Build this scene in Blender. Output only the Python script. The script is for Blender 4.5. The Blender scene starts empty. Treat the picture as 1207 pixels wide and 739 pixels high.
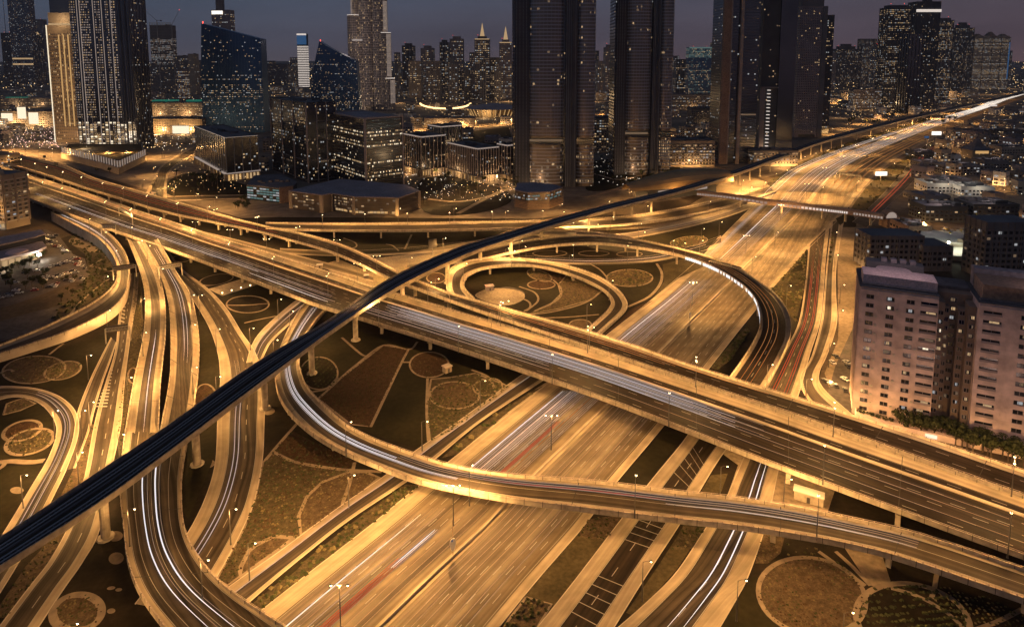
import bpy, math, random
import numpy as np
from math import radians, sin, cos, pi, tan, atan
random.seed(7); rng = np.random.default_rng(7)
C = bpy.context.scene.collection
sc = bpy.context.scene

# ------------------------------------------------------------------ camera
CX, PY, FP, H, HOR = 603.5, 152.0, 740.0, 150.0, 70.0      # photo pixels (1207x739); camera 150 m up
TH = atan((PY - HOR) / FP)
cam_d = bpy.data.cameras.new('camera'); cam = bpy.data.objects.new('camera', cam_d); C.objects.link(cam)
cam.location = (0, 0, H); cam.rotation_euler = (pi / 2 - TH, 0, 0)
cam_d.sensor_fit = 'HORIZONTAL'; cam_d.sensor_width = 36; cam_d.lens = FP / 1207 * 36
cam_d.shift_y = -(369.5 - PY) / 1207
cam_d.clip_start = 1; cam_d.clip_end = 60000
sc.camera = cam
# ------------------------------------------------------------------ sky, dim last light, exposure
W = bpy.data.worlds.new('World'); sc.world = W; W.use_nodes = True
nt = W.node_tree; nt.nodes.clear()
def wn(t): return nt.nodes.new(t)
tc = wn('ShaderNodeTexCoord'); sep = wn('ShaderNodeSeparateXYZ'); nt.links.new(tc.outputs['Generated'], sep.inputs[0])
ramp = wn('ShaderNodeValToRGB'); nt.links.new(sep.outputs['Z'], ramp.inputs[0])
e = ramp.color_ramp.elements
e[0].position = 0.0; e[0].color = (0.078, 0.055, 0.060, 1)
e[1].position = 0.55; e[1].color = (0.022, 0.032, 0.052, 1)
a = ramp.color_ramp.elements.new(0.03); a.color = (0.064, 0.052, 0.064, 1)
a = ramp.color_ramp.elements.new(0.10); a.color = (0.047, 0.050, 0.068, 1)
warm = wn('ShaderNodeMixRGB'); warm.blend_type = 'MULTIPLY'
mr = wn('ShaderNodeMapRange'); mr.inputs['From Min'].default_value = -0.7; mr.inputs['From Max'].default_value = 0.7
nt.links.new(sep.outputs['X'], mr.inputs['Value']); 
r2 = wn('ShaderNodeValToRGB'); nt.links.new(mr.outputs[0], r2.inputs[0])
r2.color_ramp.elements[0].color = (0.70, 1.02, 1.20, 1); r2.color_ramp.elements[1].color = (1.0, 0.82, 0.82, 1)
nt.links.new(ramp.outputs[0], warm.inputs[1]); nt.links.new(r2.outputs[0], warm.inputs[2]); warm.inputs[0].default_value = 1
cm = wn('ShaderNodeMapping'); cm.inputs['Scale'].default_value = (1.2, 1.2, 7); nt.links.new(tc.outputs['Generated'], cm.inputs[0])
cn = wn('ShaderNodeTexNoise'); cn.inputs['Scale'].default_value = 2.2; cn.inputs['Detail'].default_value = 5; nt.links.new(cm.outputs[0], cn.inputs['Vector'])
cr = wn('ShaderNodeMapRange'); cr.inputs['From Min'].default_value = 0.3; cr.inputs['From Max'].default_value = 0.7
cr.inputs['To Min'].default_value = 0.84; cr.inputs['To Max'].default_value = 1.14
nt.links.new(cn.outputs[0], cr.inputs['Value'])
cl = wn('ShaderNodeVectorMath'); cl.operation = 'SCALE'; nt.links.new(warm.outputs[0], cl.inputs[0]); nt.links.new(cr.outputs[0], cl.inputs['Scale'])
b1 = wn('ShaderNodeBackground'); nt.links.new(cl.outputs[0], b1.inputs[0]); b1.inputs[1].default_value = 1.85
sky = wn('ShaderNodeTexSky'); sky.sky_type = 'NISHITA'; sky.sun_disc = False
sky.sun_elevation = radians(0.5); sky.sun_rotation = radians(200); sky.altitude = 150
b2 = wn('ShaderNodeBackground'); nt.links.new(sky.outputs[0], b2.inputs[0]); b2.inputs[1].default_value = 0.0015
ad = wn('ShaderNodeAddShader'); out = wn('ShaderNodeOutputWorld')
nt.links.new(b1.outputs[0], ad.inputs[0]); nt.links.new(b2.outputs[0], ad.inputs[1]); nt.links.new(ad.outputs[0], out.inputs[0])
sd = bpy.data.lights.new('sun', 'SUN'); sd.energy = 0.03; sd.angle = radians(10); sd.color = (1, 0.8, 0.75)
so = bpy.data.objects.new('sun', sd); C.objects.link(so); so.rotation_euler = (radians(62), 0, radians(-20))
sc.view_settings.view_transform = 'Standard'; sc.view_settings.look = 'None'
sc.view_settings.exposure = 0; sc.view_settings.gamma = 1
sc.cycles.sample_clamp_indirect = 3; sc.cycles.max_bounces = 5; sc.cycles.diffuse_bounces = 2
sc.cycles.use_light_tree = True; sc.cycles.caustics_reflective = False; sc.cycles.caustics_refractive = False
LAMP_W = 24500.0
LAMP_COL = (1.0, 0.53, 0.165)

# ------------------------------------------------------------------ pixel <-> place
def P(u, v, z=0.0):
    a, b = u - CX, v - PY
    dx = a; dy = FP * cos(TH) - b * sin(TH); dz = -b * cos(TH) - FP * sin(TH)
    t = (z - H) / dz
    return (dx * t, dy * t, z)
def proj(x, y, z):
    zc = z - H
    f = y * cos(TH) - zc * sin(TH); up = y * sin(TH) + zc * cos(TH)
    return CX + FP * x / f, PY - FP * up / f
def pxm(v, z=0.0):                       # photo pixels per metre across at image row v, height z
    return (v - HOR) / (H - z)
def height_at(x, y, vt):
    lo, hi = 0, 3000
    for _ in range(60):
        m = (lo + hi) / 2
        if proj(x, y, m)[1] > vt: lo = m
        else: hi = m
    return lo

# ------------------------------------------------------------------ materials
MAT = {}
def mat(name, col, rough=0.85, col2=None, scale=0.3, metal=0, stretch=None, uv=False, bump=0, detail=6, spec=0.3, fine=None, lo=.34, hi=.66):
    m = bpy.data.materials.new(name); m.use_nodes = True; n = m.node_tree.nodes; l = m.node_tree.links
    b = n['Principled BSDF']; b.inputs['Roughness'].default_value = rough; b.inputs['Metallic'].default_value = metal
    b.inputs['Specular IOR Level'].default_value = spec
    b.inputs['Base Color'].default_value = (*col, 1)
    if col2:
        if uv: co = n.new('ShaderNodeTexCoord').outputs['UV']
        else: co = n.new('ShaderNodeNewGeometry').outputs['Position']
        mp = n.new('ShaderNodeMapping'); l.new(co, mp.inputs[0])
        if stretch: mp.inputs['Scale'].default_value = stretch
        no = n.new('ShaderNodeTexNoise'); no.inputs['Scale'].default_value = scale; no.inputs['Detail'].default_value = detail
        l.new(mp.outputs[0], no.inputs['Vector'])
        r = n.new('ShaderNodeValToRGB'); r.color_ramp.elements[0].position = lo; r.color_ramp.elements[1].position = hi
        r.color_ramp.elements[0].color = (*col, 1); r.color_ramp.elements[1].color = (*col2, 1)
        l.new(no.outputs[0], r.inputs[0])
        o = r.outputs[0]
        if fine:
            n2 = n.new('ShaderNodeTexNoise'); n2.inputs['Scale'].default_value = fine; n2.inputs['Detail'].default_value = 3
            l.new(co, n2.inputs['Vector'])
            mr = n.new('ShaderNodeMapRange'); mr.inputs['From Min'].default_value = .3; mr.inputs['From Max'].default_value = .7
            mr.inputs['To Min'].default_value = .72; mr.inputs['To Max'].default_value = 1.25; l.new(n2.outputs[0], mr.inputs['Value'])
            vm = n.new('ShaderNodeVectorMath'); vm.operation = 'SCALE'; l.new(o, vm.inputs[0]); l.new(mr.outputs[0], vm.inputs['Scale']); o = vm.outputs[0]
        l.new(o, b.inputs['Base Color'])
        if bump:
            bp = n.new('ShaderNodeBump'); bp.inputs['Strength'].default_value = bump; bp.inputs['Distance'].default_value = .3
            l.new(no.outputs[0], bp.inputs['Height']); l.new(bp.outputs[0], b.inputs['Normal'])
    MAT[name] = m; return m
def emit(name, col, s, sample=False):
    m = bpy.data.materials.new(name); m.use_nodes = True; n = m.node_tree.nodes; n.clear()
    e = n.new('ShaderNodeEmission'); e.inputs[0].default_value = (*col, 1); e.inputs[1].default_value = s
    o = n.new('ShaderNodeOutputMaterial'); m.node_tree.links.new(e.outputs[0], o.inputs[0])
    if not sample:
        try: m.cycles.emission_sampling = 'NONE'
        except Exception: pass
    MAT[name] = m; return m
mat('ground', (.045, .034, .026), .95, (.085, .062, .042), .03, fine=.4, spec=.06); mat('city_paving', (.09, .072, .058), .95, (.24, .19, .145), .012, fine=.12, spec=.06)
mat('soil', (.006, .005, .004), .95, (.022, .016, .010), .10, fine=.6, spec=.06)
mat('grass', (.009, .008, .004), .95, (.023, .019, .009), .05, fine=.5, spec=.06)
mat('grass_dry', (.036, .029, .015), .95, (.07, .054, .028), .10, fine=.8, spec=.06)
mat('sand', (.15, .115, .08), .95, (.24, .185, .13), .05, fine=.5, spec=.06)
mat('paving', (.24, .19, .135), .9, (.36, .29, .20), .08, fine=.7, spec=.06)
mat('bed_brown', (.028, .016, .010), .95, (.055, .031, .018), .5, fine=2, spec=.06)
mat('bed_tan', (.050, .035, .022), .95, (.095, .067, .040), .5, fine=2, spec=.06)
mat('bed_green', (.038, .030, .018), .95, (.078, .060, .034), .5, fine=2, spec=.06)
mat('path', (.17, .13, .095), .9, (.25, .195, .14), .3, spec=.06)
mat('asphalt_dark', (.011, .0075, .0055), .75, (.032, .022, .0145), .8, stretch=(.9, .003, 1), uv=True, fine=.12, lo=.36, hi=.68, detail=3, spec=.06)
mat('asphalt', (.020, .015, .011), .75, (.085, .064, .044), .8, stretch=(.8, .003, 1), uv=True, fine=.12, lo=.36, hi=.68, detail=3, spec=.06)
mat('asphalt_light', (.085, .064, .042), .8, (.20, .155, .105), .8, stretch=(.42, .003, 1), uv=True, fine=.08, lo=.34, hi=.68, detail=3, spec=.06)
mat('asphalt_lot', (.055, .048, .045), .85, (.10, .085, .08), .08, fine=.5, spec=.06)
mat('lamplit_shoulder', (.24, .19, .13), .85, (.34, .27, .19), .8, stretch=(.9, .003, 1), uv=True, fine=.1, detail=3, spec=.06)  # paler than the lanes: lamplight along road edges is put into the colour
mat('concrete', (.34, .28, .21), .85, (.44, .37, .28), .15, fine=.5)
mat('concrete_plain', (.34, .28, .22), .85, (.46, .38, .30), .12)
mat('concrete_pink', (.30, .235, .20), .85, (.40, .31, .26), .12)
mat('track', (.034, .027, .022), .85, (.070, .056, .047), 1.0, stretch=(1.2, .02, 1), uv=True, spec=.06)
mat('rail', (.50, .47, .47), .5); mat('sleeper', (.13, .125, .13), .9)
mat('paint', (.27, .245, .21), .7)
mat('paint_yellow', (.55, .40, .14), .7)
mat('joint', (.03, .025, .02), .9)
mat('steel', (.10, .09, .085), .5, metal=.5)
mat('steel_light', (.42, .38, .33), .5, metal=.2)
mat('glass_dark', (.075, .082, .10), .2, (.12, .128, .15), .02, metal=.85, spec=.7)
mat('glass_blue', (.035, .09, .20), .38, (.055, .13, .27), .02, metal=.9, spec=.7)
mat('glass_brown', (.15, .13, .12), .3, (.22, .18, .16), .05, metal=.8, spec=.6)
mat('wall_tan', (.30, .24, .18), .85, (.40, .32, .24), .05)
mat('wall_gold', (.30, .22, .13), .8, (.38, .28, .17), .05)
mat('wall_pink', (.50, .375, .335), .85, (.58, .44, .395), .06, fine=.25)
mat('wall_mauve', (.20, .165, .165), .85, (.28, .23, .23), .04)
mat('wall_grey', (.12, .11, .115), .85, (.18, .165, .165), .04)
mat('wall_dark', (.045, .047, .056), .7, (.072, .075, .086), .04)
mat('wall_white', (.55, .50, .44), .8, (.66, .6, .53), .05)
mat('roof_grey', (.10, .09, .095), .9, (.17, .15, .155), .08, fine=.7)
mat('roof_mauve', (.25, .205, .21), .9, (.33, .27, .275), .06, fine=.5)
mat('roof_pink', (.55, .42, .41), .9, (.62, .45, .45), .3, fine=1.5)
mat('roof_brown', (.24, .155, .11), .9, (.30, .20, .145), .1, fine=.8)
mat('roof_gold', (.30, .20, .10), .5, (.38, .26, .13), .1, metal=.3)
mat('fin_pale', (.44, .36, .32), .7)
mat('fin_dim', (.22, .225, .25), .7); mat('band_grey', (.40, .41, .46), .7); mat('wall_recess_shade', (.17, .125, .10), .9, (.23, .17, .135), .1)
mat('leaf', (.022, .028, .011), .8, (.055, .058, .024), .6, spec=.06)
mat('leaf_dry', (.08, .064, .032), .85, (.14, .11, .055), .6, spec=.06)
mat('leaf_brown', (.035, .02, .012), .85, (.085, .05, .028), .6, spec=.06)
mat('trunk', (.08, .055, .035), .9)
mat('car_white', (.6, .58, .56), .35); mat('car_dark', (.03, .03, .035), .3); mat('car_silver', (.32, .32, .33), .35, metal=.4); mat('car_red', (.25, .04, .03), .35)
mat('tyre', (.015, .015, .015), .9); mat('crane_yellow', (.6, .42, .05), .6); mat('container_red', (.35, .07, .04), .7)
emit('lamp_glow', (1, .76, .42), 16); emit('lamp_white', (1, .95, .86), 22)
emit('win_warm', (1, .66, .34), .50); emit('win_cool', (.90, .93, .95), .36); emit('win_dim', (1, .66, .40), .15); emit('win_bright', (1, .84, .60), 1.2)
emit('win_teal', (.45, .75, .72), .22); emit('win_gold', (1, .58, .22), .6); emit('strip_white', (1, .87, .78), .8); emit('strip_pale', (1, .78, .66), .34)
emit('red_light', (1, .08, .05), 4); emit('blue_light', (.1, .25, 1), 1.5); emit('green_light', (.05, .55, .38), .22); emit('sign_white', (1, .93, .82), 1.6); emit('sign_blue', (.08, .24, .55), .32)
emit('trail_white', (1.0, .92, .93), 1.0); emit('trail_lilac', (1, .80, .74), .46); emit('trail_faint', (1, .70, .50), .34); emit('trail_red', (1, .16, .08), .50); emit('trail_orange', (1, .42, .14), .42); emit('trail_hot', (1, .90, .78), 1.6)
emit('trail_pale', (1, .86, .88), .7); emit('trail_glow', (1, .75, .60), .9); emit('rail_light', (.9, .95, 1), 1.3)

# ------------------------------------------------------------------ mesh helpers
class MB:
    def __init__(s): s.v = []; s.f = []; s.m = []; s.uv = []
    def add(s, vs, fs, m=0, uvs=None):
        o = len(s.v); s.v += [tuple(map(float, q)) for q in vs]
        for i, f in enumerate(fs):
            s.f.append(tuple(o + k for k in f)); s.m.append(m)
            s.uv.append(uvs[i] if uvs else None)
    def box(s, x, y, z0, z1, wx, wy, rot=0, m=0, top=1.0):
        c, n = cos(rot), sin(rot); vs = []
        for z, k in ((z0, 1), (z1, top)):
            for a, b in ((-1, -1), (1, -1), (1, 1), (-1, 1)):
                p, q = a * wx / 2 * k, b * wy / 2 * k; vs.append((x + p * c - q * n, y + p * n + q * c, z))
        s.add(vs, [(3, 2, 1, 0), (4, 5, 6, 7), (0, 1, 5, 4), (1, 2, 6, 5), (2, 3, 7, 6), (3, 0, 4, 7)], m)
    def cyl(s, x, y, z0, z1, r0, r1=None, n=8, m=0, ph=0):
        r1 = r0 if r1 is None else r1
        vs = [(x + r0 * cos(ph + 2 * pi * i / n), y + r0 * sin(ph + 2 * pi * i / n), z0) for i in range(n)] + \
             [(x + r1 * cos(ph + 2 * pi * i / n), y + r1 * sin(ph + 2 * pi * i / n), z1) for i in range(n)]
        fs = [(i, (i + 1) % n, n + (i + 1) % n, n + i) for i in range(n)] + [tuple(range(n - 1, -1, -1)), tuple(range(n, 2 * n))]
        s.add(vs, fs, m)
    def bar(s, a, b, r, n=4, r2=None, m=0):
        a = np.array(a, float); b = np.array(b, float); d = b - a; L = np.linalg.norm(d)
        if L < 1e-6: return
        d /= L; up = np.array((0, 0, 1.0)) if abs(d[2]) < .9 else np.array((1.0, 0, 0))
        x = np.cross(d, up); x /= np.linalg.norm(x); y = np.cross(x, d); r2 = r if r2 is None else r2
        vs = [a + r * (x * cos(2 * pi * i / n + pi / 4) + y * sin(2 * pi * i / n + pi / 4)) for i in range(n)] + \
             [b + r2 * (x * cos(2 * pi * i / n + pi / 4) + y * sin(2 * pi * i / n + pi / 4)) for i in range(n)]
        s.add(vs, [(i, n + i, n + (i + 1) % n, (i + 1) % n) for i in range(n)] + [tuple(range(n)), tuple(range(2 * n - 1, n - 1, -1))], m)
    def prism(s, pts, z0, z1, m=0):
        n = len(pts)
        area = sum(pts[i][0] * pts[(i + 1) % n][1] - pts[(i + 1) % n][0] * pts[i][1] for i in range(n))
        if area < 0: pts = pts[::-1]
        zt = z1 if isinstance(z1, (list, tuple)) else [z1] * n
        if area < 0 and isinstance(z1, (list, tuple)): zt = zt[::-1]
        vs = [(p[0], p[1], z0) for p in pts] + [(p[0], p[1], zt[i]) for i, p in enumerate(pts)]
        s.add(vs, [(i, (i + 1) % n, n + (i + 1) % n, n + i) for i in range(n)] + [tuple(range(n - 1, -1, -1)), tuple(range(n, 2 * n))], m)
    def build(s, name, mats, parent=None, kind=None):
        me = bpy.data.meshes.new(name); me.from_pydata(s.v, [], s.f)
        if isinstance(mats, str): mats = [mats]
        for k in mats: me.materials.append(MAT[k])
        if len(mats) > 1: me.polygons.foreach_set('material_index', s.m)
        if any(u is not None for u in s.uv):
            uvl = me.uv_layers.new(name='uv'); d = []
            for f, u in zip(s.f, s.uv):
                d += [c for q in (u if u else [(0, 0)] * len(f)) for c in q]
            uvl.data.foreach_set('uv', d)
        me.update()
        o = bpy.data.objects.new(name, me); C.objects.link(o)
        if parent: o.parent = parent
        if kind: o['kind'] = kind
        return o
def tag(o, label=None, cat=None, group=None, kind=None):
    if label: o['label'] = label
    if cat: o['category'] = cat
    if group: o['group'] = group
    if kind: o['kind'] = kind
    return o
def empty(name, loc=(0, 0, 0), rz=0, label=None, cat=None, group=None):
    o = bpy.data.objects.new(name, None); C.objects.link(o); o.location = loc; o.rotation_euler = (0, 0, rz); o.empty_display_size = .1
    return tag(o, label, cat, group)
def copy_tree(o, parent=None):
    c = o.copy(); C.objects.link(c)
    if parent: c.parent = parent
    for ch in kids.get(o.name, []): copy_tree(ch, c)
    return c
kids = {}
def reg(root, *parts): kids.setdefault(root.name, []).extend(parts)
def crom(pts, k=6):
    p = np.array(pts, float); p = np.vstack([2 * p[0] - p[1], p, 2 * p[-1] - p[-2]]); o = []
    for i in range(1, len(p) - 2):
        a, b, c, d = p[i - 1], p[i], p[i + 1], p[i + 2]
        for j in range(k):
            t = j / k
            o.append(.5 * ((2 * b) + (-a + c) * t + (2 * a - 5 * b + 4 * c - d) * t * t + (-a + 3 * b - 3 * c + d) * t ** 3))
    o.append(p[-2]); return np.array(o)
def inpoly(x, y, poly):
    c = False; n = len(poly); j = n - 1
    for i in range(n):
        xi, yi = poly[i][0], poly[i][1]; xj, yj = poly[j][0], poly[j][1]
        if (yi > y) != (yj > y) and x < (xj - xi) * (y - yi) / (yj - yi) + xi: c = not c
        j = i
    return c
# ------------------------------------------------------------------ ground sheet
g = MB(); g.add([(-30000, -300, 0), (30000, -300, 0), (30000, 45000, 0), (-30000, 45000, 0)], [(0, 1, 2, 3)])
tag(g.build('ground', 'ground'), kind='structure')

# ------------------------------------------------------------------ roads
ROADS = {}; GROUND_POLYS = []
def edges(Lp, Rp, z, off=0.0):
    n = len(Lp); assert len(Rp) == n, (n, len(Rp))
    zz = list(z) if isinstance(z, (list, tuple)) else [z] * n
    assert len(zz) == n, (n, len(zz))
    L = crom([P(*p, q + off) for p, q in zip(Lp, zz)]); R = crom([P(*p, q + off) for p, q in zip(Rp, zz)])
    L[:, 2] -= off; R[:, 2] -= off
    return L, R
def lerp(L, R, t): return L + (R - L) * t
def ribbon(mb, L, R, t0, t1, dz, m=0, uvw=True, i0=0, i1=None):
    A = lerp(L, R, t0)[i0:i1]; B = lerp(L, R, t1)[i0:i1]
    s = np.concatenate([[0], np.cumsum(np.linalg.norm(np.diff((A + B) / 2, axis=0), axis=1))])
    W_ = np.linalg.norm(lerp(L, R, 1) - L, axis=1)[i0:i1]
    vs, fs, uv = [], [], []
    for a, b in zip(A, B): vs += [(a[0], a[1], a[2] + dz), (b[0], b[1], b[2] + dz)]
    for i in range(len(A) - 1):
        fs.append((2 * i, 2 * i + 1, 2 * i + 3, 2 * i + 2))
        uv.append([(t0 * W_[i], s[i]), (t1 * W_[i], s[i]), (t1 * W_[i + 1], s[i + 1]), (t0 * W_[i + 1], s[i + 1])])
    mb.add(vs, fs, m, uv)
def wall_strip(mb, A, n, w, z0, z1, m=0):      # a wall of thickness w following line A, offset along normals n
    vs, fs = [], []
    for a, q in zip(A, n):
        b = a + q * w
        vs += [(a[0], a[1], a[2] + z0), (b[0], b[1], b[2] + z0), (b[0], b[1], b[2] + z1), (a[0], a[1], a[2] + z1)]
    for i in range(len(A) - 1):
        o, p = 4 * i, 4 * i + 4
        for j in range(4): k = (j + 1) % 4; fs.append((o + j, o + k, p + k, p + j))
    e = 4 * (len(A) - 1); fs += [(0, 3, 2, 1), (e, e + 1, e + 2, e + 3)]
    mb.add(vs, fs, m)
def dashes(mb, L, R, t, dz, on=4.0, gap=8.0, w=.22, m=0):
    A = lerp(L, R, t); seg = np.linalg.norm(np.diff(A, axis=0), axis=1); s = np.concatenate([[0], np.cumsum(seg)])
    x = 2.0
    def at(q):
        i = min(max(np.searchsorted(s, q) - 1, 0), len(A) - 2); k = (q - s[i]) / max(seg[i], 1e-6)
        p = A[i] + (A[i + 1] - A[i]) * k; d = (A[i + 1] - A[i]) / max(seg[i], 1e-6); return p, np.array((-d[1], d[0], 0))
    while x + on < s[-1]:
        p, n = at(x); q, n2 = at(x + on)
        vs = [p - n * w / 2, p + n * w / 2, q + n2 * w / 2, q - n2 * w / 2]
        mb.add([(v[0], v[1], v[2] + dz) for v in vs], [(0, 1, 2, 3)] if True else [], m); x += on + gap
def solid(mb, L, R, t, dz, w=.2, m=0, i0=0, i1=None):
    W_ = float(np.mean(np.linalg.norm(R - L, axis=1))); h = w / 2 / W_
    ribbon(mb, L, R, t - h, t + h, dz, m, i0=i0, i1=i1)
zoff = [0]
def road(key, name, Lp, Rp, z, label=None, cat=None, surf='asphalt', elev=False, sh=(.1, .1), lanes=(), dash=(), joints=True,
         fascia=1.7, par=(True, True), wall=False, piers=None, posts=True, medians=(), shmat='lamplit_shoulder', pier_gap=32, parh=.95, shift=0.0):
    zoff[0] += 1
    L, R = edges(Lp, Rp, z, parh if elev else 0)
    if not elev:
        L[:, 2] += .10 + zoff[0] * .006; R[:, 2] += .10 + zoff[0] * .006
    ROADS[key] = (L, R)
    if elev:
        root = empty(name, tuple(L[0]), 0, label, cat or 'viaduct'); base = L[0].copy()
    else:
        root = None; base = np.zeros(3)
        GROUND_POLYS.append([tuple(p[:2]) for p in L] + [tuple(p[:2]) for p in R[::-1]])
    L_, R_ = L - base, R - base
    s = MB(); ribbon(s, L_, R_, 0, 1, 0)
    if not elev:                           # kerb skirts so the carriageway is a raised slab
        n = (R_ - L_); n /= np.linalg.norm(n, axis=1)[:, None]; n[:, 2] = 0
        s.m = [0] * len(s.f)
        wall_strip(s, L_ - n * .3, n, .3, -.6, .06, 1); wall_strip(s, R_, n, .3, -.6, .06, 1)
        s.uv = [u if u else None for u in s.uv]
        top = s.build(name, [surf, 'concrete_plain']); tag(top, kind='structure'); root = top
        if label: top['label'] = label
    else:
        top = s.build('road_surface', surf, root); reg(root, top)
    if sh[0] or sh[1]:
        m = MB()
        if sh[0]: ribbon(m, L_, R_, 0.0, sh[0], .012)
        if sh[1]: ribbon(m, L_, R_, 1 - sh[1], 1.0, .012)
        m.build('lamplit_shoulder', shmat, root)
    m = MB()
    if sh[0]: solid(m, L_, R_, sh[0] + .01, .03)
    if sh[1]: solid(m, L_, R_, 1 - sh[1] - .01, .03)
    for t in lanes: solid(m, L_, R_, t, .03)
    for t in dash: dashes(m, L_, R_, t, .032)
    if m.f: m.build('lane_marking', 'paint', root, 'stuff' if dash else None)
    n = (R_ - L_); n[:, 2] = 0; n /= np.linalg.norm(n, axis=1)[:, None]
    for t0, t1 in medians:
        m = MB(); A = lerp(L_, R_, t0); W_ = np.linalg.norm(R_ - L_, axis=1)[:, None]
        ribbon(m, L_, R_, t0, t1, .018); m.build('median_strip', shmat, root)
        m = MB(); wall_strip(m, lerp(L_, R_, (t0 + t1) / 2) - n * .2, n, .4, 0.0, .8); m.build('median_barrier', 'concrete_plain', root)
    if elev:
        gm = MB()                          # box girder: fascias and underside
        A, B = L_ - n * .05, R_ + n * .05
        if wall:                           # ramp carried on solid retaining walls
            for E, sg in ((L_, 1), (R_, -1)):
                zb = -E[:, 2:3] - base[2]; vs, fs = [], []
                Q = E - n * sg * .05
                for i in range(len(Q)): vs += [(Q[i][0], Q[i][1], Q[i][2] - .02), (Q[i][0], Q[i][1], -base[2] - .5)]
                for i in range(len(Q) - 1): fs.append((2 * i, 2 * i + 1, 2 * i + 3, 2 * i + 2))
                gm.add(vs, fs)
            gm.build('retaining_wall', 'concrete_plain', root)
        else:
            W_ = np.linalg.norm(R_ - L_, axis=1)[:, None]; ins = np.minimum(2.2, W_ * .22)
            prof = [(A, -.01), (A, -.75), (L_ + n * ins, -fascia), (R_ - n * ins, -fascia), (B, -.75), (B, -.01)]
            vs, fs = [], []; k = len(prof)
            for i in range(len(L_)):
                for q, dz in prof: vs.append((q[i][0], q[i][1], q[i][2] + dz))
            for i in range(len(L_) - 1):
                for j in range(k - 1): fs.append((k * i + j, k * i + k + j, k * i + k + j + 1, k * i + j + 1))
            gm.add(vs, fs); gm.build('girder', 'concrete', root)
        for on, E, sg in ((par[0], L_, 1), (par[1], R_, -1)):
            if not on: continue
            m = MB(); wall_strip(m, E, n * sg, .32, -.02, parh); m.build('parapet', 'concrete', root)
            if joints:                    # dark joints between the parapet panels
                m = MB(); sl = np.concatenate([[0], np.cumsum(np.linalg.norm(np.diff(E, axis=0), axis=1))])
                for x in np.arange(2.5, sl[-1], 6.0):
                    i = max(min(np.searchsorted(sl, x) - 1, len(E) - 2), 0); kf = (x - sl[i]) / max(sl[i + 1] - sl[i], 1e-6)
                    q = E[i] + (E[i + 1] - E[i]) * kf + n[i] * sg * .16; m.box(q[0], q[1], q[2] - .7, q[2] + parh + .012, .50, .14, math.atan2(n[i][1], n[i][0]))
                m.build('panel_joint', 'joint', root, 'stuff')
            if posts:                     # handrail on short posts
                m = MB(); sl = np.concatenate([[0], np.cumsum(np.linalg.norm(np.diff(E, axis=0), axis=1))])
                for x in np.arange(1, sl[-1], 3.0):
                    i = min(np.searchsorted(sl, x) - 1, len(E) - 2); i = max(i, 0); kf = (x - sl[i]) / max(sl[i + 1] - sl[i], 1e-6)
                    q = E[i] + (E[i + 1] - E[i]) * kf + n[i] * sg * .16; m.box(q[0], q[1], q[2] + parh, q[2] + parh + .45, .22, .22, m=0)
                wall_strip(m, E + n * sg * .12, n * sg, .1, parh + .40, parh + .5)
                m.build('handrail', 'concrete_pink', root, 'stuff')
        if joints:
            m = MB(); cl = (L_ + R_) / 2; sl = np.concatenate([[0], np.cumsum(np.linalg.norm(np.diff(cl, axis=0), axis=1))])
            for x in np.arange(18, sl[-1], pier_gap):
                i = max(min(np.searchsorted(sl, x) - 1, len(cl) - 2), 0); kf = (x - sl[i]) / max(sl[i + 1] - sl[i], 1e-6)
                a = L_[i] + (L_[i + 1] - L_[i]) * kf; b = R_[i] + (R_[i + 1] - R_[i]) * kf; d = np.array((-(b - a)[1], (b - a)[0], 0)); d /= np.linalg.norm(d); d *= .12
                m.add([(q[0], q[1], q[2] + .036) for q in (a - d, b - d, b + d, a + d)], [(0, 1, 2, 3)])
            if m.f: m.build('expansion_joint', 'joint', root, 'stuff')
        PENDING.append((key, root, L, R, fascia, pier_gap, piers))
    return root
PENDING = []
def build_piers():
    for key, root, L, R, fascia, gap, piers in PENDING:
        if piers == 'none': continue
        cl = (L + R) / 2; sl = np.concatenate([[0], np.cumsum(np.linalg.norm(np.diff(cl, axis=0), axis=1))])
        b = np.array(root.location)
        for x in np.arange(gap * .5, sl[-1], gap):
            i = max(min(np.searchsorted(sl, x) - 1, len(cl) - 2), 0); kf = (x - sl[i]) / max(sl[i + 1] - sl[i], 1e-6)
            l = L[i] + (L[i + 1] - L[i]) * kf; r = R[i] + (R[i + 1] - R[i]) * kf; w = np.linalg.norm(r - l)
            n = (r - l) / w; zt = l[2] - fascia
            if zt < 2.2: continue
            spots = [.5] if w < 14 else ([.25, .75] if w < 30 else [.14, .38, .62, .86])
            for t in spots:
                c = l + (r - l) * t
                if any(inpoly(c[0] + dx, c[1] + dy, g) for g in GROUND_POLYS for dx, dy in ((0, 0), (1.5, 1), (-1.5, -1))): continue
                rz = math.atan2(n[1], n[0]); cw = min(w / len(spots) * .8, 8)
                m = MB(); x0, y0 = c[0] - b[0], c[1] - b[1]
                m.box(x0, y0, -b[2] - .3, zt - b[2] - 1.3, 1.9, 1.5, rz)
                # flared head
                a0, a1, z0, z1 = 1.9, cw, zt - b[2] - 1.3, zt - b[2] - .0
                co, si = cos(rz), sin(rz); vs = []
                for z, wx in ((z0, a0), (z1 - .35, a1), (z1 + .05, a1)):
                    for p, q in ((-1, -1), (1, -1), (1, 1), (-1, 1)):
                        X, Y = p * wx / 2, q * .8; vs.append((x0 + X * co - Y * si, y0 + X * si + Y * co, z))
                m.add(vs, [(0, 1, 5, 4), (1, 2, 6, 5), (2, 3, 7, 6), (3, 0, 4, 7), (4, 5, 9, 8), (5, 6, 10, 9), (6, 7, 11, 10), (7, 4, 8, 11), (8, 9, 10, 11)])
                m.build('pier', 'concrete', root)

ZF = 7.5
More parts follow.
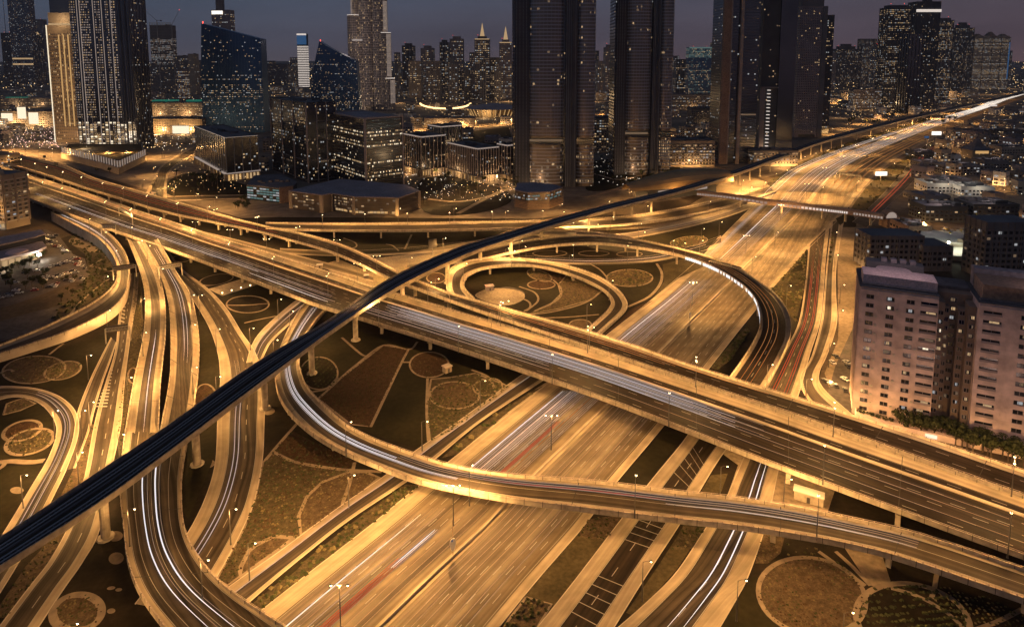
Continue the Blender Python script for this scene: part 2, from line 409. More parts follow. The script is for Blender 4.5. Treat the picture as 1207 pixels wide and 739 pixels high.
# --- ground highway
SV = [742, 683, 617, 571, 508, 453, 393, 348, 300, 262, 240, 222, 197, 173, 142, 127, 117, 106]
SL = [280, 355, 440, 496, 575, 645, 718, 775, 830, 868, 890, 905, 938, 1000, 1098, 1149, 1172, 1215]
SR = [585, 633, 690, 724, 777, 821, 868, 905, 946, 985, 1003, 1017, 1042, 1080, 1143, 1180, 1207, 1240]
SV = [800] + SV; SL = [206] + SL; SR = [538] + SR
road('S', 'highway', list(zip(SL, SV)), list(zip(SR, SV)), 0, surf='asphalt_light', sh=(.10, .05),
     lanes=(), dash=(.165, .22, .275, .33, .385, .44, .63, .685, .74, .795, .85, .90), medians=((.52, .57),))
road('V', 'service_road', [(640, 425), (600, 453), (543, 495), (488, 533), (455, 560), (400, 598), (330, 650), (270, 692), (180, 760)],
     [(668, 430), (625, 458), (566, 497), (516, 538), (478, 568), (412, 612), (345, 665), (290, 712), (240, 755)], 0, surf='asphalt', sh=(.32, .12))
road('Q', 'service_road', [(836, 480), (812, 512), (800, 528), (763, 573), (720, 629), (675, 688), (620, 757)],
     [(876, 505), (855, 530), (840, 552), (822, 582), (798, 622), (760, 680), (712, 757)], 0, surf='asphalt_dark', sh=(.28, .22), dash=(.5,))
road('Hr', 'slip_road', [(890, 505), (878, 538), (866, 565), (855, 590), (833, 622), (800, 672), (765, 708), (715, 752)],
     [(925, 520), (917, 553), (913, 572), (908, 595), (898, 632), (882, 677), (868, 705), (838, 756)], 0, surf='asphalt', sh=(.16, .26), lanes=(), dash=(.5,))
road('W', 'slip_road', [(953, 290), (951, 318), (949, 340), (942, 380), (925, 415), (903, 455), (880, 500)],
     [(978, 266), (973, 308), (970, 345), (966, 380), (955, 415), (940, 467), (925, 500)], 0, surf='asphalt', sh=(.06, .2), dash=(.42,))
road('W2', 'access_road', [(980, 262), (975, 310), (972, 345), (968, 380), (957, 420), (944, 445), (952, 470), (985, 500)],
     [(995, 258), (986, 310), (985, 345), (986, 380), (976, 415), (965, 441), (971, 459), (1005, 490)], 0, surf='asphalt', sh=(.1, .35))
road('K', 'slip_road', [(600, 301), (640, 303), (700, 306), (766, 302), (810, 292), (850, 278)], [(600, 307), (655, 311), (700, 312), (766, 309), (815, 299), (850, 290)], 0, surf='asphalt', sh=(.2, .3))
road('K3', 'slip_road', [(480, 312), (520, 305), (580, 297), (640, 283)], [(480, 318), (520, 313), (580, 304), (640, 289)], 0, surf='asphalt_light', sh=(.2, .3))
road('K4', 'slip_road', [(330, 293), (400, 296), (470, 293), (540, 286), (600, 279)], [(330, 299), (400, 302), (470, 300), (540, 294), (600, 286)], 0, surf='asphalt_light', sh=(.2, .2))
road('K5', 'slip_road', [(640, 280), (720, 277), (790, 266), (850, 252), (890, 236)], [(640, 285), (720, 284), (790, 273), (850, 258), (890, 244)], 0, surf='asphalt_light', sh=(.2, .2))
road('N', 'slip_road', [(362, 343), (352, 352), (330, 370), (308, 391), (297, 408), (291, 428)], [(382, 348), (372, 358), (352, 373), (335, 388), (318, 405), (308, 425)], 0, surf='asphalt', sh=(.3, .1))
road('J', 'slip_road', [(178, 288), (200, 320), (222, 345), (240, 373), (250, 393), (258, 420), (260, 445), (259, 470), (257, 495), (255, 541), (246, 578), (228, 618), (200, 660), (160, 712)],
     [(192, 285), (212, 315), (245, 341), (266, 363), (285, 393), (300, 415), (310, 445), (312, 470), (311, 495), (309, 540), (300, 588), (288, 618), (262, 668), (225, 725)],
     0, surf='asphalt', sh=(.24, .14), dash=(.62,))
road('F2', 'slip_road', [(147, 322), (143, 352), (140, 380), (136, 415), (124, 455), (112, 500), (101, 560), (83, 616), (60, 660), (33, 695), (-10, 752)],
     [(163, 322), (161, 352), (156, 380), (151, 415), (146, 455), (142, 500), (132, 548), (118, 621), (98, 660), (73, 696), (36, 752)], 0, surf='asphalt', sh=(.12, .25), dash=(.5,))
road('F3', 'slip_road', [(131, 398), (119, 422), (107, 447), (93, 483), (86, 520), (72, 556)], [(137, 404), (130, 425), (121, 450), (111, 483), (104, 510), (88, 552)], 0, surf='asphalt', sh=(.15, .1))
road('LL', 'slip_road', [(-60, 470), (-10, 457), (20, 456), (45, 459), (70, 468), (88, 485), (92, 510), (80, 548), (61, 588), (35, 640), (5, 690), (-30, 745)],
     [(-60, 490), (-10, 474), (15, 468), (35, 470), (52, 479), (65, 496), (67, 513), (57, 541), (35, 578), (5, 628), (-25, 672), (-60, 720)], 0, surf='asphalt', sh=(.14, .2), lanes=(.5,))
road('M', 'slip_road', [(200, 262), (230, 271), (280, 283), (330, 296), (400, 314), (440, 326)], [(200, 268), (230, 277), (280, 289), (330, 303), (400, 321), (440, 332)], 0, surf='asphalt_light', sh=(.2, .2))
road('OLD', 'side_road', [(1005, 262), (1030, 240), (1060, 208), (1085, 178), (1120, 160)], [(1022, 268), (1045, 245), (1078, 212), (1102, 182), (1140, 162)], 0, surf='asphalt_lot', sh=(0, 0))
road('UP', 'city_road', [(170, 232), (182, 210), (190, 196), (215, 180), (240, 168)], [(196, 236), (197, 212), (203, 200), (226, 184), (250, 171)], 0, surf='asphalt', sh=(.15, .15))
road('UP2', 'city_road', [(195, 232), (230, 231), (290, 230)], [(198, 238), (230, 236), (290, 234)], 0, surf='asphalt', sh=(.15, .15))

# --- elevated roads
road('T', 'curved_overpass', [(-60, 163), (0, 178), (67, 192), (107, 208), (143, 219), (200, 235), (266, 254), (313, 266), (358, 275), (400, 287), (433, 301), (471, 320), (500, 333), (528, 344), (565, 354), (600, 364), (666, 382), (733, 402), (800, 425), (866, 446), (933, 466), (1034, 497), (1103, 519), (1171, 542), (1240, 565)],
     [(-60, 173), (0, 190), (60, 208), (100, 221), (133, 231), (190, 248), (250, 261), (300, 271), (341, 282), (380, 293), (412, 305), (450, 323), (480, 335), (515, 348), (552, 361), (590, 374), (655, 395), (722, 417), (790, 439), (855, 461), (925, 484), (1022, 517), (1090, 541), (1160, 566), (1240, 594)],
     ZF, 'long far overpass of the interchange, dark asphalt with red streaks, merging beside the main flyover', surf='asphalt_dark', elev=True, sh=(.18, .10), dash=(.38, .66))
road('MF', 'main_flyover', [(-60, 171), (33, 205), (83, 221), (125, 235), (166, 249), (200, 260), (250, 277), (300, 292), (350, 308), (400, 324), (438, 337), (470, 346), (500, 355), (550, 370), (600, 384), (700, 413), (800, 445), (900, 478), (1000, 513), (1103, 548), (1240, 596)],
     [(-60, 199), (30, 232), (66, 246), (100, 259), (145, 275), (185, 288), (233, 305), (283, 324), (330, 342), (375, 359), (415, 371), (450, 382), (483, 392), (533, 408), (600, 430), (700, 464), (800, 502), (900, 541), (1000, 578), (1096, 613), (1240, 665)],
     ZF, 'widest flyover, two dark carriageways with a pale streaked lane band, crossing upper left to right', cat='flyover', surf='asphalt_dark', elev=True,
     sh=(.17, .045), dash=(.235, .46, .56, .66, .77, .88), medians=((.31, .35),), fascia=2.2, pier_gap=36)
road('Cv', 'straight_overpass', [(313, 262), (400, 263), (500, 262), (600, 260), (680, 258), (740, 254), (800, 245), (860, 231), (905, 217)],
     [(313, 269), (400, 271), (500, 271), (600, 269), (680, 267), (740, 264), (800, 256), (860, 243), (915, 226)], [7.5, 7.5, 7.5, 7, 6, 4, 2.5, 1.2, .6],
     'straight overpass running level in front of the glass podium building', surf='asphalt', elev=True, sh=(.22, .2), pier_gap=40)
road('E', 'curved_flyover', [(545, 300), (600, 287), (650, 279), (700, 277), (750, 282), (800, 292), (833, 301), (866, 313), (891, 328), (916, 348), (930, 370), (932, 393), (926, 410), (914, 434), (895, 465)],
     [(545, 310), (603, 297), (650, 289), (700, 286), (750, 291), (800, 300), (838, 313), (868, 330), (887, 347), (895, 366), (895, 385), (889, 400), (877, 420), (862, 441), (845, 465)],
     [3, 5, 7, 8, 8, 8, 8, 8, 8, 7.5, 6, 4.5, 3, 1.6, .6], 'curved flyover bending over the highway, with a lit band along its near edge', cat='flyover', surf='asphalt_dark', elev=True, sh=(.14, .10), dash=(.5,))
road('E1', 'ramp', [(625, 270), (661, 271), (700, 273), (745, 280)], [(625, 275), (661, 276), (700, 279), (745, 286)], [7, 7.6, 8, 8], 'short narrow ramp joining the curved flyover behind the elevated railway', cat='ramp', surf='asphalt', elev=True, sh=(.2, .2), par=(True, False))
road('Lr', 'loop_ramp', [(530, 350), (526, 335), (530, 318), (545, 309), (570, 304), (600, 303), (633, 306), (666, 312), (700, 323), (725, 338), (738, 353), (738, 363), (722, 379), (696, 402)],
     [(560, 352), (548, 339), (549, 327), (556, 321), (572, 315), (600, 312), (633, 313), (663, 320), (690, 330), (711, 341), (720, 353), (717, 364), (704, 377), (678, 400)],
     [7.5, 7.2, 7, 6.8, 6.5, 6, 5.5, 4.8, 4, 3, 2.2, 1.5, .9, .5], 'loop ramp circling the round planted garden beyond the main flyover', cat='ramp', surf='asphalt_dark', elev=True, sh=(.3, .22), lanes=())
road('X1', 'ramp', [(150, 280), (160, 305), (168, 330), (171, 360), (169, 393), (163, 422), (156, 455), (147, 508)], [(165, 284), (181, 310), (191, 335), (195, 360), (195, 393), (192, 422), (189, 455), (187, 508)],
     [7.5, 7.5, 7, 6.5, 6, 6, 6, 6], 'left one of the two ramps separated by a narrow dark slot', cat='ramp', surf='asphalt', elev=True, sh=(.28, .25), posts=False, piers='none')
road('X2', 'ramp', [(166, 284), (182, 310), (193, 335), (199, 360), (201, 393), (201, 415), (199, 450), (188, 508)], [(186, 281), (207, 318), (224, 345), (232, 375), (235, 405), (234, 435), (230, 465), (223, 508)],
     [7.5, 7.5, 7, 6.5, 6, 6, 6, 6], 'ramp carrying a bright pair of white light streaks, right of the narrow dark slot', cat='ramp', surf='asphalt', elev=True, sh=(.22, .22), posts=False, piers='none')
road('X3', 'ramp', [(147, 506), (145, 522), (142, 550), (141, 580), (145, 618), (150, 658), (166, 699), (205, 752)], [(223, 506), (220, 522), (216, 545), (214, 570), (217, 616), (233, 653), (270, 693), (358, 752)],
     [6, 6.2, 6.4, 6.6, 7, 7, 7, 7], 'wide curving ramp with two thick white light streaks at the bottom left', cat='ramp', surf='asphalt', elev=True, sh=(.10, .06), lanes=(.22, .5, .78), posts=True)
road('F', 'ramp', [(60, 250), (93, 268), (116, 281), (132, 300), (138, 318), (133, 337), (108, 357), (67, 378), (33, 393), (-30, 418)], [(88, 256), (122, 270), (143, 290), (152, 310), (152, 327), (146, 348), (126, 368), (90, 386), (55, 399), (-30, 426)],
     [7.5, 7.5, 7.5, 7, 6.5, 6, 5, 4.5, 4, 3.5], 'ramp on a pale retaining wall bending round to the left edge', cat='ramp', surf='asphalt', elev=True, sh=(.3, .1), wall=True)
road('Pr', 'long_curved_ramp', [(398, 343), (386, 362), (372, 378), (358, 400), (353, 423), (356, 441), (366, 460), (400, 493), (433, 513), (483, 532), (533, 547), (600, 558), (700, 566), (800, 578), (866, 585), (933, 595), (1000, 609), (1086, 629), (1240, 680)],
     [(372, 343), (355, 362), (341, 385), (330, 410), (324, 433), (326, 457), (337, 480), (362, 505), (397, 527), (445, 548), (500, 567), (590, 585), (690, 598), (800, 611), (866, 618), (933, 628), (1000, 640), (1075, 660), (1240, 716)],
     [.8, .8, 1.2, 2, 3, 4, 5, 6.2, 7, 7.3, 7.5, 7.5, 7.5, 7.5, 7.5, 7.5, 7.5, 7.5, 7.5], 'long curving ramp sweeping beneath the railway, then over the highway to the lower right', cat='ramp', surf='asphalt', elev=True, sh=(.13, .20), lanes=(.45,), parh=1.0)

# --- elevated railway
MFz = 17.0
MFAR = [(-60, 668), (0, 632), (110, 559), (200, 499), (300, 428), (383, 379), (450, 333), (500, 308), (550, 288), (600, 273), (666, 254), (733, 237), (788, 224), (830, 212), (860, 202), (916, 182), (960, 166), (1000, 155), (1069, 138), (1148, 121), (1207, 108)]
MNEAR = [(-60, 703), (10, 660), (122, 588), (212, 522), (316, 444), (400, 383), (462, 342), (510, 317), (558, 296), (606, 280), (670, 260), (736, 242), (791, 228.5), (832, 217), (863, 206.5), (919, 186), (963, 169.5), (1003, 158), (1071, 140.6), (1149, 123), (1208, 109.6)]
mr_root = road('RAIL', 'elevated_railway', MFAR, MNEAR, MFz, 'dark elevated railway running diagonally above all the roads on pale piers', cat='railway', surf='track', elev=True, sh=(0, 0), joints=False, fascia=2.4, piers='none', posts=False, parh=1.2)
L, R = ROADS['RAIL']; base = np.array(mr_root.location)
for t in (.22, .34, .66, .78):
    m = MB(); A = lerp(L, R, t) - base; n = (R - L); n[:, 2] = 0; n /= np.linalg.norm(n, axis=1)[:, None]
    wall_strip(m, A - n * .12, n, .24, .02, .32); m.build('rail', 'rail', mr_root)
cl_ = (L + R) / 2 - base; sl_ = np.concatenate([[0], np.cumsum(np.linalg.norm(np.diff(cl_, axis=0), axis=1))]); m = MB(); nn_ = (R - L); nn_[:, 2] = 0; ww_ = np.linalg.norm(nn_, axis=1); nn_ = nn_ / ww_[:, None]
for x_ in np.arange(2, min(sl_[-1], 900), 1.6):
    i_ = max(min(np.searchsorted(sl_, x_) - 1, len(cl_) - 2), 0); k_ = (x_ - sl_[i_]) / (sl_[i_ + 1] - sl_[i_]); q_ = cl_[i_] + (cl_[i_ + 1] - cl_[i_]) * k_; rz_ = math.atan2(nn_[i_][1], nn_[i_][0])
    for o_ in (-.22, .22): m.box(q_[0] + nn_[i_][0] * ww_[i_] * o_, q_[1] + nn_[i_][1] * ww_[i_] * o_, q_[2] + .01, q_[2] + .12, 2.5, .3, rz_)
m.build('sleeper', 'sleeper', mr_root, 'stuff')
for t_ in (.07, .93): m = MB(); A = lerp(L, R, t_) - base; wall_strip(m, A, nn_, .35, .02, .5); m.build('cable_trough', 'wall_grey', mr_root)
m = MB()
for x_ in np.arange(3, sl_[-1], 4.0):
    i_ = max(min(np.searchsorted(sl_, x_) - 1, len(cl_) - 2), 0); k_ = (x_ - sl_[i_]) / (sl_[i_ + 1] - sl_[i_])
    for E_, s_ in ((L, 1), (R, -1)): q_ = E_[i_] + (E_[i_ + 1] - E_[i_]) * k_ - base; m.box(q_[0] + nn_[i_][0] * s_ * .5, q_[1] + nn_[i_][1] * s_ * .5, q_[2], q_[2] + 1.28, .35, .22, math.atan2(nn_[i_][1], nn_[i_][0]))
m.build('parapet_rib', 'roof_mauve', mr_root, 'stuff')
n = nn_
m = MB(); A = lerp(L, R, .47) - base; wall_strip(m, A, n, .6, .02, .55); m.build('walkway', 'wall_grey', mr_root)
def rail_at(x=None, px=None):
    cl = (L + R) / 2; best = min(range(len(cl)), key=lambda i: abs(proj(*cl[i])[0] - px)); i = min(best, len(cl) - 2)
    # refine
    a, b = cl[max(i - 1, 0)], cl[i + 1]; ua, ub = proj(*a)[0], proj(*b)[0]; k = (px - ua) / (ub - ua); return a + (b - a) * k, (b - a) / np.linalg.norm(b - a)
for u in [128 - 8, 229, 310, 366, 418, 474, 527, 566, 602, 638, 694, 724, 745, 768, 872, 884, 896, 908, 920, 932, 944, 956, 968, 980, 992, 1010, 1026, 1042, 1058, 1075, 1095, 1115]:
    c, d = rail_at(px=u); rz = math.atan2(d[1], d[0]); big = u < 640
    x0, y0 = c[0] - base[0], c[1] - base[1]; zt = MFz - 2.4 - base[2]
    m = MB(); r = 1.35 if big else 1.0
    m.cyl(x0, y0, -base[2] - .3, zt - 2.0, r, r, 12); 
    vs = []; co, si = cos(rz), sin(rz)
    m.cyl(x0, y0, zt - 2.0, zt + .1, r, r * 1.9, 12)
    m.cyl(x0, y0, -base[2] - .3, -base[2] + .5, r * 2.0, r * 1.8, 10)
    m.build('pier', 'concrete', mr_root)
build_piers()

# --- light trails: streaks of light left over the lanes
tcount = {}
def trail(key, t, f0, f1, w, mt, label, group, t_end=None, z=.65, name='light_trail'):
    L, R = ROADS[key]; n = len(L)
    i0, i1 = int(f0 * (n - 1)), int(f1 * (n - 1)); idx = np.arange(i0, i1 + 1)
    if len(idx) < 2: return
    te = t if t_end is None else t_end
    tt = np.linspace(t, te, len(idx))[:, None]
    A = L[idx] + (R[idx] - L[idx]) * tt; nn = R[idx] - L[idx]; nn[:, 2] = 0; nn /= np.linalg.norm(nn, axis=1)[:, None]
    m = MB(); o = A[0].copy(); q = A - o
    sp_ = np.linspace(0, 1, len(A)); ww = w / 2 * np.clip(np.minimum(sp_, 1 - sp_) / .22, .12, 1) if len(A) > 4 else np.full(len(A), w / 2)
    vs, fs = [], []
    for i in range(len(q)):
        a, b = q[i] - nn[i] * ww[i], q[i] + nn[i] * ww[i]
        vs += [(a[0], a[1], a[2] + z), (b[0], b[1], b[2] + z), (b[0], b[1], b[2] + z + .12), (a[0], a[1], a[2] + z + .12)]
    for i in range(len(q) - 1):
        for j in range(4): k = (j + 1) % 4; fs.append((4 * i + j, 4 * i + k, 4 * i + 4 + k, 4 * i + 4 + j))
    m.add(vs, fs); ob = m.build(name, mt); ob.location = o
    tag(ob, label, 'light trail', group)
def vf(key, v):            # fraction along road where its left edge has image row v
    L, R = ROADS[key]; pv = [proj(*p)[1] for p in (L + R) / 2]; return min(range(len(pv)), key=lambda i: abs(pv[i] - v)) / (len(pv) - 1)
def uf(key, u):
    L, R = ROADS[key]; pv = [proj(*p)[0] for p in (L + R) / 2]; return min(range(len(pv)), key=lambda i: abs(pv[i] - u)) / (len(pv) - 1)
S_lab = 'thin headlight streak on the highway just beyond the curving ramp'
gS = 'headlight streaks on the highway'
trail('S', .185, vf('S', 780), vf('S', 610), .34, 'trail_white', 'long bright white streak on the highway in front of the curving ramp', None)
trail('S', .27, vf('S', 780), vf('S', 600), .12, 'trail_lilac', 'thinner pale streak running beside the long bright one in front of the curving ramp', None)
for t, m_, w in ((.17, 'trail_white', .42), (.182, 'trail_lilac', .12), (.20, 'trail_lilac', .16), (.213, 'trail_faint', .1), (.225, 'trail_glow', .36), (.24, 'trail_lilac', .12), (.25, 'trail_lilac', .16), (.265, 'trail_pale', .1), (.28, 'trail_lilac', .28), (.295, 'trail_faint', .12), (.31, 'trail_faint', .18), (.33, 'trail_lilac', .1), (.345, 'trail_faint', .16), (.385, 'trail_faint', .1), (.40, 'trail_orange', .16), (.415, 'trail_faint', .1), (.43, 'trail_faint', .22), (.445, 'trail_faint', .1), (.46, 'trail_faint', .16)):
    trail('S', t, vf('S', 560), vf('S', 462), w, m_, S_lab, gS)
for t_, w_ in ((.352, .14), (.362, .32), (.373, .2)): trail('S', t_, vf('S', 570), vf('S', 500), w_, 'trail_red', 'red tail-light streak on the highway just beyond the curving ramp', 'red streaks beyond the ramp')
for t_, w_ in ((.318, .16), (.33, .34), (.342, .2), (.352, .12)): trail('S', t_, vf('S', 780), vf('S', 655), w_, 'trail_red', 'red tail-light streak on the near highway at the bottom edge', 'red streaks at the bottom edge')
for t_, w_, m_ in ((.325, .14, 'trail_faint'), (.335, .34, 'trail_white'), (.345, .2, 'trail_glow'), (.355, .12, 'trail_faint')): trail('S', t_, vf('S', 672 - 300 * abs(t_ - .335)), vf('S', 624 + 300 * abs(t_ - .335)), w_, m_, 'short glowing streak beside the banner on the near highway', 'short glowing streaks')
for t, m_, w in ((.12, 'trail_faint', .14), (.13, 'trail_lilac', .2), (.145, 'trail_faint', .12), (.16, 'trail_white', .42), (.175, 'trail_lilac', .14), (.19, 'trail_lilac', .26), (.205, 'trail_pale', .12), (.23, 'trail_faint', .2), (.245, 'trail_faint', .12), (.26, 'trail_lilac', .3), (.28, 'trail_faint', .14), (.30, 'trail_faint', .24), (.315, 'trail_lilac', .12), (.33, 'trail_lilac', .22), (.35, 'trail_faint', .12), (.37, 'trail_faint', .2), (.42, 'trail_faint', .16)):
    trail('S', t, vf('S', 410), vf('S', 335), w, m_, 'thin pale streak on the highway between the main flyover and the curved flyover', 'headlight streaks beyond the main flyover', t_end=t + .02)
for t, m_, w in ((.22, 'trail_white', .6), (.235, 'trail_faint', .2), (.25, 'trail_lilac', .3), (.28, 'trail_faint', .2), (.31, 'trail_lilac', .3), (.335, 'trail_faint', .2), (.36, 'trail_faint', .3), (.38, 'trail_faint', .2), (.40, 'trail_lilac', .25), (.05, 'trail_lilac', .3), (.065, 'trail_pale', .2), (.08, 'trail_lilac', .3), (.095, 'trail_faint', .2)):
    trail('S', t, vf('S', 305), vf('S', 232), w, m_, 'pale streak on the highway between the curved flyover and the lit footbridge', 'headlight streaks by the footbridge', t_end=t + .04)
for i, t in enumerate(np.linspace(.03, .56, 24)):
    if .16 < t < .22: continue
    trail('S', t, vf('S', 240 - 8 * (i % 3)), vf('S', 108), (.3, .7, .45)[i % 3], ['trail_white', 'trail_faint', 'trail_glow', 'trail_faint'][i % 4], 'bright white streak on the far highway beyond the footbridge', 'white streaks on the far highway', z=.8)
for i, t in enumerate(np.linspace(.12, .50, 7)):
    trail('S', t, vf('S', 140), vf('S', 106), 2.6, 'trail_hot', 'brightest broad streak where the far highway meets the horizon', 'broad far streaks', z=1.2)
for t in (.66, .74, .82, .9):
    trail('S', t, vf('S', 232), vf('S', 112), .9, 'trail_orange', 'dim orange streak on the far carriageway of the highway', 'orange streaks on the far highway')
for t in (.60, .64, .67, .71, .76, .8, .84, .88):
    trail('S', t, vf('S', 780), vf('S', 470), .08, 'trail_faint', 'faint streak on the right carriageway of the highway under the flyovers', 'faint streaks on the right carriageway')
for t in (.14, .21, .235, .30, .36, .41, .45, .48):
    trail('S', t, vf('S', 780), vf('S', 600), .07, 'trail_faint', 'hair-thin warm streak on the near left carriageway', 'hair-thin streaks on the near left carriageway')
for t in (.5, .63, .80):
    trail('MF', t, uf('MF', 700), uf('MF', 1190), .06, 'trail_faint', 'hair-thin warm streak on the right half of the main flyover', 'hair-thin streaks on the flyover')
gm = 'pale streaks along the main flyover'
for i, t in enumerate(np.linspace(.36, .62, 15)):
    f1 = uf('MF', 880 + 90 * ((i * 7) % 5) / 5 - 60)
    trail('MF', t + random.uniform(-.004, .004), uf('MF', 455 + 8 * (i % 4)), f1, random.choice((.12, .18, .26, .34)), ('trail_lilac', 'trail_lilac', 'trail_faint', 'trail_lilac', 'trail_pale')[i % 5], 'pale streak in the lane band of the main flyover right of the railway', gm)
for i, t in enumerate((.66, .72, .80)):
    trail('MF', t, uf('MF', 420), uf('MF', 640), .2, 'trail_lilac', 'pale streak in the lane band of the main flyover right of the railway', gm)
for t, a_, b_, m_ in ((.72, 38, 310, 'trail_white'), (.76, 45, 260, 'trail_lilac'), (.60, 60, 300, 'trail_lilac'), (.84, 300, 395, 'trail_white'), (.66, 180, 395, 'trail_lilac'), (.70, 250, 395, 'trail_faint'), (.55, 200, 395, 'trail_faint'), (.78, 320, 400, 'trail_lilac')):
    trail('MF', t, uf('MF', a_), uf('MF', b_), .35, m_, 'white streak on the near side of the main flyover left of the railway', 'white streaks left of the railway')
for t, a_, b_ in ((.10, 30, 190), (.16, 30, 300), (.24, 100, 320), (.3, 160, 400)):
    trail('MF', t, uf('MF', a_), uf('MF', b_), .4, 'trail_red' if t < .2 else 'trail_orange', 'reddish streak on the far side of the main flyover left of the railway', 'reddish streaks left of the railway')
for t, a_, b_ in ((.35, 20, 300), (.5, 60, 280), (.62, 100, 330)):
    trail('T', t, uf('T', a_), uf('T', b_), .4, 'trail_red' if t != .5 else 'trail_orange', 'reddish streak on the far overpass left of the railway', 'reddish streaks on the far overpass')
for t, a_, b_ in ((.42, 560, 800), (.55, 600, 780), (.3, 640, 900)):
    trail('T', t, uf('T', a_), uf('T', b_), .3, 'trail_orange', 'reddish streak on the far overpass right of the railway', 'reddish streaks right of the railway')
trail('X3', .36, 0.12, 1, .36, 'trail_white', 'left one of the two thick white streaks on the bottom-left ramp', None, t_end=.36)
trail('X3', .56, 0.1, 1, .44, 'trail_white', 'right one of the two thick white streaks on the bottom-left ramp', None, t_end=.58)
trail('X3', .63, 0.1, 1, .1, 'trail_faint', 'faintest line right of the thick streaks on the bottom-left ramp', None)
trail('X3', .44, 0.3, 1, .1, 'trail_faint', 'faint line between the two thick streaks on the bottom-left ramp', None)
for t in (.48, .6):
    trail('X2', t, .05, .72, .26, 'trail_white', 'white streak of the pair on the ramp left of the tree pit', 'pair of white streaks')
trail('X1', .55, .55, 1, .26, 'trail_white', 'single white streak beside the narrow dark slot', None)
for t in (.43, .47, .52): trail('F', t, .0, .38, .2, 'trail_white', 'white streak on the ramp bending to the left edge', 'streaks on the left ramp')
for t in (.38, .47): trail('J', t, .42, 1, .28, 'trail_lilac', 'white streak on the slip road right of the bottom-left ramp', 'streaks on the slip road')
for t in (.4, .62): trail('LL', t, .3, .95, .28, 'trail_lilac', 'white streak on the loop road at the left edge', 'streaks on the loop road')
for t in (.40, .44, .52, .56, .6): trail('Pr', t, .06, .58 if t > .45 else .5, .17, 'trail_white' if t != .6 else 'trail_lilac', 'white streak on the bend of the long curving ramp', 'white streaks on the curving ramp')
for t in (.22, .3, .38): trail('Pr', t, .5, .95, .25, 'trail_faint', 'warm streak along the straight part of the long curving ramp', 'warm streaks on the curving ramp')
trail('Pr', .5, .72, .95, .35, 'trail_lilac', 'bluish white streak at the right end of the long curving ramp', None)
trail('Pr', .36, .60, .72, .4, 'trail_red', 'short red streak on the long curving ramp right of the tall lamp', None)
for t in (.50, .66): trail('Hr', t, .12, 1, .34, 'trail_white', 'white streak of the pair on the slip road at the bottom right of centre', 'pair of streaks on the slip road')
trail('V', .42, 0, 1, .22, 'trail_lilac', 'thin pale streak on the service road left of the highway', None)
for t in (.25, .33, .6, .68): trail('W', t, .05, .95, .3, 'trail_red', 'red streak on the slip road beside the sandy lot', 'red streaks on the slip road')
for t in (.4, .55, .7): trail('E', t, .45, 1, .3, 'trail_orange', 'orange streak on the bend of the curved flyover', 'orange streaks on the curved flyover')
for t in (.3, .6): trail('N', t, 0, 1, .3, 'trail_lilac', 'pale streak on the slip road passing under the main flyover', 'streaks under the main flyover')
trail('K', .5, .15, .9, .4, 'trail_glow', 'pale streak on the slip road beyond the loop ramp', None)
for t in (.3, .6): trail('K5', t, .1, .9, .5, 'trail_faint', 'warm streak on the slip road leading to the footbridge', 'streaks towards the footbridge')
for t in (.4, .6): trail('OLD', t, .1, .9, .8, 'trail_red', 'red streak on the side road by the old quarter', 'streaks by the old quarter')
# ------------------------------------------------------------------ ground patches and gardens (all flat on the ground, each 4 mm or more above the last)
pz = [.012]
def patch(name, pts, mt, smooth=False, kind='structure', label=None):
    pz[0] += .0012
    w = [P(*p, 0)[:2] for p in pts]
    if smooth:
        q = np.array(w + w[:1]); q = np.vstack([q[-2], q, q[1]]); o = []
        for i in range(1, len(q) - 2):
            for j in range(5):
                t = j / 5; a, b, c, d = q[i - 1], q[i], q[i + 1], q[i + 2]
                o.append(tuple(.5 * ((2 * b) + (-a + c) * t + (2 * a - 5 * b + 4 * c - d) * t * t + (-a + 3 * b - 3 * c + d) * t ** 3)))
        w = o
    m = MB(); m.add([(x, y, pz[0]) for x, y in w], [tuple(range(len(w)))])
    o = m.build(name, mt); tag(o, kind=kind)
    me = o.data
    if me.polygons[0].normal.z < 0: me.flip_normals()
    return w
def ell(cx, cy, rx, ry, rot=0, n=40):
    r = radians(rot); return [(cx + rx * cos(2 * pi * i / n) * cos(r) - ry * sin(2 * pi * i / n) * sin(r), cy + rx * cos(2 * pi * i / n) * sin(r) + ry * sin(2 * pi * i / n) * cos(r)) for i in range(n)]
def kerb(w, closed=True, wd=.9, hz=.10, name='garden_kerb'):
    q = np.array([(x, y, 0.0) for x, y in (w + w[:1] if closed else w)])
    d = np.gradient(q, axis=0); n = np.stack([-d[:, 1], d[:, 0], 0 * d[:, 0]], 1); n /= np.maximum(np.linalg.norm(n, axis=1), 1e-6)[:, None]
    m = MB(); pz[0] += .0008; wall_strip(m, q - n * wd / 2, n, wd, -.2, hz + pz[0]); tag(m.build(name, 'path'), kind='structure')
def path(pts, wd=1.3):
    pts = [P(*p, 0) for p in pts]; q = crom(pts, 5) if len(pts) > 2 else np.array(pts)
    kerb([tuple(p[:2]) for p in q], False, wd, .07, 'garden_path')
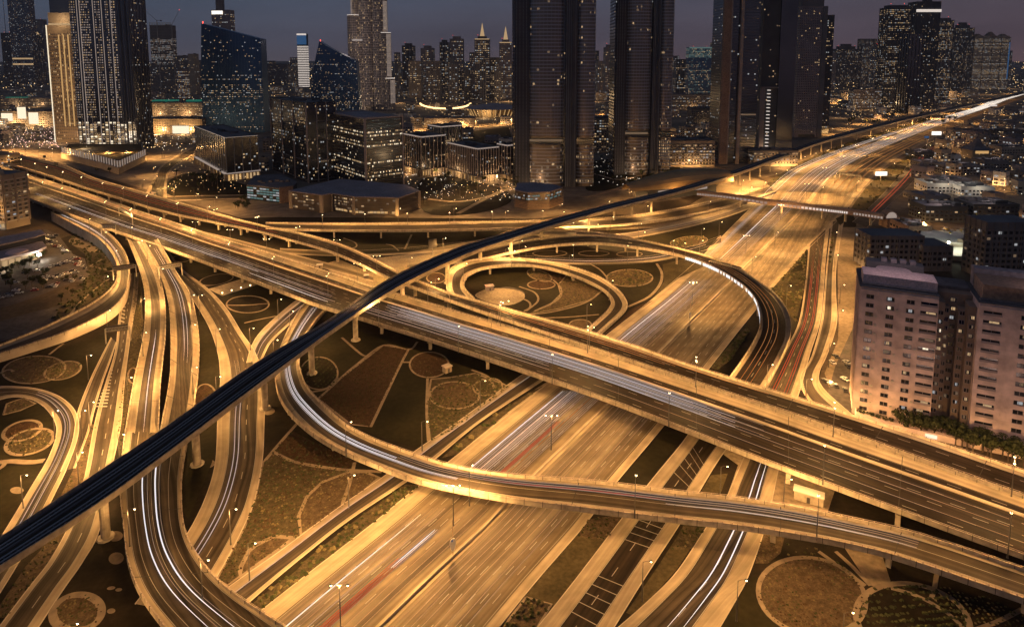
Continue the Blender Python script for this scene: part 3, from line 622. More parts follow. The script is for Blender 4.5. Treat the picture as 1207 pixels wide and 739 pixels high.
def shrubs(w, dens, size, mt, name='shrub_bed', rows=None, jitter=1.0, label=None):
    if dens > .3: dens *= 1.6; size *= .72
    if rows and dens > .3: rows = (rows[0], rows[1] * .8)
    xs = [p[0] for p in w]; ys = [p[1] for p in w]; x0, x1, y0, y1 = min(xs), max(xs), min(ys), max(ys)
    vs, fs = [], []; n = int((x1 - x0) * (y1 - y0) * dens); pts = []
    if rows is None:
        X = rng.uniform(x0, x1, n); Y = rng.uniform(y0, y1, n)
    else:
        ang, gap = rows; step = 1 / (dens * gap); D = max(x1 - x0, y1 - y0) * .75; cx_, cy_ = (x0 + x1) / 2, (y0 + y1) / 2
        A, B = np.meshgrid(np.arange(-D, D, step), np.arange(-D, D, gap)); A = A.ravel() + rng.uniform(-.3, .3, A.size) * step; B = B.ravel() + rng.uniform(-.12, .12, B.size) * gap
        X = cx_ + A * cos(ang) - B * sin(ang); Y = cy_ + A * sin(ang) + B * cos(ang)
    # clumpy: drop plants where a slow wave field is low
    k = rng.uniform(.05, .12, 4); ph = rng.uniform(0, 6, 4)
    fld = np.sin(X * k[0] + ph[0]) * np.sin(Y * k[1] + ph[1]) + .6 * np.sin((X + Y) * k[2] * 2.1 + ph[2])
    keep = rng.uniform(0, 1, X.size) < .72 + .35 * fld
    for x, y in zip(X[keep], Y[keep]):
        if inpoly(x, y, w): pts.append((x, y))
    for x, y in pts:
        s = size * rng.uniform(.55, 1.35); h = s * rng.uniform(.7, 1.3); a = rng.uniform(0, pi); o = len(vs)
        ca, sa = cos(a), sin(a)
        for (p, q, z) in ((1, .1, .25), (.1, .9, .35), (-.9, 0, .2), (0, -1, .3)):
            vs.append((x + s * (p * ca - q * sa), y + s * (p * sa + q * ca), h * z))
        vs.append((x + s * rng.uniform(-.3, .3), y + s * rng.uniform(-.3, .3), h))
        vs += [(x + .5 * s * ca, y + .5 * s * sa, 0), (x - .5 * s * ca, y - .5 * s * sa, 0)]
        fs += [(o, o + 1, o + 4), (o + 1, o + 2, o + 4), (o + 2, o + 3, o + 4), (o + 3, o, o + 4), (o, o + 5, o + 1), (o + 2, o + 6, o + 3), (o, o + 3, o + 5), (o + 1, o + 6, o + 2)]
    if not vs: return
    me = bpy.data.meshes.new(name); me.from_pydata(vs, [], fs)
    mts = mt if isinstance(mt, (list, tuple)) else [mt]
    for k in mts: me.materials.append(MAT[k])
    if len(mts) > 1: me.polygons.foreach_set('material_index', np.repeat(rng.integers(0, len(mts), len(fs) // 8), 8))
    ob = bpy.data.objects.new(name, me); C.objects.link(ob); ob['kind'] = 'stuff'
    if label: ob['label'] = label

patch('city_paving', [(-700, 200), (-300, 110), (-60, 100), (1300, 100), (1300, 300), (1030, 300), (1000, 250), (940, 200), (800, 235), (600, 262), (300, 262), (60, 190), (-100, 175), (-400, 260)], 'city_paving')
# soil under the whole interchange
patch('soil', [(-150, 300), (60, 285), (130, 262), (330, 256), (620, 258), (800, 250), (880, 225), (985, 215), (1010, 262), (975, 400), (960, 480), (1220, 560), (1500, 760), (1400, 830), (-400, 830), (-300, 500)], 'soil')
patch('sand_lot', [(978, 268), (1018, 268), (1022, 300), (1010, 350), (1003, 400), (1002, 470), (985, 480), (972, 440), (988, 400), (987, 300)], 'sand')
patch('asphalt_lot', [(1006, 385), (1012, 340), (1026, 300), (1016, 420), (1004, 490), (975, 465), (985, 430)], 'asphalt_lot')
patch('paving', [(862, 202), (905, 215), (880, 245), (800, 268), (700, 272), (600, 296), (520, 312), (470, 330), (430, 306), (480, 300), (560, 285), (600, 272), (700, 262), (800, 250), (840, 225)], 'paving')
patch('paving', [(430, 318), (470, 332), (440, 346), (400, 330), (380, 312), (400, 306)], 'paving')
patch('paving', [(800, 470), (850, 500), (935, 540), (915, 560), (905, 600), (855, 590), (870, 548), (820, 512), (780, 500), (765, 490)], 'paving')
patch('sand', [(918, 548), (985, 575), (975, 605), (905, 598)], 'sand')
patch('paving', [(626, 462), (660, 440), (690, 452), (640, 490), (590, 510), (560, 540), (530, 545), (575, 500)], 'paving')
patch('paving', [(480, 572), (520, 570), (505, 585), (470, 590)], 'paving')
patch('grass', [(330, 398), (400, 385), (470, 402), (545, 412), (600, 434), (640, 452), (600, 462), (545, 500), (500, 530), (440, 512), (400, 492), (368, 462), (354, 440), (356, 415)], 'grass')
w = patch('planting_bed', [(452, 407), (482, 412), (470, 434), (452, 470), (437, 503), (413, 500), (375, 470), (400, 447)], 'bed_brown'); kerb(w); shrubs(w, .9, .42, ['leaf_brown', 'leaf_brown', 'leaf'])
w = patch('planting_bed', ell(506, 430, 23, 15), 'bed_brown'); kerb(w); shrubs(w, .35, .5, ['leaf_dry', 'leaf'], rows=(.9, 1.6))
w = patch('planting_bed', [(508, 447), (530, 445), (560, 440), (592, 452), (600, 456), (570, 480), (545, 500), (507, 520), (503, 480)], 'bed_green'); kerb(w); shrubs(w, .42, .75, ['leaf', 'leaf_dry', 'leaf'])
w = patch('planting_bed', ell(536, 466, 29, 16), 'bed_tan'); kerb(w, wd=1.0); shrubs(w, .2, .45, ['leaf_dry', 'leaf_brown'])
w = patch('planting_bed', ell(575, 456, 17, 10, -8), 'bed_green'); kerb(w, wd=.8); shrubs(w, .4, .8, ['leaf', 'leaf_dry'])
w = patch('planting_bed', ell(376, 440, 22, 19), 'soil'); kerb(w, wd=.8); shrubs(w, .3, .6, 'leaf', rows=(1.35, 2.4))
for q in ([(482, 411), (470, 434), (437, 503)], [(403, 398), (425, 417), (433, 420)], [(475, 427), (484, 427)], [(504, 446), (503, 482), (505, 520)], [(400, 447), (420, 430), (452, 407), (482, 412), (492, 403)], [(375, 470), (392, 455), (400, 447)], [(368, 462), (385, 458), (398, 445)], [(556, 436), (575, 444), (582, 456), (584, 462)]): path(q, 1.2)
w = patch('planting_bed', [(322, 532), (345, 508), (372, 522), (420, 545), (410, 556), (400, 553), (350, 545)], 'bed_brown'); shrubs(w, .45, .6, ['leaf_brown', 'leaf'])
w = patch('planting_bed', [(321, 533), (350, 545), (400, 553), (412, 556), (380, 568), (362, 585), (352, 608), (355, 632), (346, 634), (325, 632), (293, 648), (282, 672), (283, 679), (268, 690), (255, 683), (288, 622), (300, 590), (310, 545)], 'bed_green'); kerb(w, wd=.8); shrubs(w, .8, .62, ['leaf', 'leaf', 'leaf_brown', 'leaf_dry'])
w = patch('planting_bed', [(410, 557), (380, 568), (362, 585), (352, 608), (355, 630), (383, 612), (425, 582), (447, 563), (430, 556)], 'bed_tan'); kerb(w, wd=1.2); shrubs(w, .6, .5, ['leaf_dry', 'leaf_brown'])
w = patch('planting_bed', [(346, 634), (325, 632), (305, 640), (293, 650), (284, 668), (284, 679), (300, 668), (330, 647)], 'bed_tan'); kerb(w, wd=1.4); shrubs(w, .6, .5, ['leaf_dry', 'leaf_brown', 'leaf'])
for q in ([(313, 542), (330, 522), (352, 497)], [(321, 532), (350, 545), (400, 553), (450, 556)], [(418, 545), (412, 570), (405, 590), (404, 597)]): path(q, 1.3)
# strip of bushes between service road and highway
w = patch('grass', [(420, 612), (478, 571), (496, 572), (440, 616), (355, 682), (306, 720), (292, 716), (350, 668)], 'bed_green'); shrubs(w, .55, 1.1, ['leaf', 'leaf', 'leaf_dry'])
w = patch('grass', ell(340, 672, 23, 6, -38), 'grass')
w = patch('grass', [(560, 505), (625, 462), (640, 455), (600, 485), (540, 535), (520, 540)], 'bed_green'); shrubs(w, .15, 1.2, ['leaf', 'leaf_dry'])
# between highway and side roads
patch('grass', [(782, 508), (805, 512), (760, 575), (728, 570)], 'grass'); patch('grass', [(690, 618), (733, 612), (714, 640), (640, 745), (590, 745), (626, 690)], 'grass_dry')
w = patch('planting_bed', [(694, 612), (736, 606), (714, 637), (680, 632)], 'bed_tan'); shrubs(w, .5, .7, ['leaf', 'leaf_dry'])
w = patch('planting_bed', [(620, 704), (650, 712), (630, 745), (590, 745), (600, 730)], 'bed_tan'); kerb(w, wd=.7); shrubs(w, .5, .9, ['leaf', 'leaf_dry', 'leaf'])
patch('grass', [(838, 560), (858, 558), (850, 580), (822, 586)], 'grass_dry'); patch('grass', [(806, 620), (831, 620), (797, 672), (748, 726), (738, 722), (775, 668)], 'grass_dry')
w = patch('planting_bed', [(808, 614), (833, 617), (820, 646), (792, 648)], 'bed_green'); shrubs(w, .6, .7, ['leaf', 'leaf_dry', 'leaf'])
# lower right gardens
w = patch('planting_bed', [(898, 628), (925, 632), (920, 652), (905, 664), (890, 664)], 'bed_tan'); shrubs(w, .5, .5, ['leaf_dry', 'leaf'], rows=(1.4, 1.3))
w = patch('planting_bed', [(925, 640), (985, 650), (1020, 690), (960, 660), (925, 655)], 'soil'); shrubs(w, .3, .5, ['leaf_dry', 'leaf'])
patch('grass', [(886, 680), (892, 678), (905, 715), (930, 745), (845, 745), (868, 705)], 'grass')
w = patch('planting_bed', ell(957, 703, 64, 45, 12), 'bed_tan'); kerb(w, wd=1.3); shrubs(w, .85, .5, ['leaf_brown', 'leaf_dry', 'leaf', 'leaf_brown'], rows=(.06, 1.25))
patch('bare_soil', [(995, 645), (1040, 655), (1052, 692), (1025, 690)], 'sand')
w = patch('planting_bed', ell(1076, 732, 68, 43, 12), 'soil'); kerb(w, wd=1.6); shrubs(w, .45, .8, ['leaf', 'leaf'], rows=(.06, 2.6))
w = patch('planting_bed', [(1105, 690), (1170, 705), (1230, 740), (1210, 770), (1160, 745), (1100, 715)], 'soil'); shrubs(w, .35, .6, ['leaf_dry', 'leaf'], rows=(1.5, 1.6))
for q in ([(1098, 705), (1102, 690), (1104, 678), (1108, 670)], [(1020, 690), (990, 668), (965, 650)], [(1026, 690), (1005, 668), (985, 650)], [(1150, 742), (1175, 733), (1205, 718)], [(1097, 710), (1120, 725), (1140, 745)], [(1050, 693), (1075, 700), (1097, 710)]): path(q, 1.2)
# lower left
w = patch('planting_bed', ell(91, 722, 29, 21, -8), 'bed_tan'); kerb(w, wd=2.0); shrubs(w, .7, .5, ['leaf_dry', 'leaf_brown', 'leaf'])
for c in ((137, 658, 9, 7), (131, 693, 5, 2), (140, 695, 4, 2), (136, 632, 9, 6), (244, 547, 10, 5), (317, 485, 7, 4), (131, 720, 5, 3)): patch('bare_soil', ell(*c, -10, 12), 'sand', True)
w = patch('planting_bed', [(72, 622), (80, 618), (66, 650), (40, 685), (8, 728), (-10, 728), (-2, 716), (30, 668)], 'bed_tan'); shrubs(w, .5, .6, ['leaf_dry', 'leaf'])
w = patch('planting_bed', [(108, 500), (115, 500), (103, 545), (99, 575), (80, 590), (70, 588), (88, 550)], 'bed_tan'); shrubs(w, .25, .5, ['leaf_dry', 'leaf'])
patch('grass', [(-60, 440), (0, 440), (70, 415), (123, 393), (130, 397), (108, 445), (90, 482), (62, 458), (0, 453), (-60, 455)], 'grass')
w = patch('planting_bed', ell(40, 436, 37, 16, -5), 'bed_tan'); kerb(w); shrubs(w, .45, .6, ['leaf_dry', 'leaf_brown', 'leaf'])
w = patch('planting_bed', ell(74, 437, 22, 10, -14), 'bed_tan'); kerb(w); shrubs(w, .45, .7, ['leaf_dry', 'leaf'])
patch('grass', [(-40, 500), (0, 484), (36, 470), (52, 480), (64, 496), (66, 512), (56, 541), (-40, 545)], 'grass'); patch('grass', [(-60, 552), (48, 548), (34, 578), (5, 626), (-60, 660)], 'grass')
w = patch('planting_bed', [(4, 489), (8, 476), (28, 469), (42, 476), (24, 484)], 'bed_tan'); kerb(w, wd=.8); shrubs(w, .5, .6, ['leaf_dry', 'leaf'])
w = patch('planting_bed', ell(26, 508, 23, 11, -16), 'bed_brown'); kerb(w, wd=1.3); shrubs(w, .5, .5, ['leaf_brown'])
w = patch('planting_bed', ell(35, 521, 29, 14, -16), 'bed_green'); kerb(w, wd=1.3); shrubs(w, .5, .7, ['leaf_dry', 'leaf'])
path([(-20, 548), (10, 544), (35, 545), (52, 543)], 2.5); path([(-20, 560), (0, 552), (6, 546)], 1.5); path([(0, 440), (10, 436), (16, 438)], 1.2); path([(58, 418), (68, 410), (75, 405)], 1.0)
patch('sand', ell(20, 578, 8, 4), 'sand', True)
# between left ramps
patch('grass', [(205, 378), (238, 372), (250, 395), (257, 425), (259, 455), (256, 500), (250, 545), (222, 612), (214, 600), (216, 545), (226, 495), (234, 440)], 'grass')
w = patch('planting_bed', ell(242, 470, 13, 17), 'bed_brown'); kerb(w, wd=.8); shrubs(w, .6, .5, ['leaf_brown', 'leaf'])
w = patch('planting_bed', [(158, 325), (166, 325), (169, 380), (165, 410), (155, 455), (147, 500), (141, 545), (136, 500), (148, 440), (155, 400)], 'bed_green'); shrubs(w, .5, .6, ['leaf_dry', 'leaf'])
w = patch('planting_bed', ell(157, 443, 6, 9), 'bed_brown'); kerb(w, wd=.8)
# upper left garden by the ramp
w = patch('planting_bed', [(88, 276), (112, 283), (132, 303), (138, 322), (132, 338), (105, 357), (66, 378), (60, 382), (68, 360), (84, 350), (96, 330), (104, 318), (100, 300), (80, 285)], 'bed_green'); shrubs(w, .10, 1.2, ['leaf', 'leaf'])
patch('sand', ell(98, 287, 17, 6, 10), 'sand', True); patch('sand', ell(111, 294, 9, 4), 'sand', True)
for q in ([(106, 314), (120, 306), (129, 300)], [(106, 314), (120, 317), (134, 320)], [(80, 374), (98, 353), (120, 335), (135, 325)], [(80, 374), (70, 375), (64, 372)]): path(q, 1.2)
patch('parking_lot', [(-120, 345), (-20, 315), (40, 290), (52, 270), (68, 276), (86, 300), (100, 305), (106, 325), (90, 345), (70, 362), (60, 385), (33, 393), (-20, 410), (-120, 440)], 'asphalt_lot')
patch('sand', [(-120, 420), (-40, 372), (20, 358), (88, 333), (96, 340), (76, 358), (40, 368), (-20, 385)], 'ground', True)
# under the left part of the main flyover
patch('grass', [(200, 300), (260, 320), (330, 350), (345, 362), (310, 388), (293, 404), (280, 380), (256, 345), (235, 325)], 'grass')
w = patch('planting_bed', ell(292, 359, 25, 10), 'soil'); kerb(w, wd=.9); w = patch('planting_bed', ell(214, 305, 10, 4), 'soil'); kerb(w, wd=.8)
w = patch('planting_bed', ell(255, 330, 20, 6, -10), 'soil'); kerb(w, wd=.8)
patch('underpass_roof', [(245, 341), (285, 329), (303, 336), (262, 349)], 'paving'); path([(268, 360), (290, 360), (316, 358)], 1.0); path([(288, 381), (305, 377), (325, 373)], 1.0)
# around the loop ramp
patch('grass', [(560, 345), (549, 334), (556, 323), (575, 316), (633, 314), (690, 332), (710, 345), (716, 362), (690, 388), (600, 364)], 'grass')
w = patch('planting_bed', [(671, 321), (690, 330), (712, 342), (695, 354), (660, 364), (622, 371), (648, 360), (661, 347), (658, 336)], 'bed_tan'); kerb(w, wd=1.0); shrubs(w, .35, .8, ['leaf_dry', 'leaf_dry', 'leaf'])
w = patch('planting_bed', [(628, 315), (668, 320), (662, 332), (645, 331)], 'bed_brown'); shrubs(w, .3, .6, 'leaf_brown')
w = patch('planting_bed', ell(636, 325, 15, 6, 18), 'bed_tan'); kerb(w, wd=1.0); shrubs(w, .35, .8, ['leaf_dry', 'leaf'])
w = patch('planting_bed', ell(638, 336, 16, 5), 'bed_brown'); kerb(w, wd=1.0); shrubs(w, .3, .7, 'leaf_brown')
patch('paving', ell(603, 345, 16, 6, 10), 'asphalt_lot', True); patch('paving', [(560, 348), (580, 340), (612, 343), (618, 352), (600, 360), (575, 356)], 'paving', True)
path([(612, 338), (630, 345), (634, 355), (620, 367)], 1.3); path([(605, 349), (622, 355), (625, 362), (618, 367)], 1.3); path([(712, 341), (690, 357), (650, 368), (620, 371)], 1.3); path([(652, 330), (661, 340), (658, 353), (630, 367)], 1.3); path([(642, 375), (670, 374), (706, 371)], 1.0)
w = patch('planting_bed', ell(684, 383, 13, 6), 'bed_tan'); kerb(w, wd=.8)
patch('grass', [(668, 312), (775, 309), (781, 330), (765, 352), (740, 364), (740, 352), (726, 336), (700, 321)], 'grass')
w = patch('planting_bed', ell(742, 328, 27, 10), 'bed_tan'); kerb(w, wd=1.2); shrubs(w, .3, 1.0, ['leaf_dry', 'leaf_dry', 'leaf'])
path([(774, 311), (780, 322), (778, 335), (765, 350), (740, 362)], 1.8); path([(695, 311), (707, 318), (716, 328)], 1.2)
patch('grass', [(781, 312), (815, 303), (835, 312), (800, 328), (770, 352), (783, 332)], 'grass_dry'); patch('soil', [(706, 400), (742, 366), (770, 354), (716, 392)], 'bed_brown')
patch('grass', [(600, 303), (650, 292), (716, 290), (792, 302), (700, 308)], 'soil')
for c in ((648, 299, 20, 3.5), (742, 300, 15, 3), (700, 299, 18, 3)): w = patch('planting_bed', ell(*c), 'soil'); kerb(w, wd=.8)
patch('grass', [(744, 281), (790, 272), (838, 262), (872, 258), (850, 276), (828, 300), (790, 290)], 'grass')
w = patch('planting_bed', ell(812, 285, 22, 6, -6), 'bed_tan'); kerb(w, wd=.8); shrubs(w, .2, 1.0, ['leaf_dry', 'leaf'])
patch('grass', [(320, 275), (400, 282), (560, 279), (600, 276), (560, 284), (480, 298), (420, 300)], 'grass')
path([(485, 277), (480, 288), (477, 294)], 1.6); path([(405, 281), (418, 286), (420, 291), (412, 294)], 1.2); path([(455, 288), (463, 290), (470, 296)], 1.2)
for c in ((514, 328, 11, 6),): w = patch('planting_bed', ell(*c), 'bed_brown'); kerb(w, wd=.8)
# right of the highway
w = patch('grass', [(951, 295), (949, 336), (938, 380), (915, 355), (908, 343)], 'grass_dry'); shrubs(w, .22, 1.0, ['leaf', 'leaf_dry'])
patch('grass', [(951, 297), (949, 318), (932, 322), (938, 312)], 'grass')
w = patch('planting_bed', [(880, 386), (884, 390), (862, 424), (846, 436), (838, 434), (850, 418)], 'bed_green'); shrubs(w, .5, 1.1, 'leaf')
w = patch('grass', [(1003, 246), (1020, 222), (1046, 198), (1098, 168), (1108, 172), (1078, 192), (1056, 215), (1022, 250)], 'grass_dry'); shrubs(w, .02, 1.6, ['leaf', 'leaf_dry'])
w = patch('grass', [(985, 258), (1005, 248), (1010, 252), (990, 266)], 'grass')
w = patch('grass', [(905, 215), (940, 193), (1000, 168), (1096, 139), (1096, 143), (1000, 175), (940, 199), (908, 221)], 'grass_dry'); shrubs(w, .02, 1.5, 'leaf')
patch('grass', [(690, 196), (715, 188), (790, 190), (800, 205), (770, 216), (700, 226), (690, 215)], 'grass', True); patch('grass', [(495, 214), (530, 208), (590, 222), (602, 238), (560, 252), (500, 250)], 'soil', True)
patch('grass', [(196, 228), (204, 210), (235, 205), (300, 222), (285, 232), (240, 236)], 'grass', True); patch('grass', [(470, 165), (600, 150), (605, 170), (560, 176), (480, 182)], 'grass')
for q in ([(505, 235), (540, 238), (575, 232), (602, 222)], [(540, 252), (562, 240), (590, 225), (604, 212)], [(690, 232), (730, 222), (775, 205)], [(700, 205), (730, 212), (760, 205), (770, 196)], [(120, 182), (150, 186), (176, 180), (205, 170)]): path(q, 5)
# extra paint: crossing bars on the side road, chevrons, hatching at the toll-like lines
def bars(key, fr, t0, t1, wd=.35, mt='paint', fr2=None):
    L, R = ROADS[key]; m = MB()
    for f, g_ in zip(fr, fr2 or fr):
        i = int(f * (len(L) - 2)); k = f * (len(L) - 2) - i
        a = L[i] + (L[i + 1] - L[i]) * k; b = R[i] + (R[i + 1] - R[i]) * k; p, q = a + (b - a) * t0, a + (b - a) * t1
        if fr2: j = int(g_ * (len(L) - 2)); k2 = g_ * (len(L) - 2) - j; c_ = L[j] + (L[j + 1] - L[j]) * k2; e_ = R[j] + (R[j + 1] - R[j]) * k2; q = c_ + (e_ - c_) * t1
        d = L[i + 1] - L[i]; d = d / np.linalg.norm(d) * wd / 2
        m.add([(v[0], v[1], v[2] + .045) for v in (p - d, q - d, q + d, p + d)], [(0, 1, 2, 3)])
    tag(m.build('road_marking', mt), kind='structure')
def vf2(key, v):
    L, R = ROADS[key]; c = (L + R) / 2; pv = [proj(*p)[1] for p in c]
    for i in range(len(pv) - 1):
        if (pv[i] - v) * (pv[i + 1] - v) <= 0: return (i + (v - pv[i]) / (pv[i + 1] - pv[i])) / (len(pv) - 2)
    return 0
QV = (532, 538, 545, 552, 560, 612, 619, 626, 634, 677, 687, 697, 708, 720); bars('Q', [vf2('Q', v) for v in QV], .30, .77, wd=.25, fr2=[vf2('Q', v + 9 + (v - 530) * .045) for v in QV])
def chevrons(apex, b0, b1, n, mt='paint', z=.135):
    m = MB()
    for i in range(1, n):
        k = i / n; k2 = k + .35 / n; pts = []
        for kk in (k, k2): pts.append((apex[0] + (b0[0] - apex[0]) * kk, apex[1] + (b0[1] - apex[1]) * kk)); pts.append((apex[0] + (b1[0] - apex[0]) * kk, apex[1] + (b1[1] - apex[1]) * kk))
        a, b, c, d = [P(*p, z) for p in pts]; m.add([a, b, d, c], [(0, 1, 2, 3)])
    tag(m.build('chevron_marking', mt), kind='structure')
chevrons((134, 428), (112, 482), (126, 482), 14, z=.30); chevrons((149, 348), (138, 385), (146, 388), 9, z=.30); chevrons((945, 445), (940, 460), (950, 462), 7, z=.30)
# ------------------------------------------------------------------ street lamps
def lamp_mesh(kind, h):
    r = empty('street_lamp')
    m = MB(); m.cyl(0, 0, 0, .5, .28, .24, 8); m.cyl(0, 0, .5, h, .20, .09, 8); pole = m.build('pole', 'steel', r)
    parts = [pole]
    sides = {'double': (-1, 1), 'single': (1,), 'ring': (-1, 1)}[kind]
    for s in sides:
        m = MB(); m.bar((0, 0, h - .1), (s * 1.0, 0, h + .25), .06, 5); m.bar((s * 1.0, 0, h + .25), (s * 1.9, 0, h + .32), .05, 5); parts.append(m.build('arm', 'steel', r))
        m = MB(); m.box(s * 2.2, 0, h + .24, h + .46, .9, .36, 0, 0, .8); hs = m.build('lamp_housing', 'steel', r); parts.append(hs)
        m = MB(); m.cyl(s * 2.2, 0, h - .02, h + .24, .22, .30, 8); gl = m.build('lamp_glass', 'lamp_glow', r); gl.parent = hs; reg(hs, gl)
    reg(r, *parts); return r
LD = {}
def optics(d):
    # street-lantern optics: a wide downward throw that lights the road evenly, little light above the lantern
    d.use_nodes = True; n = d.node_tree.nodes; l = d.node_tree.links; em = n['Emission']
    tc = n.new('ShaderNodeTexCoord'); sp = n.new('ShaderNodeSeparateXYZ'); l.new(tc.outputs['Normal'], sp.inputs[0])
    mr = n.new('ShaderNodeMapRange'); mr.inputs['From Min'].default_value = -1; mr.inputs['From Max'].default_value = 1; l.new(sp.outputs['Z'], mr.inputs['Value'])
    fc = n.new('ShaderNodeFloatCurve'); l.new(mr.outputs[0], fc.inputs['Value']); c = fc.mapping.curves[0]
    pts = [(0, .085), (.05, .115), (.10, .165), (.15, .25), (.20, .40), (.25, .62), (.29, .72), (.33, .55), (.40, .24), (.46, .09), (.52, .04), (1, .02)]
    c.points[0].location = pts[0]; c.points[1].location = pts[-1]
    for q in pts[1:-1]: c.points.new(*q)
    fc.mapping.update()
    mu = n.new('ShaderNodeMath'); mu.operation = 'MULTIPLY'; mu.inputs[1].default_value = 6.0; l.new(fc.outputs[0], mu.inputs[0]); l.new(mu.outputs[0], em.inputs['Strength'])
def light_data(w, col=LAMP_COL, r=.5):
    k = (round(w), col, r)
    if k not in LD:
        d = bpy.data.lights.new('lamp_light', 'POINT'); d.energy = w; d.color = col; d.shadow_soft_size = r; LD[k] = d; optics(d)
    return LD[k]
DECKS = []
for k_ in ('T', 'MF', 'Cv', 'E', 'Lr', 'X1', 'X2', 'X3', 'F', 'Pr'):
    L, R = ROADS[k_]; ok = (L[:, 2] > 3.5); i_ = np.where(ok)[0]
    for a_ in range(i_[0], i_[-1], 6):
        b_ = min(a_ + 6, i_[-1]); DECKS.append(([tuple(p[:2]) for p in L[a_:b_ + 1]] + [tuple(p[:2]) for p in R[a_:b_ + 1][::-1]], float(L[(a_ + b_) // 2, 2])))
protos = {}
nlamp = [0]
def lamps(kind, z, h, heads, where, group, w=1.0, rot=0, key=None):
    n = len(heads)
    heads = sorted(heads, key=lambda p: p[0])
    for i, (u, v) in enumerate(heads):
        x, y, _ = P(u, v, z + h)
        z_ = z
        if z < 3:                      # a lamp whose foot would end inside an elevated deck stands on that deck
            for poly_, zd in DECKS:
                if inpoly(x, y, poly_): x, y, _ = P(u, v, zd + h); z_ = zd; break
        if (kind, h) not in protos: r = protos[(kind, h)] = lamp_mesh(kind, h)
        else: r = copy_tree(protos[(kind, h)])
        r.location = (x, y, z_); rz = rot
        if key:
            L, R = ROADS[key]; c = (L + R) / 2; j = int(np.argmin((c[:, 0] - x) ** 2 + (c[:, 1] - y) ** 2)); j = min(j, len(c) - 2); q = R[j] - L[j]; rz = math.atan2(q[1], q[0])
            side = (x - c[j][0]) * q[0] + (y - c[j][1]) * q[1]
            if kind == 'single' and side > 0: rz += pi
        r.rotation_euler = (0, 0, rz)
        o = ORD[i] if i < len(ORD) else ''
        lab = '%s lamp %s' % ({'double': 'double', 'single': 'single'}[kind], where)
        tag(r, lab, 'street lamp', group)
        for s in ((0, 0),):
            lo = bpy.data.objects.new('lamp_light', light_data(LAMP_W * w)); C.objects.link(lo); lo.parent = r
            lo.location = (0 if kind != 'single' else 2.2, 0, h - .35 if kind == 'single' else h - .1)
        nlamp[0] += 1
ORD = ['first', 'second', 'third', 'fourth', 'fifth', 'sixth', 'seventh', 'eighth', 'ninth', 'tenth', 'eleventh', 'twelfth', 'thirteenth', 'fourteenth', 'fifteenth', 'sixteenth', 'seventeenth', 'eighteenth', 'nineteenth', 'twentieth']
lamps('double', ZF, 12, [(10, 184), (25, 188), (41, 193), (55, 197), (74, 203), (96, 209), (121, 216), (145, 222), (173, 231), (209, 240), (254, 247), (303, 256), (351, 268)], 'on the far edge of the long far overpass', 'lamps along the far overpass', .9, key='T')
lamps('double', ZF, 12, [(33, 206), (50, 215), (73, 222), (124, 238), (154, 247), (189, 258), (226, 271), (270, 287), (322, 304), (386, 324)], 'in the middle of the main flyover left of the railway', 'lamps in the middle of the main flyover', 1.0, key='MF')
lamps('single', ZF, 11, [(81, 247), (105, 259), (155, 269), (124, 275), (136, 297)], 'on the near edge of the main flyover at the far left', 'lamps on the near left edge', .9, key='MF')
lamps('double', 0, 13, [(230, 262), (271, 271), (314, 282), (397, 283), (444, 302), (421, 311)], 'on the low road before the far overpass', 'lamps on the low road', .8)
lamps('single', ZF, 12.5, [(446, 358), (540, 387), (651, 421), (789, 467), (972, 530), (1192, 610)], 'on the near edge of the main flyover', 'lamps on the near edge of the main flyover', .7, key='MF')
lamps('double', ZF, 12.5, [(590, 358), (693, 387), (821, 424), (984, 478), (1196, 543)], 'on the strip between far overpass and main flyover', 'lamps between the far overpass and the main flyover', 1.15, key='MF')
lamps('single', 7.5, 12.5, [(407, 500), (553, 553), (749, 566), (965, 590)], 'on the near edge of the long curving ramp', 'lamps on the curving ramp', .8, key='Pr')
lamps('single', ZF, 11, [(380, 253), (430, 252), (480, 251), (530, 250), (580, 249), (640, 248)], 'on the far edge of the straight overpass', 'lamps on the straight overpass', .7, key='Cv')
lamps('double', 0, 14, [(817, 333), (880, 278), (921, 242), (951, 217), (972, 198), (992, 185), (1010, 171), (1028, 163), (1046, 154), (1065, 148)], 'on the median of the highway beyond the flyovers', 'lamps on the highway median', 2.2, key='S')
lamps('double', 0, 14, [(650, 490), (534, 572), (400, 690)], 'on the median of the highway near the curving ramp', 'lamps on the near highway median', 1.7, key='S')
lamps('single', 0, 12, [(1125, 137), (1098, 141), (1080, 142), (1064, 148), (1046, 155), (992, 172), (975, 177), (960, 181), (947, 185), (934, 189), (926, 201), (913, 205), (900, 215), (884, 221)], 'along the railway side of the far highway', 'lamps along the railway side of the highway', 2.0)
lamps('single', 0, 12, [(914, 274), (968, 221), (984, 205), (887, 303)], 'on the far carriageway divider of the highway', 'lamps on the far divider', 1.6)
lamps('single', 0, 12, [(983, 274), (984, 301), (991, 336), (989, 366), (978, 405), (951, 447), (905, 430)], 'beside the slip road and the sandy lot', 'lamps by the sandy lot', 1.0)
lamps('single', 0, 13, [(928, 337), (825, 284), (827, 270), (848, 262)], 'in the green island beside the highway', 'lamps in the green islands', .9)
lamps('single', 0, 12, [(530, 307), (522, 281), (546, 311), (596, 293), (504, 333), (482, 304), (513, 329)], 'among the low roads near the loop ramp', 'lamps near the loop ramp', .7)
lamps('single', 6, 12, [(671, 301), (718, 331), (603, 296)], 'on the loop ramp', 'lamps on the loop ramp', .8)
lamps('single', 0, 12, [(692, 359), (695, 386), (588, 357), (595, 355), (612, 284)], 'in the round planted garden inside the loop ramp', 'lamps inside the loop ramp', .35)
lamps('single', 8, 12, [(620, 292), (676, 290), (740, 291), (794, 285), (808, 288)], 'on the curved flyover', 'lamps on the curved flyover', .8, key='E')
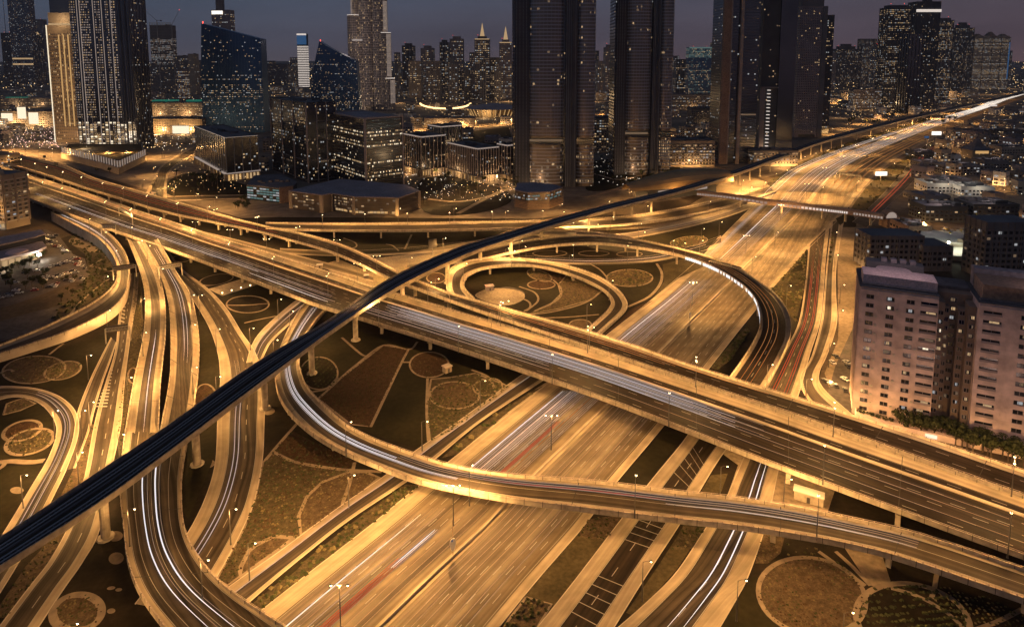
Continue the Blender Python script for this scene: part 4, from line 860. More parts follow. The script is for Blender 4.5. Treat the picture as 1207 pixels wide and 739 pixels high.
lamps('single', 0, 12, [(753, 264), (702, 265), (720, 256), (761, 243), (673, 263), (757, 274), (874, 213), (870, 205), (835, 238)], 'on the low roads beneath the railway near the footbridge', 'lamps beneath the railway', 1.0)
lamps('single', 0, 12, [(102, 419), (123, 326), (166, 352), (125, 366), (167, 392), (149, 445), (139, 512), (104, 474), (90, 533), (24, 560), (94, 484), (62, 484)], 'among the slip roads on the left', 'lamps among the left slip roads', .6)
lamps('single', 6.5, 12, [(226, 433), (225, 383), (188, 317), (173, 290), (164, 284)], 'on the ramps left of the railway', 'lamps on the left ramps', .9)
lamps('single', 0, 12, [(254, 388), (254, 444), (234, 348), (224, 348), (294, 387), (322, 401), (327, 353), (341, 367), (270, 600), (236, 660)], 'beside the slip road right of the left ramps', 'lamps beside the slip road', .5)
lamps('single', 0, 12, [(497, 497), (566, 449), (410, 560), (292, 640), (870, 684), (758, 662), (995, 722), (850, 550), (925, 565), (81, 735), (150, 600)], 'standing in the gardens and verges of the foreground', 'lamps in the foreground gardens', .3)
lamps('single', 0, 12, [(205, 221), (231, 229), (253, 233), (244, 244), (181, 197), (196, 220), (183, 208), (168, 212), (469, 246), (535, 246), (660, 241), (662, 250), (596, 249)], 'along the city streets behind the interchange', 'lamps along the city streets', .8)
for u, v in ((262, 345), (273, 342), (284, 339), (295, 336)):
    m = MB(); x, y, _ = P(u, v, 2); m.cyl(0, 0, 0, 1.7, .12, .1, 6); m.cyl(0, 0, 1.7, 2.1, .3, .3, 8, 1); o = m.build('bollard_light', ['steel', 'lamp_glow']); o.location = (x, y, 0)
    tag(o, 'small bright light in the row on the pale underpass roof', 'bollard light', 'lights on the underpass roof')
print('lamps', nlamp[0])
# ------------------------------------------------------------------ buildings
def rect(uL, uM, uR, vM, ang):
    """near corner at pixel (uM, vM); right face runs along d1 to pixel column uR, left face along d2 to uL"""
    M = np.array(P(uM, vM)[:2]); a = radians(ang); d1 = np.array((cos(a), sin(a))); d2 = np.array((-sin(a), cos(a)))
    def solve(d, ut):
        best, bw = 1e9, 1
        for w in np.arange(1, 400, .5):
            q = M + d * w; e = abs(proj(q[0], q[1], 0)[0] - ut)
            if e < best: best, bw = e, w
        return bw
    return M, a, solve(d1, uR), solve(d2, uL)
SIDES = ((0, -1), (1, 0), (0, 1), (-1, 0))
class Bld:
    """box building in local metres: x 0..w along the right face, y 0..d back, z up"""
    def __init__(s, M, a, w, d, h, label, cat='tower', name='tower', group=None, body='glass_dark', z0=0):
        s.w, s.d, s.h, s.z0 = w, d, h, z0
        s.root = empty(name, (M[0], M[1], 0), a, label, cat, group)
        m = MB(); m.box(w / 2, d / 2, z0 - (.5 if z0 == 0 else 0), h, w, d); s.body = m.build('wall', body, s.root)
    def sides(s):     # origin, direction, outward, length
        w, d = s.w, s.d
        return [((0, 0), (1, 0), (0, -1), w), ((0, d), (0, -1), (-1, 0), d), ((w, 0), (0, 1), (1, 0), d), ((w, d), (-1, 0), (0, 1), w)]
    def quad(s, m, side, a, b, z0, z1, off, mi):
        o, d, n, L = s.sides()[side]
        p = (o[0] + d[0] * a + n[0] * off, o[1] + d[1] * a + n[1] * off); q = (o[0] + d[0] * b + n[0] * off, o[1] + d[1] * b + n[1] * off)
        m.add([(p[0], p[1], z0), (q[0], q[1], z0), (q[0], q[1], z1), (p[0], p[1], z1)], [(0, 1, 2, 3)], mi)
    def sbox(s, m, side, a, b, z0, z1, proud, mi=0):
        o, d, n, L = s.sides()[side]; c = (a + b) / 2
        x = o[0] + d[0] * c + n[0] * proud / 2; y = o[1] + d[1] * c + n[1] * proud / 2
        wx = (b - a) if d[0] else proud; wy = (b - a) if d[1] else proud
        m.box(x, y, z0, z1, wx, wy, 0, mi)
    def windows(s, fh, cw, p, z0=3, z1=None, mats=('win_warm', 'win_dim', 'win_cool'), wt=None, gx=.62, gz=.5, dark=None, sides=(0, 1, 2, 3), rowp=None, name='window', clump=True):
        z1 = z1 or s.h - 1.5; m = MB(); md = MB()
        nf = int((z1 - z0) / fh)
        for sd in sides:
            L = s.sides()[sd][3]; nc = max(1, int(L / cw)); cw2 = L / nc
            for f in range(nf):
                rp = p if rowp is None else rowp.get(f, p)
                if clump: rp = rp * random.choice((.2, .5, 1, 1, 1.6, 2.2))
                zz = z0 + f * fh + fh * (1 - gz) / 2
                c = 0
                while c < nc:
                    a = c * cw2 + cw2 * (1 - gx) / 2; b = a + cw2 * gx
                    if random.random() < rp:
                        s.quad(m, sd, a, b, zz, zz + fh * gz * random.uniform(.75, 1), .05, random.choices(range(len(mats)), wt)[0] if wt else random.randrange(len(mats)))
                    elif dark: s.quad(md, sd, a, b, zz, zz + fh * gz, .045, 0)
                    c += 1
        if m.f: m.build(name, list(mats), s.root, 'stuff')
        if md.f: md.build('dark_window', dark, s.root, 'stuff')
    def bands(s, fh, mt, z0=3, z1=None, t=.5, proud=.35, name='floor_band', sides=(0, 1, 2, 3)):
        z1 = z1 or s.h - 1; m = MB()
        for z in np.arange(z0, z1, fh):
            for sd in sides:
                L = s.sides()[sd][3]; s.sbox(m, sd, -.0, L, z - t / 2, z + t / 2, proud)
        m.build(name, mt, s.root, 'stuff')
    def fins(s, ts, mt, z0=0, z1=None, w=.6, proud=.7, sides=(0, 1, 2, 3), name='fin'):
        z1 = z1 or s.h; m = MB()
        for sd in sides:
            L = s.sides()[sd][3]
            for t in (ts if not isinstance(ts, (int, float)) else (np.arange(0, L + .01, L / max(1, round(L / ts))) / L)):
                s.sbox(m, sd, max(0, t * L - w / 2), min(L, t * L + w / 2), z0, z1, proud + .002 * (sd % 2))
        m.build(name, mt, s.root, 'stuff')
    def block(s, x, y, z0, z1, wx, wy, mt, name='roof_plant', m=None):
        m = MB(); m.box(x, y, z0, z1, wx, wy); return m.build(name, mt, s.root)
    def roof(s, mt='roof_grey', par=1.0, n=3, ring='wall_dark'):
        m = MB(); m.box(s.w / 2, s.d / 2, s.h + .003, s.h + .12, s.w - .7, s.d - .7); m.build('roof', mt, s.root)
        m = MB()
        for sd in range(4):
            L = s.sides()[sd][3]; o, d, nn, _ = s.sides()[sd]; s.sbox(m, sd, .01 + .0 * sd, L - .01, s.h - .3, s.h + par, -.35)
        m.build('parapet', ring, s.root)
        for i in range(n):
            wx, wy = s.w * random.uniform(.1, .28), s.d * random.uniform(.1, .28)
            s.block(random.uniform(wx, s.w - wx), random.uniform(wy, s.d - wy), s.h + .1, s.h + random.uniform(1.2, 3.6), wx, wy, random.choice(('wall_grey', 'roof_grey', 'wall_dark')))
    def beacon(s, z=None, n=2):
        m = MB(); z = z or s.h
        for i in range(n): x, y = (s.w * (.2 + .6 * i / max(1, n - 1)), s.d * .3); m.bar((x, y, z), (x, y, z + 4), .15, 4); m.cyl(x, y, z + 4, z + 5.2, .8, .8, 6, 1)
        m.build('warning_light', ['steel', 'red_light'], s.root)
def tower_px(uL, uM, uR, vM, ang, label, vt=None, h=None, **k):
    M, a, w, d = rect(uL, uM, uR, vM, ang); h = h or height_at(M[0], M[1], vt); return Bld(M, a, w, d, h, label, **k)
def front_px(uL, uR, v, depth, label, vt=None, h=None, ang=0, **k):
    M = np.array(P(uL, v)[:2]); a = radians(ang); w = 1
    while proj(M[0] + w * cos(a), M[1] + w * sin(a), 0)[0] < uR and w < 600: w += .5
    h = h or height_at(M[0], M[1], vt); return Bld(M, a, w, depth, h, label, **k)
def spot(x, y, z, w, col=LAMP_COL, r=2, parent=None, name='glow_light'):
    d = bpy.data.lights.new(name, 'POINT'); d.energy = w; d.color = col; d.shadow_soft_size = r
    o = bpy.data.objects.new(name, d); C.objects.link(o); o.location = (x, y, z)
    if parent: o.parent = parent
    return o

# --- left: gold tower and the big white-lit hotel tower
b = front_px(65, 95, 168, 30, 'gold floodlit tower with three long lit slots, left of the tallest dark tower', vt=30, body='wall_gold')
b.windows(5.5, 3.2, .25, z0=4, z1=b.h - 10, mats=('win_gold', 'win_dim', 'win_warm'), dark='glass_brown', gx=.5)
m = MB()
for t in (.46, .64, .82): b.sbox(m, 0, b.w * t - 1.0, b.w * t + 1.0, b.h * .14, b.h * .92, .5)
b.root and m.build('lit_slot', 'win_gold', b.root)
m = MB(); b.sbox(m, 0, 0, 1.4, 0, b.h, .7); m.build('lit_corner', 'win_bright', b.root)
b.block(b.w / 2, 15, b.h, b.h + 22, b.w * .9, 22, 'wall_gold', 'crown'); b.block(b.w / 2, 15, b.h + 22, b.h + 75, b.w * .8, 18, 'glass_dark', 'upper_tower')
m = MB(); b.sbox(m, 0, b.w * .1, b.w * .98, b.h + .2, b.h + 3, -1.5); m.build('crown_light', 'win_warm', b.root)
spot(b.w / 2, -34, 12, 26000, (1, .62, .32), 4, b.root); spot(b.w / 2, -55, b.h * .5, 42000, (1, .62, .32), 8, b.root); spot(b.w * .4, -50, b.h * .95, 26000, (1, .62, .32), 8, b.root); spot(b.w * .6, -10, b.h + 8, 14000, (1, .75, .5), 2, b.root)
b = front_px(94, 162, 176, 50, 'tallest dark tower at the left with pale vertical fins and dense grid of lit windows', h=265, body='glass_dark')
for x0, x1 in ((.0, .10), (.17, .34), (.42, .52), (.60, .66), (.70, .78)):
    m = MB(); L = b.w
    for f in range(int(b.h / 4.1)):
        z = 4 + f * 4.1
        if 44 < z < 52: continue
        n = max(1, int((x1 - x0) * L / 2.6))
        for c in range(n):
            if random.random() < .86: b.quad(m, 0, L * (x0 + (x1 - x0) * (c + .2) / n), L * (x0 + (x1 - x0) * (c + .75) / n), z, z + 1.7, .06, random.choice((0, 0, 1, 2)))
    m.build('window', ['strip_pale', 'win_warm', 'win_dim'], b.root, 'stuff')
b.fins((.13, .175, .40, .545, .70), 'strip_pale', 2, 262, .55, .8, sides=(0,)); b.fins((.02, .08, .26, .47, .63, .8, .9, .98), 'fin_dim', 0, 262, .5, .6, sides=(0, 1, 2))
b.windows(4.1, 3.0, .10, sides=(1, 2)); 
for x in (.84, .93): 
    m = MB(); b.sbox(m, 0, b.w * x, b.w * x + 2.2, 0, 264, .9); m.build('dark_column', 'wall_dark', b.root)
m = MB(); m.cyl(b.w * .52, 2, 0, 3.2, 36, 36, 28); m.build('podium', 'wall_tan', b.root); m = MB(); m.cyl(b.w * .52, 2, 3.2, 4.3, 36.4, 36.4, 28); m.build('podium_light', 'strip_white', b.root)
m = MB()
for f in range(10):
    for c in range(15):
        if random.random() < .8: b.quad(m, 0, b.w * (c + .15) / 15, b.w * (c + .8) / 15, 8 + f * 3.9, 10.6 + f * 3.9, .12, random.choice((0, 1, 2)))
m.build('podium_window', ['win_warm', 'win_bright', 'win_dim'], b.root, 'stuff')
spot(b.w / 2, -60, 14, 20000, (1, .8, .6), 3, b.root)
# retaining forecourt and colonnade in front of it
q = [P(u, v)[:2] for u, v in ((72, 187), (118, 199), (140, 206), (172, 190), (168, 176), (80, 176))]
root = empty('hotel_forecourt', (q[0][0], q[0][1], 0), 0, 'raised forecourt with tan retaining wall and lit colonnade below the tallest left tower', 'terrace')
q = [(x - q[0][0], y - q[0][1]) for x, y in q]; m = MB(); m.prism(q, -.3, 9, 0); m.build('terrace_wall', 'wall_tan', root); m = MB(); cc = np.mean(q, axis=0); m.prism([tuple(cc + (np.array(p) - cc) * .96) for p in q], 8.8, 9.3, 0); m.build('terrace_planting', 'bed_green', root)
m = MB(); ml = MB()
for i in range(3):
    a, c = np.array(q[i]), np.array(q[i + 1]); n = max(2, int(np.linalg.norm(c - a) / 9))
    for j in range(n):
        p = a + (c - a) * (j + .5) / n; m.box(p[0], p[1] + 2.5, 9, 18, 1.6, 1.6); ml.box(p[0] - .2, p[1] + 1.4, 9.2, 17.5, 1.0, .3)
m.build('column', 'wall_white', root, 'stuff'); ml.build('column_light', 'strip_pale', root, 'stuff')
for k in range(3): spot(30 + 35 * k, -14 - 8 * k, 15, 9000, LAMP_COL, 1, root)

# --- far left dark towers
b = front_px(17, 42, 102, 40, 'dark blue tower at the left edge with two lit floors halfway up', h=560, body='glass_dark'); b.windows(7, 5, .12, mats=('win_cool', 'win_dim')); b.bands(14, 'wall_dark', t=1.2)
m = MB(); b.sbox(m, 0, 2, b.w - 2, b.h * .21, b.h * .225, .3); b.sbox(m, 0, 2, b.w - 2, b.h * .265, b.h * .28, .3); m.build('lit_floor', 'win_warm', b.root)
b = front_px(6, 17, 102, 40, 'lower dark block against the left side of the dark blue tower', vt=39, body='wall_dark'); b.windows(8, 6, .06); m = MB(); m.bar((b.w * .5, 5, b.h), (b.w * .5, 5, b.h * 3.3), 1.2, 4); m.build('mast', 'steel', b.root); b.beacon()
b = front_px(42, 50, 98, 40, 'slim stepped dark tower right of the dark blue tower', vt=41, body='wall_dark'); b.windows(8, 5, .1); m = MB(); m.cyl(b.w / 2, 20, b.h, b.h + 18, b.w * .3, 0, 6); m.build('spire', 'win_warm', b.root)
b = front_px(43, 54, 92, 60, 'plain dark tower with red light behind the slim stepped one', vt=23, body='wall_grey'); b.windows(10, 8, .03); b.beacon()
# unfinished tower with cranes
b = front_px(181, 206, 110, 40, 'unfinished tower with lit concrete floors and two cranes on top', vt=30, body='wall_grey')
b.windows(6.5, 4.2, .55, z0=b.h * .42, z1=b.h * .82, mats=('strip_pale', 'win_dim', 'win_cool')); b.windows(6.5, 5, .12, z0=3, z1=b.h * .4); b.bands(6.5, 'wall_tan', t=1.1, proud=.8)
m = MB()
for i in range(9): x = b.w * i / 8; m.bar((x, 1, b.h), (x, 1, b.h + 10), .8, 4)
for z in (3, 9): m.box(b.w / 2, 1, b.h + z, b.h + z + 1.2, b.w, 1.5)
m.build('scaffold', 'crane_yellow', b.root)
def crane(u, v, ztop, jib, ang, label):
    x, y, _ = P(u, v); r = empty('tower_crane', (x, y, 0), 0, label, 'crane')
    m = MB(); m.bar((0, 0, 0), (0, 0, ztop), 1.3, 4); m.build('mast', 'steel_light', r)
    m = MB(); m.bar((0, 0, ztop), (jib * cos(ang), 0, ztop + jib * sin(ang)), 1.1, 4, .5); m.bar((0, 0, ztop), (-jib * .3, 0, ztop + 2), 1.3, 4); m.build('jib', 'steel_light', r)
    m = MB(); m.box(-jib * .3, 0, ztop - 3, ztop + 3, 5, 3); m.build('counterweight', 'wall_grey', r)
    m = MB(); m.cyl(jib * cos(ang), 0, ztop + jib * sin(ang), ztop + jib * sin(ang) + 2, 1, 1, 6); m.build('warning_light', 'red_light', r)
hz = height_at(*P(206, 110)[:2], 30)
crane(207, 110, hz, 75, 1.05, 'lattice tower crane with steep jib right of the unfinished tower'); crane(190, 111, hz + 15, -60, -.75, 'tower crane leaning left over the top of the unfinished tower')
for (a, c, v, vt, lab, lit) in ((208, 224, 112, 66, 'broad tan block right of the unfinished tower', .12), (210, 218, 117, 82, 'small pale brightly lit block in front of the broad tan block', .7), (224, 231, 112, 64, 'narrow grey slab left of the slanted blue tower', .08), (163, 181, 106, 76, 'low reddish block left of the unfinished tower', .15), (231, 240, 110, 72, 'dark slab touching the slanted blue tower', .08)):
    b = front_px(a, c, v, 40, lab, vt=vt, body=random.choice(('wall_tan', 'wall_grey', 'wall_mauve')), name='block', cat='building'); b.windows(6, 5, lit); b.roof(n=1)
# slanted blue tower
def curved_tower(uL, uM, uR, v, ang, vtl, vtr, label, body, side, bulge, lit):
    M, a, w, d = rect(uL, uM, uR, v, ang); h1 = height_at(M[0], M[1], vtl); h2 = height_at(M[0], M[1], vtr); d = max(d, 34)
    r = empty('tower', (M[0], M[1], 0), a, label, 'tower'); N = 26; m = MB(); wins = MB(); bands = MB(); fn = MB(); top = h1
    def x_at(z, t):
        k = z / top; l = bulge * (k ** 2.2) * w; rr = (w if side else w - bulge * .35 * (k ** 2) * w); return l + (rr - l) * t
    K = 12
    def zt(t): return h1 + (h2 - h1) * t
    vs = []
    for y in (0, d):
        for t in np.linspace(0, 1, K + 1):
            for i in range(N + 1): z = zt(t) * i / N; vs.append((x_at(z, t), y, z))
    fs = []; n1 = (K + 1) * (N + 1)
    for k in range(K):
        for i in range(N):
            q = k * (N + 1) + i; fs.append((q, q + N + 1, q + N + 2, q + 1)); fs.append((n1 + q, n1 + q + 1, n1 + q + N + 2, n1 + q + N + 1))
    for i in range(N): fs.append((i, i + 1, n1 + i + 1, n1 + i)); q = K * (N + 1) + i; fs.append((q, n1 + q, n1 + q + 1, q + 1))
    for k in range(K): q = k * (N + 1) + N; fs.append((q, q + N + 1, n1 + q + N + 1, n1 + q))
    m.add(vs, fs); m.build('curtain_wall', body, r)
    for t in np.linspace(0, 1, 22):
        pts = [(x_at(zt(t) * i / 10, t), -.15, zt(t) * i / 10) for i in range(11)]
        for p, q in zip(pts, pts[1:]): fn.bar(p, q, .22, 4)
    fn.build('mullion', 'glass_blue', r, 'stuff')
    for z in np.arange(3, top, 3.9):
        row = random.choice((.1, .3, .6, 1, 1, 2.5)) * lit * (1.6 if z < top * .5 else .7)
        for c in range(int(w / 2.6)):
            t = (c + .5) * 2.6 / w
            if z + 3 > zt(t) or random.random() > row: continue
            x = x_at(z, t); wins.add([(x - .9, -.06, z), (x + .9, -.06, z), (x + .9, -.06, z + 1.8), (x - .9, -.06, z + 1.8)], [(0, 1, 2, 3)], random.choice((0, 1, 1, 2)))
    wins.build('window', ['win_warm', 'win_dim', 'win_cool'], r, 'stuff')
    m = MB(); m.cyl(x_at(h1, 0) + 2, 2, h1, h1 + 4, .8, .8, 6); m.build('warning_light', 'red_light', r)
    return r, w, d, h1, h2
curved_tower(239, 240, 312, 157, 3, 28, 46, 'broad dark blue glass tower whose roof slopes down to the right, leaning left edge', 'glass_blue', 1, .06, .14)
curved_tower(366, 367, 424, 140, 3, 49, 72, 'smaller dark blue glass tower with sloping top and curved sides beside the tapering skyscraper', 'glass_blue', 0, .22, .16)
b = front_px(254, 276, 112, 40, 'pale-topped tower with lit sign box rising behind the slanted blue tower', vt=12, body='wall_mauve'); b.windows(8, 6, .3)
m = MB(); b.sbox(m, 0, 2, b.w * .6, b.h - 18, b.h - 4, 1); m.build('sign_box', 'sign_white', b.root); m = MB(); m.prism([(b.w * .25, 0), (b.w * .6, 0), (b.w * .6, 20), (b.w * .25, 20)], b.h, [b.h + 60, b.h + 45, b.h + 45, b.h + 60]); m.build('shell_top', 'wall_grey', b.root)
# banded slim tower
b = front_px(352, 363, 104, 30, 'slim tower with white horizontal lit bands and a blue lit top', vt=40, body='wall_dark'); 
m = MB()
for z in np.arange(6, b.h * .78, 9): b.sbox(m, 0, .5, b.w - .5, z, z + 4, .6); b.sbox(m, 2, .5, 28, z, z + 4, .6)
m.build('lit_band', 'strip_white', b.root, 'stuff'); m = MB(); b.sbox(m, 0, 0, b.w, b.h * .8, b.h * .97, 1); m.build('blue_top', 'sign_blue', b.root); m = MB(); b.sbox(m, 0, 0, b.w, b.h * .97, b.h, 1.5); m.build('lit_cap', 'strip_white', b.root)
# tapering skyscraper
x, y, _ = P(436, 131); r = empty('skyscraper', (x, y + 20, 0), 0, 'tallest tapering stepped skyscraper with white lit setbacks, cut off by the top edge', 'skyscraper')
k = pxm(131)
def lobe(x0, x1, yy, h, nm='tier', lit=None):
    m = MB(); cx_ = (x0 + x1) / 2; ra = (x1 - x0) / 2; m.cyl(cx_, yy, -.5, h, ra, ra, 20); m.build(nm, 'wall_grey', r)
    m = MB(); ml = MB()
    for z in np.arange(4, h, 7.0): m.cyl(cx_, yy, z, z + 2.0, ra + .5, ra + .5, 20)
    m.build('floor_band', 'fin_pale', r, 'stuff')
    m = MB()
    for j in range(20): a_ = 2 * pi * j / 20; m.box(cx_ + (ra + .3) * cos(a_), yy + (ra + .3) * sin(a_), 0, h, .7, .7, a_)
    m.build('rib', 'fin_pale', r, 'stuff')
    w_ = MB()
    for z in np.arange(6.5, h - 3, 7.0):
        for j in range(20):
            if random.random() < .22:
                a0, a1 = pi + pi * (j + .2) / 20, pi + pi * (j + .8) / 20; rr = ra + .1
                w_.add([(cx_ + rr * cos(a0), yy + rr * sin(a0), z), (cx_ + rr * cos(a1), yy + rr * sin(a1), z), (cx_ + rr * cos(a1), yy + rr * sin(a1), z + 3.2), (cx_ + rr * cos(a0), yy + rr * sin(a0), z + 3.2)], [(0, 1, 2, 3)], random.choice((0, 1, 2)))
    w_.build('window', ['win_dim', 'win_warm', 'win_dim'], r, 'stuff')
    if lit:
        a0, a1, z0, z1 = lit; g = MB()
        for z in np.arange(z0, z1, 3.4):
            n = 6; vs = []
            for j in range(n + 1):
                a = a0 + (a1 - a0) * j / n
                for zz in (z, z + 1.7): vs.append((cx_ + (ra + .7) * cos(a), yy + (ra + .7) * sin(a), zz))
            g.add(vs, [(2 * j, 2 * j + 2, 2 * j + 3, 2 * j + 1) for j in range(n)])
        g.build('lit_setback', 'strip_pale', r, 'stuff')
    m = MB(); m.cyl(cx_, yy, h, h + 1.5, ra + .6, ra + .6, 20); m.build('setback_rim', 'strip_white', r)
X = lambda u: (u - 436) / k
hv = lambda v: height_at(x, y, v)
lobe(X(423), X(443), 6, 620); lobe(X(410), X(425), 4, hv(18)); lobe(X(438), X(457), 4, hv(-60), lit=(-.9, -.1, hv(36), hv(2))); lobe(X(446), X(461), 0, hv(39), lit=(-1.1, -.1, hv(90), hv(41)))
lobe(X(416), X(430), -6, hv(48)); lobe(X(452), X(465), -4, hv(93), lit=(-1.2, 0, hv(122), hv(95))); lobe(X(414), X(423), 8, hv(-60), lit=(-2.9, -2.0, hv(17), hv(-30)))
for zz_, w_ in ((20, 26000), (110, 22000), (210, 24000), (300, 22000)): spot(-25, -75, zz_, w_, (1, .80, .68), 8, r, 'facade_floodlight')
# --- office blocks
b = tower_px(232, 268, 306, 214, 38, 'low black glass office block with pale columns above a lit arcade', vt=163, name='office_block', cat='office building')
b.windows(4, 3, .08, z0=14); b.fins(11, 'fin_dim', 10, b.h, .7, .5); b.roof(n=3)
m = MB()
for sd in (0, 1): L_ = b.sides()[sd][3]; b.sbox(m, sd, -1, L_ + 1, 9.5, 10.1, 3.5); b.sbox(m, sd, 0, L_, b.h + .2, b.h + .6, .6)
m.build('lit_cornice', 'strip_pale', b.root)
def arcade(b, z1=9, mt='win_warm', n=9, depth=3):
    m = MB(); c = MB()
    for sd in (0, 1):
        L_ = b.sides()[sd][3]
        for j in range(n):
            if random.random() < .85: b.sbox(m, sd, L_ * (j + .15) / n, L_ * (j + .85) / n, .8, z1 - 1.2, .15 + .01 * sd, random.choice((0, 1, 1, 2)))
        for j in range(n + 1): b.sbox(c, sd, L_ * j / n - .45, L_ * j / n + .45, 0, z1, depth)
        b.sbox(c, sd, 0, L_, z1, z1 + .6, depth + .1)
    m.build('shopfront', ['win_warm', 'win_gold', 'win_dim'], b.root, 'stuff'); c.build('arcade_column', 'wall_tan', b.root, 'stuff')
arcade(b)
b = tower_px(322, 364, 398, 216, 40, 'tall black glass office block with thin pale fins, left of the cube block', vt=122, name='office_block', cat='office building')
b.windows(4.0, 2.6, .13, mats=('win_warm', 'win_dim', 'win_cool')); b.fins((.0, .33, .66, 1.0), 'fin_pale', 0, b.h + 1, .8, 1.0); b.bands(24, 'wall_grey', t=.8); b.roof(n=4)
b = tower_px(388, 432, 476, 226, 38, 'cube-shaped black glass office block with pale corner fins and rows of lit floors', vt=141, name='office_block', cat='office building')
rp = {k: 0.04 for k in range(40)}
for k in (3, 7, 12, 15, 16): rp[k] = .8
rp[13] = .35; rp[4] = .4; rp[2] = .3
b.windows(3.9, 1.9, .04, rowp=rp, mats=('win_warm', 'win_bright', 'win_dim'), wt=(4, 2, 2), clump=False); b.fins((0, 1), 'fin_pale', 0, b.h + 1.5, 1.8, 1.1); b.bands(3.9, 'wall_dark', t=.35, proud=.12); b.roof('roof_mauve', par=1.5, n=0, ring='fin_pale')
m = MB()
for i in range(14): b.sbox(m, 1, b.d * i / 14, b.d * i / 14 + 1.2, b.h + 1.5, b.h + 2.2, .3); b.sbox(m, 0, b.w * i / 14, b.w * i / 14 + 1.2, b.h + 1.5, b.h + 2.2, .3)
m.build('crenel', 'fin_pale', b.root, 'stuff')
# podium building
def poly_bld(pts, zt, name, label, cat, wall, roofm, zpx=None, base=0):
    """pts: footprint pixels read at roof level zt"""
    q = [P(u, v, zt)[:2] for u, v in pts]; o = q[0]; r = empty(name, (o[0], o[1], 0), 0, label, cat); q = [(x - o[0], y - o[1]) for x, y in q]
    m = MB(); m.prism(q, base - .3, zt); m.build('wall', wall, r); m = MB(); c = np.mean(q, axis=0); m.prism([tuple(c + (np.array(p) - c) * 1.01) for p in q], zt + .01, zt + 1.0); m.build('roof', roofm, r)
    return r, q
def face_cells(r, a, b, z0, z1, nx, nz, p, mats, name='window', gx=.7, gz=.55, off=.15, kind='stuff'):
    a, b = np.array(a), np.array(b); d = b - a; L_ = np.linalg.norm(d); d = d / L_; n = np.array((d[1], -d[0])); m = MB()
    for i in range(nx):
        for j in range(nz):
            if random.random() > p: continue
            s0, s1 = L_ * (i + (1 - gx) / 2) / nx, L_ * (i + (1 + gx) / 2) / nx; zz = z0 + (z1 - z0) * (j + (1 - gz) / 2) / nz; ze = zz + (z1 - z0) / nz * gz
            p0, p1 = a + d * s0 + n * off, a + d * s1 + n * off; m.add([(*p0, zz), (*p1, zz), (*p1, ze), (*p0, ze)], [(0, 1, 2, 3)], random.randrange(len(mats)))
    if m.f: return m.build(name, list(mats), r, kind)
def face_box(m, a, b, s0, s1, z0, z1, proud, mi=0):
    a, b = np.array(a), np.array(b); d = b - a; L_ = np.linalg.norm(d); d /= L_; n = np.array((d[1], -d[0])); c = a + d * L_ * (s0 + s1) / 2 + n * proud / 2
    m.box(c[0], c[1], z0, z1, L_ * (s1 - s0), proud, math.atan2(d[1], d[0]), mi)
r, q = poly_bld([(341, 226), (380, 231), (392, 229), (418, 233), (470, 234), (494, 226), (478, 219), (400, 212)], 17, 'podium_building', 'wide podium with mauve angular roof and tan pillars beneath the cube office block', 'podium building', 'glass_brown', 'roof_mauve')
for i, (lit, nx) in enumerate(((.35, 12), (.0, 4), (.45, 12), (.25, 14), (.03, 8))):
    face_cells(r, q[i], q[i + 1], 1, 16, nx, 5, lit, ('win_warm', 'win_dim', 'win_dim'), gx=.8)
    m = MB(); 
    for z in (4, 8, 12): face_box(m, q[i], q[i + 1], .0, 1, z, z + .4, .3)
    m.build('floor_band', 'wall_grey', r, 'stuff')
for i, s in ((0, .0), (0, .93), (1, .85), (2, .92), (3, .93), (4, .93)):
    m = MB(); face_box(m, q[i], q[i + 1], s, s + .1 if i != 3 else s + .07, 0, 17.6, 1.2); m.build('pillar', 'wall_tan', r)
face_cells(r, q[3], q[4], 1, 4.6, 12, 1, .8, ('win_warm', 'win_gold'), 'shopfront', gx=.85, off=.25); face_cells(r, q[2], q[3], 1, 4.6, 8, 1, .8, ('win_warm', 'win_gold'), 'shopfront', gx=.85, off=.25)
r, q = poly_bld([(291, 219), (329, 223), (345, 221), (350, 215), (330, 206), (300, 208)], 15, 'glass_annex', 'low annex with teal lit glass rows and cluttered roof left of the podium building', 'building', 'glass_dark', 'roof_grey')
face_cells(r, q[0], q[1], 1, 14.5, 10, 5, .9, ('win_teal', 'win_cool', 'win_teal'), gx=.9, gz=.6); m = MB(); face_box(m, q[1], q[2], 0, 1, 0, 17, 1.5); m.build('pillar', 'roof_brown', r)
for k in range(6): m = MB(); m.box(q[0][0] + 8 + 6 * k, q[0][1] + random.uniform(8, 18), 16, 16 + random.uniform(1, 3), 4, 4); m.build('roof_plant', 'roof_grey', r)
# mid low-rise court buildings with fins
for args in ((476, 497, 525, 208, 38, 162, 'low finned office block with glowing roof edge right of the cube block', 6), (528, 563, 588, 216, 36, 176, 'low finned office block with bright cornice in front of the far towers', 4.2), (586, 598, 612, 214, 36, 172, 'narrow finned office block at the foot of the banded twin tower', 5), (505, 520, 545, 188, 38, 150, 'smaller finned block behind the two low office blocks', 6)):
    uL, uM, uR, v, a_, vt, lab, fs_ = args
    b = tower_px(uL, uM, uR, v, a_, lab, vt=vt, name='office_block', cat='office building', body='glass_dark'); b.windows(4, 3, .16); b.fins(fs_, 'fin_pale', 9, b.h, .7, .9); b.roof(n=3, ring='wall_tan'); arcade(b, 8)
    m = MB(); 
    for sd in (0, 1): b.sbox(m, sd, 0, b.sides()[sd][3], b.h - .6, b.h + .9, .5 + .01 * sd)
    m.build('lit_cornice', 'strip_pale', b.root)
    for sd in (0, 1): spot(b.w * .5 if sd == 0 else -8, -8 if sd == 0 else b.d * .5, 6, 9000, (1, .62, .28), 1, b.root)
